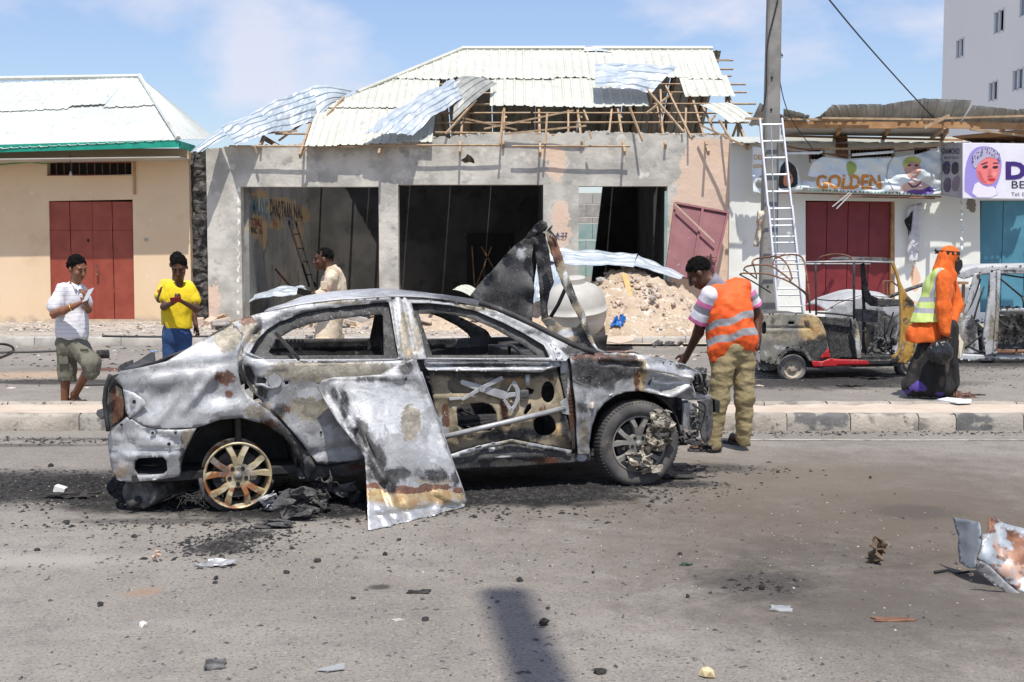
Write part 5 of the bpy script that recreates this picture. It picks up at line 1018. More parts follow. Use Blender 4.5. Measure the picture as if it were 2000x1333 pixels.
# --- boot: lid remains, deck, tail
deck = [cside(*p) for p in ((218, 735), (300, 713), (352, 690), (423, 650), (455, 632))]
def deckp(s, t):
    i = t*4; k = min(int(i), 3); q = deck[k]*(1-i+k)+deck[k+1]*(i-k); w = q[1]+(CWID-2*q[1])*s
    return cw(np.array([q[0]-.10*math.sin(math.pi*s)*(1-t), w, q[2]-.30*min(1., s*5)-.04*s+.02*mnoise.noise((q[0]*5, w*5, 1.))]))
g = MB(); g.grid(deckp, 16, 14); g.build('boot_floor', M_['soot_metal'], CAR, smooth=True, solid=.01, fix=False)
lid = [cpx(*p) for p in ((240, 724, .28), (256, 716, .45), (276, 704, .7), (292, 693, .95), (301, 690, 1.0), (303, 706, .8), (300, 716, .4), (262, 726, .2))]
g = MB(); g.prism([cw(q) for q in lid], (0, .01, .012)); g.build('boot_lid_scrap', M_['soot_metal'], CAR)
g = MB(); g.grid(lambda s, t: cw(np.array([-.60-.10*math.sin(math.pi*s)+.02*t, .30+(CWID-.58)*s, .24+.62*t])), 12, 8); g.build('tail_panel', M_['soot_metal'], CAR, smooth=True, solid=.01)
# --- far side lower body, floor, tunnel, bulkheads, wheel housings
def farp(s, t):
    u = -.66+3.85*s; z = .24+(.36+.34*min(1, max(0, (u+.1)/.5)))*t; return cw(np.array([u, CWID-float(wf(u, z)), z]))
g = MB(); g.grid(farp, 60, 12); V = g.V; L = (V-CA); uu = L @ CU; zz = L[:, 2]; keep = ~(((uu-.03)**2+(zz-.28)**2 < .34**2) | ((uu-2.75)**2+(zz-.30)**2 < .36**2)); F = [f for f in g.f if all(keep[i] for i in f)]
mesh_obj('far_side_panel', V, F, M_['soot_metal'], CAR, smooth=True, solid=.01)
def cbox(name, u0, u1, w0, w1, z0, z1, m='soot_metal'):
    g = MB(); V = [cw(np.array([u, w, z])) for u in (u0, u1) for w in (w0, w1) for z in (z0, z1)]; g.add(V, [(0, 1, 3, 2), (4, 6, 7, 5), (0, 4, 5, 1), (2, 3, 7, 6), (0, 2, 6, 4), (1, 5, 7, 3)]); return g.build(name, M_[m], CAR, bevel=.01)
cbox('floor_pan', -.62, 2.62, .14, CWID-.14, .20, .26); cbox('tunnel', .4, 2.5, .74, .96, .26, .42); cbox('bulkhead', 2.32, 2.36, .12, CWID-.12, .26, .86); cbox('seat_bulkhead', .02, .06, .20, CWID-.20, .26, .86)
cbox('engine_block', 2.55, 3.0, .45, 1.2, .30, .74); cbox('radiator_support', 3.20, 3.24, .30, CWID-.25, .28, .66); cbox('cross_beam', 3.24, 3.32, .35, CWID-.25, .42, .54, 'steel_pale')
g = MB()
for i, (u, w, z, r) in enumerate(((2.62, .34, .78, .10), (2.9, .5, .70, .11), (2.75, .8, .76, .12), (3.02, .7, .66, .10), (2.6, 1.2, .74, .12), (2.95, 1.1, .66, .12))): g.rock(cw(np.array([u, w, z])), r, .8, i+70)
g.build('engine_debris', M_['char_grey'], CAR)
for nm, u0, z0, r in (('wheel_housing', .03, .26, .355), ('wheel_housing', 2.75, .30, .365)):
    for far in (0, 1):
        g = MB(); g.grid(lambda s, t: cw(np.array([u0+r*math.cos(math.pi*s), (CWID-.06-.36*t) if far else (.075+.36*t), z0+r*math.sin(math.pi*s)])), 20, 3); g.build(nm, M_['soot_metal'], CAR, smooth=True, solid=.008, fix=False)
        g = MB(); n = 20; V = [cw(np.array([u0+r*math.cos(math.pi*k/n), (CWID-.42) if far else .43, z0+r*math.sin(math.pi*k/n)])) for k in range(n+1)]+[cw(np.array([u0+s_*r, (CWID-.42) if far else .43, .14])) for s_ in (-1, 1)]; g.add(V, [tuple(range(n+1))+(n+1, n+2)]); g.build('inner_arch', M_['soot_metal'], CAR, solid=.01)
# burnt seats, steering wheel, dash tube
for u in (.62, 1.55):
    for w in (.28, 1.0):
        sb = MB(); q = lambda a, b, c: cw(np.array([a, b, c]))
        for k in range(5): sb.tube([q(u, w+.1*k, .34), q(u-.05, w+.1*k, .55), q(u-.18, w+.1*k, .74)], .009, 5)
        sb.tube([q(u+.4, w, .40), q(u, w, .36), q(u-.2, w, .77), q(u-.2, w+.42, .77), q(u, w+.42, .36), q(u+.4, w+.42, .40)], .016, 6)
        for k in range(6): sb.tube([q(u+.07*k, w, .385), q(u+.07*k, w+.42, .385)], .008, 5)
        sb.build('seat_frame', M_['soot_metal'], CAR)
for px, py, w in ((748, 662, .62), (774, 664, .42)): g = MB(); a = cpx(px, py, w); g.tube([cw(a+np.array([.01, 0, -.22])), cw(a+np.array([0, 0, -.06])), cw(a)], [.012, .016, .022], 7); g.build('seat_post', M_['soot_metal'], CAR, smooth=True)
ctube('dash_tube', ((1062, 694, .2), (1040, 690, .8), (1020, 688, 1.5)), .03, 'soot_metal'); cbox('dash_remains', 2.12, 2.34, .2, CWID-.2, .70, .90)
g = MB(); Mx = Matrix.Translation(Vector(cw(np.array([2.05, .45, .82])))) @ Matrix.Rotation(R(62), 4, Vector(CW)); g.lathe([(.17+.012*math.cos(a), .012*math.sin(a)) for a in np.linspace(0, 2*math.pi, 7)], 24, Mx); g.build('steering_ring', M_['soot_metal'], CAR, smooth=True)
# --- front door without its skin
fdoor = cpanel('front_door_inner', [(836, 716), (1086, 712), (1094, 745), (1106, 800), (1113, 850), (1117, 880), (1080, 875), (1040, 866), (1000, 858), (950, 868), (905, 880), (872, 892), (862, 845), (848, 790)],
    [[(890, 812), (894, 798), (908, 789), (945, 786), (960, 792), (968, 806), (969, 828), (958, 842), (905, 842), (892, 832)], [(1070+13*math.cos(a), 766+21*math.sin(a)) for a in np.linspace(0, 6.28, 15)[:-1]], [(1063+21*math.cos(a), 830+22*math.sin(a)) for a in np.linspace(0, 6.28, 17)[:-1]],
     [(874, 746), (882, 738), (925, 738), (928, 758), (912, 768), (884, 769), (875, 760)], [(1022, 808), (1030, 792), (1037, 788), (1038, 798), (1028, 811)], [(1022, 767), (1032, 758), (1044, 762), (1042, 770), (1030, 772)]], 'car_khaki',
    marks=[('soot', 960, 728, 150, 12, 1.1), ('rust', 870, 810, 10, 26, .9), ('rust', 1060, 800, 20, 16, .6), ('rust', 1075, 735, 16, 14, .7), ('rust', 985, 810, 10, 40, .8), ('soot', 1105, 830, 14, 40, 1.0), ('soot', 1000, 850, 100, 14, .9), ('ash', 860, 840, 14, 26, 1.0), ('gold', 1010, 745, 40, 20, .6), ('gold', 1090, 845, 14, 20, .8), ('soot', 900, 730, 40, 16, .9), ('soot', 945, 775, 40, 10, .5), ('soot', 1010, 780, 14, 30, .4)],
    dents=[('l', 886, 800, 900, 845, 5, -.018), ('l', 972, 795, 974, 840, 5, -.018), ('g', 1010, 765, 30, 30, .02), ('g', 1090, 845, 14, 20, -.03), ('l', 1086, 730, 1112, 860, 4, -.02), ('l', 850, 775, 930, 776, 4, -.012), ('l', 985, 735, 990, 850, 5, .02)], off=.085, step=.018, noise=.010, nscale=10)
cpanel('belt_rail', [(828, 702), (1076, 700), (1092, 706), (1096, 716), (1068, 722), (1058, 728), (836, 724), (830, 714)], m='car_ash', marks=[('steel', 900, 722, 80, 6, 1.0), ('steel', 1030, 722, 40, 6, .8), ('soot', 960, 714, 130, 4, 1.0), ('soot', 960, 703, 130, 2.5, .9)], dents=[('l', 834, 708, 1080, 706, 3, .018), ('l', 834, 717, 1070, 714, 3, .03), ('l', 836, 722, 1060, 722, 3, -.015)], off=.02, step=.013, noise=.003)
for px in (856, 988, 1030): disc(px, 709, .008, .004, .015, 'steel_pale', 'rivet')
def cplate(name, pts, off, th, m, parent=None):
    g = MB(); P = [cw(cside(*p, off)) for p in pts]; g.prism(P, CW*th); return g.build(name, M_[m], parent or CAR, bevel=.003)
cplate('regulator_arm', [(899, 745), (903, 742), (940, 752), (985, 764), (996, 770), (992, 780), (980, 780), (938, 766), (900, 751)], .055, .012, 'steel_pale', fdoor); cplate('regulator_arm', [(900, 780), (904, 784), (940, 764), (984, 742), (982, 736), (978, 735), (936, 757)], .040, .012, 'steel_pale', fdoor)
disc(942, 760, .022, .012, .028, 'steel_pale', 'regulator_pivot', fdoor)
cplate('regulator_sector', [(1003, 743), (1008, 746), (1016, 762), (1016, 780), (1008, 796), (999, 806), (994, 802), (1004, 790), (1009, 774), (1006, 760), (1000, 752), (994, 764), (990, 766)], .05, .010, 'steel_pale', fdoor); cplate('regulator_sector', [(982, 782), (988, 780), (1002, 800), (998, 808)], .05, .010, 'steel_pale', fdoor); cplate('regulator_plate', [(985, 768), (1012, 766), (1013, 774), (990, 778)], .056, .008, 'steel_pale', fdoor)
g = MB(); q = cw(cside(1030, 745, .06)); g.tube([q+CZ*.045, q-CZ*.03], .018, 12); g.build('window_motor', M_['steel_pale'], fdoor, smooth=True); g = MB(); g.box(cw(cside(1024, 770, .07)), (.06, .03, .06)); g.build('motor_gearbox', M_['char_grey'], fdoor, bevel=.01)
cplate('guide_rail', [(876, 777), (902, 776), (903, 781), (878, 783)], .06, .01, 'steel_pale', fdoor)
ctube('impact_beam', ((866, 854, .075), (985, 826, .07), (1104, 797, .075)), .0185, 'steel_pale'); cplate('beam_bracket', [(1094, 786), (1108, 776), (1112, 800), (1113, 812), (1098, 808)], .05, .008, 'steel_pale')
cpanel('door_bottom_lip', [(872, 892), (905, 880), (950, 868), (1000, 858), (1050, 868), (1117, 880), (1116, 888), (1060, 878), (1000, 866), (950, 876), (905, 890), (876, 902)], marks=[('ash', 900, 885, 40, 12, 1), ('khaki', 1010, 864, 40, 10, .8), ('soot', 1080, 880, 40, 8, .7)], off=.04, noise=.008)
cpanel('hinge_pillar', [(1092, 702), (1112, 696), (1118, 740), (1125, 800), (1128, 876), (1118, 884), (1114, 840), (1107, 790), (1096, 740)], m='car_dark', marks=[('rust', 1118, 800, 10, 60, .9), ('ash', 1102, 715, 8, 18, 1.0), ('ash', 1110, 760, 4, 30, .8)], off=.05, noise=.006)
for k in range(5): cplate('pillar_slot', [(1112, 770+k*7), (1122, 769+k*7), (1122, 771+k*7), (1112, 772+k*7)], .04, .004, 'soot_metal')
mir = cpanel('mirror_mount', [(1074, 668), (1088, 676), (1102, 690), (1110, 700), (1104, 706), (1088, 706)], [[(1089, 690), (1094, 690), (1094, 698), (1089, 698)]], marks=[('ash', 1094, 692, 30, 30, 1.0)], off=-.004, step=.012, noise=.002)
for px, py in ((1085, 682), (1098, 702), (1087, 702)): disc(px, py, .005, .003, -.008, 'black', 'bolt_hole', mir, 8)
# --- sill
cpanel('sill', [(592, 908), (640, 912), (711, 900), (852, 890), (905, 884), (1000, 868), (1118, 886), (1154, 888), (1154, 902), (1060, 908), (907, 918), (700, 926), (596, 942)], m='car_dark', marks=[('khaki', 1010, 906, 60, 8, .9), ('rust', 1060, 900, 40, 8, .8), ('rust', 700, 912, 50, 8, .7), ('ash', 1138, 894, 12, 8, .9), ('ash', 960, 878, 8, 5, 1.0), ('steel', 1000, 893, 40, 2, .8)], dents=[('l', 940, 895, 1060, 890, 4, -.02)], off=.06, noise=.006)
# --- front wing
wing = cpanel('front_wing', [(1112, 695), (1140, 690), (1180, 689), (1219, 688), (1236, 689), (1270, 697), (1310, 705), (1339, 714), (1356, 724), (1366, 730), (1346, 740), (1340, 750), (1350, 768), (1358, 780), (1345, 782), (1320, 776), (1296, 773), (1270, 768), (1248, 764), (1222, 766), (1200, 774), (1180, 788), (1166, 806), (1155, 838), (1151, 866), (1152, 888), (1130, 889), (1127, 868), (1125, 800), (1118, 742)],
    [[(1145, 737), (1158, 737), (1157, 743), (1147, 742)], [(1268, 752), (1276, 746), (1286, 735), (1284, 743), (1274, 754)]],
    marks=[('soot', 1160, 730, 60, 36, 1.0), ('soot', 1210, 720, 46, 26, 1.15), ('soot', 1140, 780, 20, 60, .6), ('soot', 1185, 755, 24, 16, .8), ('ash', 1150, 780, 20, 30, .55), ('ash', 1200, 755, 30, 10, .4), ('rust', 1150, 697, 34, 10, 1.2), ('rust', 1200, 702, 44, 9, 1.2), ('gold', 1222, 700, 16, 9, 1.1), ('gold', 1250, 735, 13, 34, 1.1), ('rust', 1243, 740, 7, 34, .9), ('steel', 1300, 738, 46, 30, 1.15), ('steel', 1250, 694, 26, 6, .9), ('soot', 1300, 765, 40, 8, .5), ('khaki', 1138, 850, 12, 40, .7), ('soot', 1330, 716, 16, 6, .6), ('soot', 1178, 692, 30, 5, .6)],
    dents=[('l', 1172, 708, 1250, 712, 3.5, .028), ('l', 1172, 702, 1250, 706, 4, -.012), ('g', 1282, 745, 18, 14, .045), ('l', 1260, 720, 1340, 735, 9, -.04), ('g', 1310, 752, 20, 14, .05), ('l', 1300, 776, 1345, 752, 8, -.045), ('l', 1345, 735, 1356, 776, 6, -.03), ('g', 1265, 705, 24, 8, -.02), ('g', 1330, 725, 12, 8, .03), ('g', 1180, 745, 30, 30, .012), ('l', 1154, 745, 1156, 800, 3, .015), ('g', 1146, 830, 10, 40, -.01)], noise=.010, nscale=9, step=.016)
for px, py in ((1310, 712), (1322, 714), (1335, 720), (1296, 709), (1258, 748)): disc(px, py, .006, .003, -.012, 'black', 'shrapnel_hole', wing, 8)
g = MB(); q = cw(cside(1157, 793, -.012)); g.rock(q, .022, 1.3, 3); g.build('melted_lump', M_['stone_pale'], wing)
g = MB(); g.tube([cw(cside(1190, 773, -.01)), cw(cside(1196, 770, -.012))], .007, 6); g.build('clip', M_['steel_pale'], wing)
# wing top turning in towards the engine bay, far wing
wt_ = [cside(*p) for p in ((1112, 695), (1180, 689), (1236, 689), (1270, 697), (1310, 705), (1339, 714), (1364, 729))]
g = MB()
def wtop(s, t):
    i = t*6; k = min(int(i), 5); q = (wt_[k]*(1-i+k)+wt_[k+1]*(i-k)).copy(); q[1] += .15*s; q[2] += .010*math.sin(s*3.)-.03*s+.01*mnoise.noise((q[0]*9, s*3, 0)); return cw(q)
g.grid(wtop, 6, 40); V = g.V; mesh_obj('wing_top', V, g.f, M_['car_ash'], CAR, smooth=True, solid=.006, attrs=paint_marks(V, [('soot', 1140, 692, 40, 12, 1), ('rust', 1190, 694, 50, 10, 1), ('gold', 1225, 694, 16, 9, 1), ('steel', 1300, 706, 60, 14, 1)]))
def wfar(s, t):
    i = t*6; k = min(int(i), 5); q = (wt_[k]*(1-i+k)+wt_[k+1]*(i-k)).copy(); q[1] = CWID-q[1]-.18*s; q[2] += -.04*s-.02; return cw(q)
g = MB(); g.grid(wfar, 3, 20); g.build('far_wing_top', M_['soot_metal'], CAR, smooth=True, solid=.006)
# --- hood buckled up into a peak
HD = MB()
def hood(name, pts, m, marks=(), bulge=0., step=.03):
    """sheet piece from pixel outline with its own depth at each corner (third value, metres across the car)"""
    o = [(p[0], p[1]) for p in pts]; V2, T = fill2d(o, (), step*280); Wt = np.array([p[2] for p in pts]); PP = np.array(o, float)
    d = 1/(((V2[:, None]-PP[None])**2).sum(-1)+60.); w = (d*Wt).sum(1)/d.sum(1); L = np.array([cpx(a[0], a[1], b) for a, b in zip(V2, w)]); L[:, 1] += bulge*fbm(L, 5, 3, len(pts)); Vw = cw(L); return mesh_obj(name, Vw, [tuple(t) for t in T], M_[m], CAR, smooth=True, solid=.008, attrs=paint_marks(Vw, marks))
hood('hood_leaf', [(916, 580, 1.35), (940, 552, 1.3), (975, 512, 1.2), (1006, 480, 1.05), (1024, 466, .95), (1034, 460, .9), (1044, 464, .85), (1040, 500, .85), (1042, 560, .85), (1040, 620, .85), (1036, 668, .85), (1030, 660, .9), (985, 625, 1.1), (950, 600, 1.25)], 'car_dark', [('ash', 985, 545, 46, 36, .36), ('ash', 1020, 500, 16, 22, .5), ('soot', 985, 590, 60, 22, 1.0)], .03)
hood('hood_peak', [(1026, 466, .9), (1034, 452, .85), (1046, 438, .75), (1058, 431, .65), (1068, 434, .6), (1071, 444, .58), (1066, 452, .62), (1050, 456, .75), (1036, 466, .85)], 'car_dark', [('soot', 1060, 440, 20, 14, 1), ('ash', 1046, 448, 10, 7, .7)], .02, .02)
hood('hood_edge', [(1065, 452, .58), (1072, 448, .55), (1086, 468, .5), (1098, 500, .44), (1104, 522, .40), (1116, 552, .33), (1130, 590, .26), (1142, 610, .22), (1150, 640, .18), (1160, 668, .13), (1163, 682, .10), (1158, 680, .12), (1146, 656, .2), (1132, 626, .27), (1116, 594, .34), (1098, 556, .42), (1084, 518, .5), (1074, 486, .56)], 'car_khaki', [('rust', 1085, 490, 16, 40, .9), ('soot', 1120, 570, 14, 26, .9), ('ash', 1105, 545, 6, 20, .7), ('soot', 1150, 640, 10, 40, .8), ('ash', 1140, 625, 5, 22, .7)], .01, .02)
hood('hood_brace', [(1044, 464, .78), (1064, 454, .66), (1070, 480, .66), (1074, 505, .68), (1078, 535, .68), (1082, 552, .66), (1074, 570, .68), (1070, 600, .68), (1072, 632, .64), (1058, 628, .72), (1056, 590, .74), (1050, 530, .78), (1046, 490, .8)], 'car_dark', [('soot', 1060, 530, 60, 120, 1)], .02, .02)
hood('hood_skirt', [(1058, 626, .62), (1076, 620, .55), (1100, 640, .45), (1125, 640, .36), (1136, 628, .3), (1146, 648, .22), (1160, 680, .12), (1140, 688, .18), (1110, 672, .35), (1080, 656, .5)], 'car_khaki', [('soot', 1140, 670, 18, 26, 1), ('soot', 1070, 632, 16, 10, 1), ('ash', 1105, 652, 26, 9, .9)], .02, .02)
ctube('hood_stay', ((1074, 622, .6), (1090, 596, .5), (1104, 565, .42)), .014, 'soot_metal'); ctube('hood_hinge', ((1158, 672, .12), (1166, 684, .11), (1186, 692, .10)), .012, 'steel_pale')
g = MB(); g.tube([cw(cpx(*p)) for p in ((1070, 450, .55), (1078, 442, .5), (1074, 450, .5), (1084, 462, .48), (1088, 470, .47))], .006, 5); g.build('hood_wire', M_['soot_metal'], CAR)
# windscreen scuttle
g = MB(); g.grid(lambda s, t: cw(np.array([2.30+.20*t-.08*math.sin(math.pi*s)*0, .14+(CWID-.28)*s, .95-.05*t+.02*mnoise.noise((s*9, t*3, 0))])), 20, 4); g.build('scuttle', M_['soot_metal'], CAR, smooth=True, solid=.01)
# --- smashed front end
def crumple(c, size, seed, amp=.5, n=12, rot=None):
    """crushed sheet metal: a folded square of sheet"""
    r = np.random.default_rng(seed); S, T = np.meshgrid(np.linspace(-.5, .5, n+1), np.linspace(-.5, .5, n+1)); P = np.stack([S, T, 0*S], -1).reshape(-1, 3)
    N = np.stack([fbm(P, 2.1, 3, seed*7.1+k*31) for k in range(3)], 1); ridge = np.abs(fbm(P, 3.3, 2, seed*3.7))[:, None]; P = P*(1-.35*amp)+N*amp*np.array([.45, .45, .8])+ridge*np.array([0, 0, .5])*amp
    q = Matrix.Rotation(r.uniform(0, 6.28), 3, 'Z') @ Matrix.Rotation(r.uniform(-1, 1) if rot is None else rot, 3, 'X'); P = P @ np.array(q).T*np.asarray(size, float)+np.asarray(c, float); k = n+1
    return P, [(j*k+i, j*k+i+1, (j+1)*k+i+1, (j+1)*k+i) for j in range(n) for i in range(n)]
def ccrump(name, px, py, w, size, seed, m, amp=.6, rot=1.2):
    V, F = crumple(cw(cpx(px, py, w)), size, seed, amp, rot=rot); return mesh_obj(name, V, F, M_[m], CAR, smooth=False, solid=.004, attrs=paint_marks(V, []))
cplate('radiator_plate', [(1366, 784), (1380, 780), (1392, 782), (1393, 830), (1388, 858), (1380, 868), (1372, 858), (1366, 830)], .0, .02, 'char_grey'); cplate('lamp_bracket', [(1336, 790), (1352, 786), (1362, 790), (1362, 840), (1352, 842), (1334, 836)], .02, .03, 'steel_pale'); cplate('lamp_bracket', [(1356, 762), (1364, 750), (1372, 768), (1390, 772), (1388, 780), (1358, 782)], .10, .02, 'steel_pale')
cplate('bumper_clip', [(1396, 780), (1406, 783), (1406, 808), (1397, 806)], .0, .05, 'soot_metal'); cplate('bumper_clip', [(1388, 782), (1397, 780), (1398, 806), (1390, 806)], .04, .03, 'soot_metal')
for px, py, r in ((1381, 815, .008), (1381, 832, .006), (1382, 858, .014)): disc(px, py, r, .004, -.006, 'black', 'bolt_hole', None, 10)
g = MB(); g.box(cw(cpx(1358, 745, .30)), (.10, .22, .14)); g.build('lamp_cavity', M_['black'], CAR, bevel=.01)
for a in (((1340, 728, .12), (1356, 722, .14), (1368, 732, .16), (1372, 748, .2), (1358, 758, .2)), ((1346, 738, .12), (1352, 756, .12), (1360, 780, .12)), ((1362, 785, .08), (1374, 786, .05), (1380, 800, .05), (1370, 830, .06), (1360, 846, .06)), ((1352, 790, .06), (1368, 800, .04), (1376, 806, .04))): ctube('torn_edge', a, .009, 'steel_pale' if a[0][0] < 1347 else 'soot_metal', None, 6, 2)
ccrump('crushed_metal', 1360, 735, .22, (.16, .16, .12), 3, 'car_dark'); ccrump('crushed_metal', 1352, 860, .1, (.20, .14, .12), 5, 'car_dark'); ccrump('crushed_metal', 1376, 874, .05, (.14, .12, .08), 8, 'car_dark'); ccrump('crushed_metal', 1372, 760, .3, (.14, .14, .1), 9, 'car_dark'); ccrump('crushed_metal', 1340, 815, .2, (.2, .2, .18), 12, 'car_dark'); ccrump('crushed_metal', 1330, 850, .12, (.12, .12, .12), 14, 'car_dark')
# --- muffler under the tail
g = MB(); c = cpx(292, 968, .35); ax = np.array([.45, .9, .0]); c_w = cw(c); c_w[2] = .115; a1 = CW*.5+CU*.35; a1 /= np.linalg.norm(a1); e2 = np.cross(a1, CZ)
ring = [c_w-a1*.12+.10*(e2*math.cos(a)*1.25+CZ*math.sin(a)) for a in np.linspace(0, 6.28, 15)[:-1]]; g.prism(ring, a1*.42); g.build('muffler', M_['char_grey'], CAR, bevel=.012)
g = MB(); g.tube([c_w-a1*.08-CZ*.03, c_w-a1*.15-CZ*.05, c_w-a1*.18-CZ*.06-CU*.03], .026, 9); g.build('tail_pipe', M_['soot_metal'], CAR, smooth=True)

# --- wheels
rimg = Mat('heat_stained_alloy'); _n = rimg.noise(7, 5, .6, .5); _c = rimg.mix(rimg.step(_n, .36, .6), (.46, .37, .20), (.62, .55, .40)); _c = rimg.mix(rimg.step(rimg.noise(5, 6, .65, .6, off=5.), .50, .60), _c, (.30, .12, .045)); _c = rimg.mix(rimg.step(rimg.noise(4, 6, .65, .4, off=12.), .52, .64), _c, (.16, .15, .145))
M_['rim_gold'] = rimg.done(_c, .55, .35, rimg.bump(rimg.noise(40, 4, .6), .15, .01)); M_['rim_grey'] = mat('rim_grey', (.20, .19, .17), (.30, .28, .26), 9, .35, .65, .6, .3, .2, 40, layers=[((.08, .07, .065), 'n', 6, .56, .7, 0)])
def wheel(px, py, w, rr, m, yaw=0., tyre=None, nm='wheel'):
    c = cw(cpx(px, py, w)); X = CU*math.cos(yaw)+CW*math.sin(yaw); Yv = -CU*math.sin(yaw)+CW*math.cos(yaw)
    T = lambda a, b, d: c+X*a+CZ*b+Yv*d
    Mx = Matrix((tuple(X)+(0,), (0, 0, 1, 0), tuple(Yv)+(0,), (0, 0, 0, 1))).transposed()
    for i in range(3): Mx[i][3] = c[i]
    wh = bpy.data.objects.new(nm, None); COL.objects.link(wh); wh.parent = CAR; MAT_OF[wh.name] = MAT_OF[CAR.name]
    g = MB(); g.lathe([(rr*.90, .055), (rr*.93, .012), (rr*.965, .0), (rr, .0), (rr*1.01, .012), (rr*.97, .03), (rr*.90, .06), (rr*.88, .17), (rr*.97, .20), (rr*1.0, .20)], 48, Mx); g.build('rim', M_[m], wh, smooth=True)
    sp = MB(); ph = .31
    for k in range(5):
        th = ph+k*2*math.pi/5
        for s_ in (-1, 1):
            a0, a1_ = th+s_*.13, th+s_*.30; r0, r1 = rr*.32, rr*.95; wd0, wd1 = rr*.11, rr*.085
            for (ra, aa, wa, da), (rb, ab, wb, db) in (((r0, a0, wd0, .012), (rr*.62, (a0+a1_)/2, wd0*.85, .0)), ((rr*.62, (a0+a1_)/2, wd0*.85, .0), (r1, a1_, wd1*1.35, .008))):
                V = []
                for r_, a_, w_, d_ in ((ra, aa, wa, da), (rb, ab, wb, db)):
                    p = np.array([r_*math.cos(a_), r_*math.sin(a_)]); t = np.array([-math.sin(a_), math.cos(a_)])
                    for sg, dd in ((-1, d_+.03), (-.72, d_), (.72, d_), (1, d_+.03)): q = p+t*w_*sg; V.append(T(q[0], q[1], dd))
                sp.add(V, [(0, 1, 5, 4), (1, 2, 6, 5), (2, 3, 7, 6), (3, 0, 4, 7), (0, 3, 2, 1), (4, 5, 6, 7)])
    sp.build('spokes', M_[m], wh, auto=50)
    g = MB(); g.lathe([(0, .004), (rr*.12, .004), (rr*.14, .012), (rr*.36, .014), (rr*.40, .03), (rr*.38, .07)], 32, Mx); hb = g.build('hub', M_[m], wh, auto=50)
    g = MB(); g.lathe([(0, -.004), (rr*.10, -.002), (rr*.12, .004)], 20, Mx); g.build('centre_cap', M_['rim_grey'], hb, smooth=True)
    for k in range(5):
        a = .31+math.pi/5+k*2*math.pi/5; g = MB(); p = T(rr*.255*math.cos(a), rr*.255*math.sin(a), .009); g.tube([p, p+Yv*.02], rr*.062, 12); g.build('lug_hole', M_['black'], hb)
    g = MB(); g.lathe([(0, .09), (rr*.72, .09), (rr*.72, .115), (0, .115)], 32, Mx); g.build('brake_disc', M_['char_grey'], wh)
    if tyre:
        R0, wd = tyre; prof = [(rr*.985, .012), (rr*1.08, -.012), (rr*1.25, -.022), (R0*.93, -.012), (R0*.985, .012), (R0, .045), (R0, wd-.05), (R0*.985, wd-.02), (R0*.93, wd), (rr*1.2, wd), (rr, wd-.02)]
        g = MB(); g.lathe(prof, 72, Mx); V = g.V.copy(); V[:, 2] = np.where(V[:, 2] < .004, .004-(V[:, 2]-.004)*0, V[:, 2]); low = np.clip((.10-V[:, 2])/.1, 0, 1); V += (-Yv)*(.022*low)[:, None]*(((V-c) @ Yv < .05)[:, None])
        ty = mesh_obj('tyre', V, g.f, M_['tyre_burnt'], wh, smooth=True); fixn(ty)
        gr = MB()
        for k in range(72):
            a = k*2*math.pi/72
            if R0*math.sin(a)+c[2] < .05: continue
            q0, q1 = T((R0*.965)*math.cos(a), (R0*.965)*math.sin(a), -.002), T((R0+.003)*math.cos(a+.03), (R0+.003)*math.sin(a+.03), .07); gr.bar(q0, q1, .012, .008)
        gr.build('tread', M_['tyre_burnt'], ty)
    return wh, T
wr, TR = wheel(465, 930, .05, .212, 'rim_gold', nm='rear_wheel')
g = MB()   # what is left of the rear tyre: a slumped band under the rim
pts = [TR(.226*math.cos(a), max(.226*math.sin(a), -.224), .07) for a in np.linspace(math.pi*1.02, math.pi*1.93, 22)]; g.tube(pts, [.012+.018*math.sin(math.pi*k/21) for k in range(22)], 9); g.build('tyre_remains', M_['tyre_burnt'], wr, smooth=True)
g = MB(); g.tube([TR(.20*math.cos(a), .20*math.sin(a)-.012, .15) for a in np.linspace(math.pi*1.0, math.pi*2.1, 18)], .03, 8); g.build('tyre_remains', M_['char'], wr, smooth=True)
wfr, TF = wheel(1249, 868, .02, .200, 'rim_grey', R(-3), (.302, .19), 'front_wheel')
def lump(name, T, a, b, d, r, seed, m, parent):
    V, F = crumple(T(a, b, d), (r*1.6, r*1.2, r*1.3), seed, .75, 14, 1.3); return mesh_obj(name, V, F, M_[m], parent, solid=.006)
M_['melted_alloy'] = mat('melted_alloy', (.24, .21, .165), (.42, .38, .31), 14, .38, .62, .5, .3, .5, 40, .02, layers=[((.05, .045, .04), 'n', 9, .56, .68, 0)])
for a, b, r, sd in ((-.02, -.10, .10, 1), (.03, -.13, .09, 2), (.13, .09, .12, 4), (.16, .16, .10, 5), (.10, .0, .08, 6), (.19, .03, .09, 7)): lump('melted_alloy', TF, a, b, -.045, r*1.25, sd, 'melted_alloy', wfr)
for px, py, w in ((465, 935, CWID-.2), (1249, 868, CWID-.2)):
    c = cw(cpx(px, py, .05))+CW*(w-.1); Mx = Matrix((tuple(CU)+(0,), (0, 0, 1, 0), tuple(CW)+(0,), (0, 0, 0, 1))).transposed()
    for i in range(3): Mx[i][3] = c[i]
    g = MB(); g.lathe([(0, .0), (.19, .0), (.21, .0), (.285, .0), (.30, .04), (.30, .16), (.28, .19), (0, .19)], 32, Mx); V = g.V; V[:, 2] = np.maximum(V[:, 2], .004); fixn(mesh_obj('far_wheel', V, g.f, M_['tyre_burnt'], CAR, auto=40))

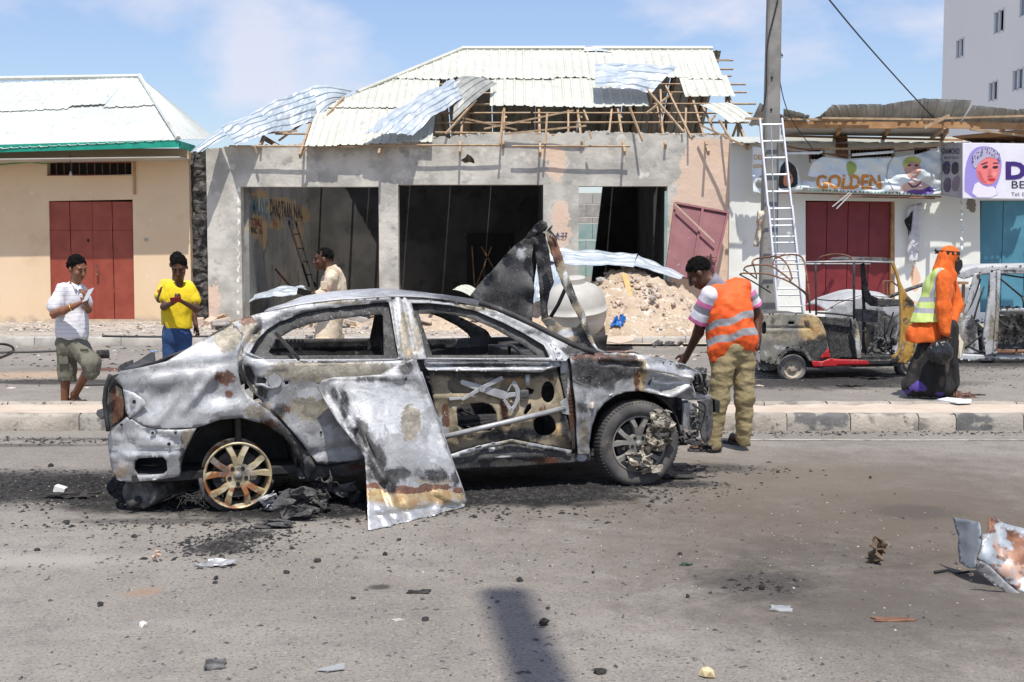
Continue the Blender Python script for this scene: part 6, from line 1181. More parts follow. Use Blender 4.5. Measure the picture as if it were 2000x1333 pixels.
# ------------------------------------------------------------------ door skin torn off and leaning on the sedan
DK = thing('torn_door_skin', 'torn off car door skin with orange scorch band leaning on the burnt sedan', 'car door', tuple(at_z(815, 1015)))
dk = [(617, 751), (634, 742), (653, 737), (700, 736), (744, 732), (775, 714), (806, 701), (812, 706), (821, 727), (834, 765), (848, 800), (862, 842), (880, 900), (897, 946), (911, 980), (908, 992), (880, 1010), (830, 1029), (775, 1036), (745, 1034), (724, 1040), (719, 1037), (716, 960), (712, 893), (686, 858), (658, 823), (636, 786)]
V2, T = fill2d(dk, [[(787, 739), (792, 736), (795, 742), (789, 747)]], 5.5)
lf = np.array([(745, 617), (790, 637), (823, 658), (895, 713), (960, 716), (1040, 720)], float); rt_ = np.array([(701, 806), (727, 821), (842, 862), (980, 911), (1040, 915)], float)
xl = np.interp(V2[:, 1], lf[:, 0], lf[:, 1]); xr = np.interp(V2[:, 1], rt_[:, 0], rt_[:, 1]); s_ = np.clip((V2[:, 0]-xl)/(xr-xl), -.1, 1.1); yb_ = 1040-50*s_; yt_ = 752-52*s_; t_ = np.clip((V2[:, 1]-yt_)/(yb_-yt_), 0, 1.02)
wtop_, wbot = -.075+.02*s_, -.754+.475*s_; Wd = wtop_+(wbot-wtop_)*t_**1.15
dD = 1.3*relief(V2, [('l', 655, 760, 690, 830, 7, -.05), ('l', 690, 830, 745, 930, 8, -.055), ('l', 745, 930, 775, 1010, 7, -.03), ('l', 672, 790, 720, 880, 9, .03), ('l', 716, 850, 728, 880, 4, -.03), ('g', 790, 800, 60, 60, .02), ('l', 770, 960, 800, 1020, 5, .02), ('l', 850, 960, 895, 985, 5, -.03), ('l', 730, 1010, 905, 985, 6, .02), ('g', 640, 765, 16, 26, .03), ('l', 820, 740, 900, 960, 4, -.02), ('l', 740, 990, 760, 1030, 6, -.025), ('l', 860, 985, 840, 1025, 6, -.025), ('g', 780, 735, 30, 10, -.03)])
L = np.array([cpx(a[0], a[1], b) for a, b in zip(V2, Wd)]); L[:, 1] += dD+.010*fbm(L, 7, 3, 5.); Vw = cw(L); Vw[:, 2] = np.maximum(Vw[:, 2], .003)
at = paint_marks(Vw, [('ash', 760, 800, 90, 60, .9), ('ash', 850, 860, 20, 50, .8), ('soot', 640, 765, 18, 18, .55), ('soot', 672, 790, 12, 40, .9), ('soot', 705, 850, 15, 38, 1.1), ('soot', 735, 900, 20, 32, 1.15), ('soot', 760, 940, 18, 24, 1.1), ('soot', 655, 770, 14, 22, .7), ('soot', 720, 742, 60, 8, .8), ('soot', 795, 718, 20, 20, .9), ('khaki', 800, 826, 20, 34, 1.0), ('soot', 802, 826, 14, 28, .42), ('soot', 730, 928, 30, 14, .9), ('soot', 790, 925, 40, 18, .75), ('soot', 850, 930, 40, 18, .8), ('soot', 890, 935, 14, 24, .8), ('khaki', 840, 940, 40, 9, .9), ('rust', 740, 950, 30, 6, 1.15), ('rust', 790, 958, 40, 7, 1.15), ('rust', 850, 952, 40, 6, 1.1), ('rust', 893, 958, 14, 8, .9), ('gold', 740, 968, 30, 16, 1.2), ('gold', 790, 978, 40, 17, 1.2), ('gold', 850, 970, 42, 16, 1.2), ('gold', 896, 970, 12, 10, 1.0), ('steel', 750, 1005, 46, 34, 1.2), ('steel', 830, 1005, 60, 32, 1.2), ('steel', 890, 990, 30, 20, 1.1), ('gold', 800, 985, 50, 5, .4)])
mesh_obj('outer_skin', Vw, [tuple(t) for t in T], M_['car_ash'], DK, smooth=True, solid=.006, attrs=at)
g = MB(); e = [(821, 727), (834, 765), (862, 842), (880, 900), (897, 946), (910, 980)]; sel = []
for px, py in e:
    i = np.argmin(((V2-np.array([px, py]))**2).sum(1)); sel.append(Vw[i]+np.array([.0, .012, 0]))
g.tube(sel, .010, 6); g.build('folded_hem', M_['steel_pale'], DK, smooth=True)
g = MB(); sel = [Vw[np.argmin(((V2-np.array(p))**2).sum(1))]-CW*.02 for p in ((714, 845), (722, 862), (732, 890))]; g.tube(sel, [.006, .014, .004], 6); g.build('trim_stub', M_['soot_metal'], DK, smooth=True)
# ------------------------------------------------------------------ people
def nv(a): a = np.asarray(a, float); return a/max(np.linalg.norm(a), 1e-9)
def skin_mat(name, c): 
    m = Mat(name); n = m.noise(14, 4, .6); return m.done(m.mix(m.step(n, .35, .65), c, tuple(v*1.3 for v in c)), .48, 0, m.bump(m.noise(120, 3), .1, .004), .4)
SK_DARK, SK_MID = skin_mat('skin_dark', (.075, .032, .018)), skin_mat('skin_brown', (.19, .082, .043))
HAIR = mat('hair_black', (.006, .0055, .0055), (.012, .011, .010), 30, .4, .6, 1., 0, .9, 140, .02, spec=.08)
EYE_M = mat('eye_dark', (.01, .008, .008), rough=.2)
def cloth_mat(name, c, c2=None, layers=(), rough=.9): return mat(name, c, c2 or tuple(v*.86 for v in c), 7, .35, .65, rough, 0, .35, 55, .012, layers=layers)
def basis(f, u): f = nv(f); r = nv(np.cross(f, u)); u = np.cross(r, f); return f, r, u
def head(S, c, f, u, k=1.0):
    f, r, u = basis(f, u); B = np.stack([r, f, u], 1); P = lambda a, b, z: c+k*(r*a+f*b+u*z)
    S.ell(P(0, -.012, .032), np.array([.076, .098, .090])*k, .02, B); S.ell(P(0, .030, -.045), np.array([.058, .066, .066])*k, .03, B); S.ell(P(0, .062, -.092), np.array([.026, .026, .022])*k, .02, B)
    S.cap(P(0, .088, .022), P(0, .112, -.030), .009*k, .016*k, .012); S.cap(P(-.036, .078, .032), P(.036, .078, .032), .013*k, .013*k, .014)
    for s in (-1, 1):
        S.ell(P(s*.043, .062, -.025), np.array([.022, .024, .022])*k, .02, B); S.ell(P(s*.079, -.008, -.008), np.array([.010, .020, .032])*k, .008, B); S.ell(P(s*.033, .098, .008), np.array([.014, .011, .008])*k, .008, B, 'd')
        S.cap(P(s*.012, .108, -.033), P(s*.013, .106, -.033), .009*k, .009*k, .006)
    S.cap(P(-.022, .088, -.060), P(.022, .088, -.060), .009*k, .009*k, .006); S.cap(P(-.019, .088, -.072), P(.019, .088, -.072), .009*k, .009*k, .006)
    return P, B
def face_bits(P, B, k, T, white=False):
    for s in (-1, 1):
        g = MB(); V = []; bm = bmesh.new(); bmesh.ops.create_uvsphere(bm, u_segments=10, v_segments=8, radius=.0085*k); V = np.array([v.co for v in bm.verts])+P(s*.033, .0885, .008); F = [[v.index for v in q.verts] for q in bm.faces]; bm.free(); mesh_obj('eye', V, F, EYE_M, T, smooth=True)
        g.tube([P(s*.016, .094, .030), P(s*.034, .093, .034), P(s*.050, .082, .030)], .0032*k, 5); g.build('eyebrow', HAIR, T)
    g = MB(); g.tube([P(-.021, .0955, -.066), P(0, .099, -.0655), P(.021, .0955, -.066)], .0032*k, 5); g.build('mouth', mat('lip_line', (.05, .016, .014), rough=.5), T)
def hair(name, c, f, u, k, T, lo, hi, fade=0.0, puff=.012, m=None, front=.05, low=-.02):
    f, r, u = basis(f, u); B = np.stack([r, f, u], 1); P = lambda a, b, z: c+k*(r*a+f*b+u*z); S = SDF(lo, hi, .006)
    S.ell(P(0, -.018, .042), np.array([.077+puff*.35, .097+puff*.55, .086+puff])*k, .01, B); n = nv(f*.75-u*1.0); S.cut(P(0, front, .055), nv(f*.85-u*.55)); S.cut(P(0, -.02, low), nv(-u+f*.25)); S.wrinkle(.009, 55); S.wrinkle(.008, 22, off=4.)
    return S.build(name, m or HAIR, T)
def hand(S, w, d, n, side, curl=.9, k=1.0, spread=.012, tcurl=.5):
    """wrist w, finger direction d, palm normal n (the side the fingers curl towards), side = +1/-1 for where the thumb sits"""
    d = nv(d); n = nv(np.asarray(n)-d*np.dot(n, d)); s = np.cross(d, n)*side
    S.cap(w, w+d*.03*k, .027*k, .030*k, .02, (n, .62)); S.cap(w+d*.03*k, w+d*.082*k, .036*k, .039*k, .02, (n, .42))
    for i, (o, L) in enumerate(((.029, .072), (.010, .081), (-.010, .076), (-.028, .060))):
        p = w+d*(.088 if i < 3 else .080)*k+s*o*k; a = curl*(.45+.05*i); dd = d*math.cos(a)+n*math.sin(a); q = p+(dd+s*(o*spread*20))*L*.48*k; a2 = a+curl*.75; d2 = d*math.cos(a2)+n*math.sin(a2); e = q+d2*L*.30*k; a3 = a2+curl*.5; d3 = d*math.cos(a3)+n*math.sin(a3)
        S.cap(p, q, .0098*k, .0092*k, .007); S.cap(q, e, .0092*k, .0085*k, .006); S.cap(e, e+d3*L*.24*k, .0085*k, .0075*k, .006)
    t0 = w+d*.028*k+s*.030*k; t1 = t0+nv(d*.75+s*.75+n*.25*tcurl)*.040*k; t2 = t1+nv(d*.95+s*.15+n*.6*tcurl)*.034*k; S.cap(t0, t1, .013*k, .011*k, .012); S.cap(t1, t2, .011*k, .009*k, .006)
def bbox(pts, m=.14): P = np.array(pts); e = np.array([m, .42 if m > .11 else m, m]); return P.min(0)-e, P.max(0)+e
def sandal(T, a, d, m, strap, L=.26, name='sandal'):
    """a = heel point on the ground, d = pointing direction"""
    d = nv(np.array([d[0], d[1], d[2] if len(d) > 2 else 0])); s = nv(np.cross((0, 0, 1), d)); up = np.cross(d, s); g = MB(); prof = [(0, .034), (.06, .040), (.14, .042), (.20, .050), (.25, .042), (.275, .018)]
    top = [a+d*x+s*y for x, y in prof]+[a+d*x-s*y for x, y in prof[::-1]]; g.prism(top, up*.024); o = g.build(name, m, T, bevel=.004)
    for x in (.07, .17):
        b = MB(); b.tube([a+d*x+s*(.046-.04*(abs(t-.5)*2)**2*0)*math.cos(math.pi*t)+up*(.02+.062*math.sin(math.pi*t)) for t in np.linspace(0, 1, 9)], .012, 6); b.build('strap', strap, o)
def foot(S, ank, heel, d, k=1.0):
    d = nv(d); S.cap(ank, heel+d*.05+np.array([0, 0, .045]), .038*k, .036*k, .02); S.cap(heel+d*.02+np.array([0, 0, .030]), heel+d*.15+np.array([0, 0, .035]), .032*k, .036*k, .03); S.cap(heel+d*.15+np.array([0, 0, .03]), heel+d*.215+np.array([0, 0, .02]), .034*k, .022*k, .02)
    s = nv(np.cross((0, 0, 1), d))
    for i in range(5): S.cap(heel+d*.19+s*(-.03+.015*i)+np.array([0, 0, .018]), heel+d*(.245-.009*abs(i-1))+s*(-.032+.016*i)+np.array([0, 0, .014]), .0105, .009, .006)
BLK = mat('strap_black', (.015, .015, .016), rough=.7)
def phone(T, c, right, up, col, name='phone', label=None, sz=(.072, .145, .010)):
    r_, u_ = nv(right), nv(up); n_ = np.cross(r_, u_); g = MB(); g.prism([c+r_*a*sz[0]/2+u_*b*sz[1]/2 for a, b in ((-1, -1), (1, -1), (1, 1), (-1, 1))], n_*sz[2]); o = g.build(name, col, None, loc=tuple(c), bevel=.006)
    return setp(o, label, 'phone', 'phones held by onlookers')

# ---- man in the striped white polo
D = 12.35; J = lambda px, py, dy=0.: at_y(px, py, D+dy)
T = thing('person', 'person in white striped polo and khaki shorts looking at a phone', 'person', (float(J(140, 700)[0]), D, 0))
hc = J(150.5, 525.5, -.02); fd, ud = (.80, -.48, -.30), (.12, -.12, 1); lo, hi = bbox([J(95, 490), J(200, 820)], .2)
lo[2] = -.03; S = SDF(lo, hi, .0075)
PF, BF = head(S, hc, fd, ud); S.cap(J(146, 560), hc+np.array([-.01, .01, -.06]), .056, .050, .03)
S.cap(J(115, 578, -.13), J(106, 613, -.18), .044, .042, .02); S.cap(J(106, 613, -.18), J(124, 607, -.25), .042, .040, .02); S.cap(J(124, 607, -.25), J(150, 596, -.30), .040, .027, .02)
hand(S, J(151, 595.5, -.30), (.8, -.2, .45), (.1, -.3, .9), -1, .7)
S.cap(J(163, 582, .10), J(172, 605, .05), .040, .038, .02); S.cap(J(172, 605, .05), J(166, 592, -.15), .036, .026, .02); hand(S, J(168, 590, -.16), (.2, -.5, .7), (-.5, .1, .2), 1, .9)
S.ell(J(140, 600), (.11, .07, .22), .05); S.cap(J(140, 645), J(141, 675), .08, .08, .05)
S.cap(J(132, 680, .03), J(129, 735, .03), .062, .050, .03); S.cap(J(128, 735, .03), J(126, 795, .05), .052, .034, .03); S.cap(J(152, 680, -.05), J(175, 712, -.16), .062, .052, .03); S.cap(J(175, 718, -.16), J(146, 772, .06), .052, .034, .03)
foot(S, J(126, 793, .05), J(124.5, 805.5, .08), (.5, -.8, 0)); foot(S, J(146, 770, .06), J(140, 786, .10), (.85, -.4, -.25))
S.build('body', SK_MID, T); face_bits(PF, BF, 1, T); hair('hair', hc, fd, ud, 1, T, hc-.17, hc+.19, puff=.020, front=.045, low=-.045)
pm = Mat('polo_striped'); sx = pm.n('ShaderNodeSeparateXYZ'); pm.l(pm.tc, sx.inputs[0]); zz = pm.math('ADD', sx.outputs[2], pm.math('MULTIPLY', pm.noise(5, 2), .03)); fr_ = pm.math('FRACT', pm.math('DIVIDE', zz, .043)); st_ = pm.math('MULTIPLY', pm.step(fr_, .88, .92), .5); polo = pm.done(pm.mix(st_, (.63, .63, .67), (.17, .145, .14)), .9, 0, pm.bump(pm.noise(30, 4), .25, .01))
lo, hi = bbox([J(98, 545), J(185, 675)], .16); S = SDF(lo, hi, .0075)
S.ell(J(139, 585, -.0), (.175, .125, .17), .04); S.cap(J(128, 568, -.05), J(155, 566, .06), .064, .064, .05); S.ell(J(141, 630), (.165, .135, .19), .06); S.cap(J(138, 650), J(145, 652), .150, .150, .05); S.cap(J(121, 565, -.10), J(111, 594, -.15), .060, .070, .03); S.cap(J(110, 594, -.15), J(109, 599, -.155), .080, .082, .02); S.cap(J(160, 572, .10), J(168, 592, .08), .062, .066, .03)
S.cap(J(146, 557), J(147, 553), .068, .062, .02); S.cut(J(141, 661, 0), (-.10, 0, -1)); S.cut(J(148, 552.5), (.2, -.35, 1)); S.wrinkle(.012, 8, (1, 1, .55)); S.wrinkle(.007, 19, (1, 1, .5), 3.); shirt = S.build('polo_shirt', polo, T)
g = MB()
for a, b, c_ in (((139, 553, -.06), (147, 566, -.13), (150, 559, -.12)), ((156, 556, -.02), (150, 566, -.13), (158, 564, -.09))): g.prism([J(*a), J(*b), J(*c_)], (.0, .012, .006))
g.build('collar', polo, shirt)
kh = cloth_mat('shorts_khaki', (.16, .155, .115), (.125, .12, .09)); lo, hi = bbox([J(105, 650), J(200, 750)], .14); S = SDF(lo, hi, .0075)
S.cap(J(140, 648), J(141, 672), .135, .145, .04, ((0, 1, 0), .85)); S.cap(J(130, 675, .02), J(132, 742, .04), .105, .090, .05); S.cap(J(153, 675, -.04), J(177, 710, -.16), .105, .095, .05); S.cap(J(177, 708, -.16), J(178, 726, -.15), .095, .085, .03); S.cut(J(132, 745), (0, 0, -1)); S.wrinkle(.014, 10, (1, 1, .7), 3.); S.wrinkle(.007, 22, (1, 1, .6), 5.); sh = S.build('cargo_shorts', kh, T)
for q, w_, h_ in ((J(124, 700, -.080), .10, .13), (J(165, 690, -.19), .08, .10)): g = MB(); g.box(q, (w_, .02, h_)); g.box(q+np.array([0, -.009, h_*.42]), (w_*1.04, .02, h_*.25)); g.build('cargo_pocket', kh, sh, bevel=.012)
sandal(T, J(124.5, 807.5, .085), (.5, -.8, 0), BLK, BLK); sandal(T, J(139.5, 788.5, .10), (.85, -.4, -.22), BLK, BLK)
g = MB(); Mx = Matrix.Translation(Vector(J(139.5, 600, -.285))) @ Matrix(np.stack([nv(np.cross((.8, -.2, .45), (0, 1, 0))), nv((0, .9, .4)), nv((.8, -.2, .45))], 1).tolist()).to_4x4(); g.lathe([(.036+.004*math.cos(a), .004*math.sin(a)) for a in np.linspace(0, 6.28, 6)], 20, Mx); g.build('bracelet', mat('gold_bracelet', (.55, .38, .10), rough=.4, metal=.6), T, smooth=True)
phone(T, J(172.5, 577, -.36), (.75, -.3, .25), (.45, .1, .85), mat('phone_silver', (.55, .56, .58), rough=.35, metal=.2), 'phone', 'silver phone held up by the person in the striped polo')

# ---- boy in the yellow shirt and the one behind him
D = 12.75; J = lambda px, py, dy=0.: at_y(px, py, D+dy)
yel = cloth_mat('shirt_yellow', (.70, .52, .012), (.60, .44, .01)); jean = cloth_mat('jeans_blue', (.030, .075, .19), (.018, .05, .14)); jeand = cloth_mat('jeans_dark', (.015, .025, .06))
T = thing('person', 'person in bright yellow shirt and blue jeans holding a red phone', 'person', (float(J(345, 700)[0]), D, 0)); hc = J(350.5, 522, -.04); fd, ud = (.05, -.85, -.50), (0, -.4, 1)
lo, hi = bbox([J(310, 488), J(395, 815)], .2); lo[2] = -.03; S = SDF(lo, hi, .0075); PF, BF = head(S, hc, fd, ud, .97); S.cap(J(349, 557, .02), hc+np.array([0, .03, -.05]), .046, .044, .03)
S.cap(J(326, 570), J(321, 600, -.08), .034, .035, .02); S.cap(J(319.5, 600, -.08), J(337, 592, -.26), .036, .024, .02); hand(S, J(337, 592, -.26), (.7, -.4, .35), (.3, -.1, .9), 1, .9, .92)
S.cap(J(377, 572), J(382, 604, -.06), .034, .035, .02); S.cap(J(383, 604, -.06), J(361, 592, -.26), .036, .024, .02); hand(S, J(361, 592, -.26), (-.7, -.4, .35), (-.3, -.1, .9), -1, .9, .92)
S.ell(J(350, 600), (.10, .065, .22), .05); S.cap(J(348, 640), J(347, 655), .07, .07, .05)
for px, bx in ((337, 334), (358, 360)): S.cap(J(px, 655), J(bx, 790), .055, .036, .03); foot(S, J(bx, 785), J(bx, 797, .08), (0, -1, 0))
S.build('body', SK_DARK, T); face_bits(PF, BF, .97, T); hair('hair', hc, fd, ud, .97, T, hc-.17, hc+.19, puff=.014, front=.05, low=-.03)
lo, hi = bbox([J(310, 548), J(396, 650)], .15); S = SDF(lo, hi, .0075); S.ell(J(350, 585), (.165, .115, .17), .04); S.cap(J(333, 563), J(368, 564), .055, .055, .05); S.cap(J(347, 610), J(348, 640), .150, .150, .06, ((0, 1, 0), .8)); S.cap(J(328, 563), J(322, 583, -.02), .054, .058, .025); S.cap(J(373, 565), J(382, 587, -.02), .054, .058, .025)
S.ell(J(351, 553, -.06), (.062, .07, .06), .02, None, 'd'); S.cut(J(348, 641.5), (0, 0, -1)); S.wrinkle(.014, 7, (1, 1, .6), 6.); S.wrinkle(.008, 18, (1, 1, .5), 8.); S.build('shirt', yel, T)
lo, hi = bbox([J(315, 635), J(375, 800)], .14); lo[2] = 0; S = SDF(lo, hi, .0075); S.cap(J(345, 635), J(346, 655), .135, .14, .04, ((0, 1, 0), .8)); S.cap(J(333, 660), J(330, 785), .085, .062, .04); S.cap(J(359, 660), J(360, 785), .085, .062, .04); S.wrinkle(.009, 11, (1, 1, .8), 2.); S.build('jeans', jean, T)
phone(T, J(343.5, 585, -.34), (.98, -.1, .1), (.0, -.55, .8), mat('phone_red', (.22, .012, .016), rough=.35), 'phone', 'small red phone in the hands of the person in yellow', (.12, .062, .010))
D = 13.25; J = lambda px, py, dy=0.: at_y(px, py, D+dy)
T = thing('person', 'person half hidden behind the yellow shirted one, hand on the shoulder', 'person', (float(J(342, 700)[0]), D, 0)); hc = J(346, 516); fd, ud = (.2, -.95, -.1), (0, -.1, 1)
lo, hi = bbox([J(305, 490), J(392, 805)], .2); lo[2] = -.03; S = SDF(lo, hi, .008); PF, BF = head(S, hc, fd, ud, .95); S.cap(J(344, 552), hc, .045, .045, .03)
S.cap(J(324, 558), J(312, 585, -.1), .043, .036, .02); S.cap(J(312, 585, -.1), J(317, 564, -.42), .036, .024, .02); hand(S, J(317, 564, -.45), (.35, -.3, .9), (.2, -.9, -.4), 1, .5, .95)
S.cap(J(370, 565), J(377, 605), .043, .036, .02); S.cap(J(377, 605), J(382, 634, -.05), .036, .025, .02); hand(S, J(382, 634, -.05), (.25, -.1, -.95), (-.6, -.5, 0), 1, .8, .95); S.ell(J(345, 600), (.10, .065, .22), .05)
for px in (333, 355): S.cap(J(px, 645), J(px, 778), .055, .036, .03); foot(S, J(px, 772), J(px, 785, .08), (0, -1, 0))
S.build('body', SK_DARK, T); face_bits(PF, BF, .95, T); hair('hair', hc, fd, ud, .95, T, hc-.17, hc+.19, puff=.014)
lo, hi = bbox([J(300, 540), J(390, 645)], .14); S = SDF(lo, hi, .008); S.ell(J(345, 585), (.165, .115, .17), .04); S.cap(J(326, 556), J(366, 560), .062, .062, .05); S.cap(J(341, 610), J(343, 634), .150, .150, .06, ((0, 1, 0), .8)); S.cap(J(322, 556), J(312.5, 578, -.06), .060, .064, .03); S.cap(J(368, 560), J(374, 588), .060, .062, .03); S.cut(J(344, 634), (0, 0, -1)); S.cut(J(344, 545), (0, 0, 1)); S.wrinkle(.009, 8, (1, 1, .6), 9.); ys = S.build('shirt', mat('shirt_pale_yellow', (.74, .56, .07), (.66, .48, .05), 6, rough=.9), T)
g = MB(); q = J(310.5, 569.5, -.16); g.lathe([(0, 0), (.022, 0), (.022, .004), (0, .004)], 14, Matrix.Translation(Vector(q)) @ Matrix.Rotation(R(90), 4, 'X')); g.build('badge', mat('badge_orange', (.70, .16, .02), rough=.8), ys)
lo, hi = bbox([J(315, 630), J(375, 790)], .13); lo[2] = 0; S = SDF(lo, hi, .009); S.cap(J(344, 630), J(344, 650), .13, .135, .04, ((0, 1, 0), .8)); S.cap(J(333, 650), J(332, 770), .085, .065, .04); S.cap(J(356, 650), J(356, 770), .085, .065, .04); S.build('jeans', jeand, T)
phone(T, J(385, 648, -.08), (.3, -.6, .2), (.3, .2, -.9), BLK, 'phone', 'black phone held low by the half hidden person', (.06, .10, .01))

# ---- person in pale camouflage
D = 13.0; J = lambda px, py, dy=0.: at_y(px, py, D+dy)
T = thing('person', 'person in pale desert camouflage uniform standing behind the burnt sedan', 'person', (float(J(640, 700)[0]), D, 0)); hc = J(632, 507.5); fd, ud = (-.99, -.12, -.05), (.05, 0, 1)
camo = mat('camo_desert', (.60, .50, .37), (.54, .44, .32), 3, .35, .65, .92, 0, .3, 60, .012, layers=[((.42, .36, .24), 'n', 5, .54, .57, 0), ((.55, .33, .22), 'n', 6, .60, .63, 0), ((.66, .58, .46), 'n', 7, .62, .65, 0)])
lo, hi = bbox([J(595, 482), J(685, 800)], .18); lo[2] = -.03; S = SDF(lo, hi, .0075); PF, BF = head(S, hc, fd, ud, .96); S.cap(J(645, 532), J(637, 516), .058, .052, .03); S.ell(J(650, 580), (.08, .10, .22), .05)
S.cap(J(648, 540, -.18), J(630, 574, -.20), .05, .042, .02); S.cap(J(630, 574, -.20), J(612, 575, -.32), .04, .027, .02); hand(S, J(611, 575, -.33), (-.95, -.2, .15), (.1, .3, .9), 1, .8, .95); S.cap(J(645, 540, .17), J(630, 578, .15), .05, .04, .02); S.cap(J(630, 578, .15), J(612, 576, -.1), .038, .027, .02); hand(S, J(611, 576, -.12), (-.95, -.2, .15), (.1, -.3, .9), -1, .8, .95)
for px, dy in ((632, -.08), (652, .08)): S.cap(J(px+3, 640, dy*.8), J(px, 770, dy), .058, .040, .03); foot(S, J(px, 765, dy), J(px+4, 781, dy), (-.9, -.3, 0))
S.build('body', SK_DARK, T); face_bits(PF, BF, .96, T); hair('hair', hc, fd, ud, .96, T, hc-.17, hc+.19, puff=.006, front=.055, low=-.02)
lo, hi = bbox([J(600, 520), J(685, 655)], .15); S = SDF(lo, hi, .0075); S.ell(J(655, 560), (.118, .18, .18), .05); S.cap(J(648, 537, -.14), J(652, 537, .14), .075, .075, .06); S.ell(J(653, 590), (.125, .15, .20), .06); S.cap(J(643, 610), J(641, 650), .138, .145, .06, ((0, 1, 0), .9)); S.cap(J(646, 545, -.20), J(632, 574, -.22), .070, .062, .03); S.cap(J(632, 574, -.22), J(620, 577, -.29), .060, .048, .03); S.cap(J(640, 546, .18), J(630, 578, .16), .07, .06, .03); S.cap(J(630, 578, .16), J(618, 577, -.05), .055, .045, .03); S.cap(J(646, 528), J(645, 523), .070, .064, .02)
S.cut(J(641, 650.5), (0, 0, -1)); S.cut(J(646, 521), (-.25, 0, 1)); S.wrinkle(.013, 8, (1, 1, .7), 4.); S.wrinkle(.007, 19, (1, 1, .6), 7.); tn = S.build('tunic', camo, T); g = MB(); g.box(J(633, 558, -.285), (.07, .012, .09)); g.build('sleeve_pocket', camo, tn, bevel=.008)
lo, hi = bbox([J(605, 640), J(675, 790)], .12); lo[2] = 0.02; S = SDF(lo, hi, .0075); S.cap(J(641, 640), J(641, 656), .14, .14, .04); S.cap(J(631, 660, -.08), J(630, 770, -.08), .095, .075, .04); S.cap(J(655, 660, .08), J(656, 770, .08), .095, .075, .04); S.wrinkle(.009, 10, (1, 1, .8), 5.); tr = S.build('trousers', camo, T)
g = MB(); g.box(J(630, 672, -.18), (.15, .025, .15)); g.box(J(630, 664, -.187), (.155, .03, .05)); g.build('cargo_pocket', camo, tr, bevel=.01)
for px, dy in ((632, -.08), (652, .08)):
    q = J(px+4, 787, dy); S = SDF(q-np.array([.25, .15, .03]), q+np.array([.12, .15, .3]), .009); S.cap(q+np.array([0, 0, .05]), q+np.array([0, 0, .22]), .055, .06, .03); S.cap(q+np.array([0, 0, .045]), q+np.array([-.17, -.05, .04]), .05, .045, .03); S.cut(q+np.array([0, 0, .0]), (0, 0, -1)); S.build('boot', mat('boot_tan', (.30, .22, .14), rough=.8), T)
phone(T, J(594, 571, -.38), (.3, -.3, .8), (-.9, -.2, .25), BLK, 'phone', 'black phone held out by the person in camouflage')

# ---- worker in the orange vest leaning over the car front
D = 9.75; J = lambda px, py, dy=0.: at_y(px, py, D+dy)
T = thing('person', 'person in orange reflective vest and khaki trousers leaning over the car front', 'person', (float(J(1425, 870)[0]), D, 0)); hc = J(1366, 534, .06); fd, ud = (-.74, .22, -.62), (-.55, .12, .83)
lo, hi = bbox([J(1330, 500), J(1490, 895)], .2); lo[2] = -.03; S = SDF(lo, hi, .0078); PF, BF = head(S, hc, fd, ud, 1.0); S.cap(J(1400, 560, .02), hc+np.array([.05, 0, -.03]), .06, .054, .03)
S.cap(J(1380, 588, -.05), J(1364, 650, .10), .056, .044, .02); S.cap(J(1364, 650, .10), J(1343, 692, .20), .043, .028, .02); hand(S, J(1342, 693, .20), (-.45, .25, -.8), (-.5, -.4, 0), 1, .25, 1.0)
S.cap(J(1464, 582, .10), J(1480, 620, .14), .054, .043, .02); S.cap(J(1480, 620, .14), J(1478, 664, .06), .042, .028, .02); hand(S, J(1478, 664, .06), (-.15, -.2, -.95), (-.9, -.2, 0), -1, .9, 1.0)
S.ell(J(1423, 620, .02), (.13, .08, .23), .05); S.cap(J(1426, 670), J(1434, 690, .03), .085, .085, .05)
for a, b, c_, h_ in (((1412, 715, -.02), (1402, 775, -.02), (1394, 868, .0), (1388, 884)), ((1452, 712, .06), (1454, 775, .06), (1453, 858, .10), (1454, 871))): S.cap(J(*a), J(*b), .062, .050, .03); S.cap(J(*b), J(*c_), .048, .036, .03)
fA, fB = at_z(1403, 884), at_z(1455, 873); foot(S, J(1395, 866, .0), fA+np.array([.02, .02, .02]), (-.92, .1, 0)); foot(S, J(1453, 857, .10), fB+np.array([.02, .02, .02]), (-.55, .7, 0))
S.build('body', SK_DARK, T); face_bits(PF, BF, 1, T); hair('hair', hc, fd, ud, 1, T, hc-.17, hc+.19, puff=.008, front=.055, low=-.035)
# striped shirt: bands follow the sleeve
sb = Mat('shirt_banded'); a_ = sb.attr('paint', 'R'); rp_ = sb.n('ShaderNodeValToRGB'); rp_.color_ramp.interpolation = 'CONSTANT'; el = rp_.color_ramp.elements; el[0].position = 0; el[0].color = (.66, .64, .70, 1); el[1].position = .2; el[1].color = (.66, .16, .36, 1)
for p_, c_ in ((.36, (.20, .19, .23, 1)), (.58, (.68, .67, .72, 1)), (.84, (.66, .16, .36, 1))): e_ = el.new(p_); e_.color = c_
sb.l(a_, rp_.inputs[0]); band = sb.done(rp_.outputs[0], .9, 0, sb.bump(sb.noise(40, 4), .25, .01))
def sleeve(p0, p1, r0, r1, nm):
    lo, hi = bbox([p0, p1], .13); S = SDF(lo, hi, .007); S.cap(p0, p1, r0, r1, .02); n_ = nv(p1-p0); S.cut(p1, n_); S.wrinkle(.008, 10, off=2.); V, Q = S.mesh(); t = np.clip((V-p0) @ n_/np.linalg.norm(p1-p0), 0, 1); A = np.stack([t, t, t, t*0+1], 1); mesh_obj(nm, V, Q, band, T, smooth=True, attrs={'paint': A})
sleeve(J(1386, 578, -.05), J(1364, 630, .03), .075, .088, 'sleeve'); sleeve(J(1456, 564, .08), J(1474, 598, .12), .066, .070, 'sleeve')
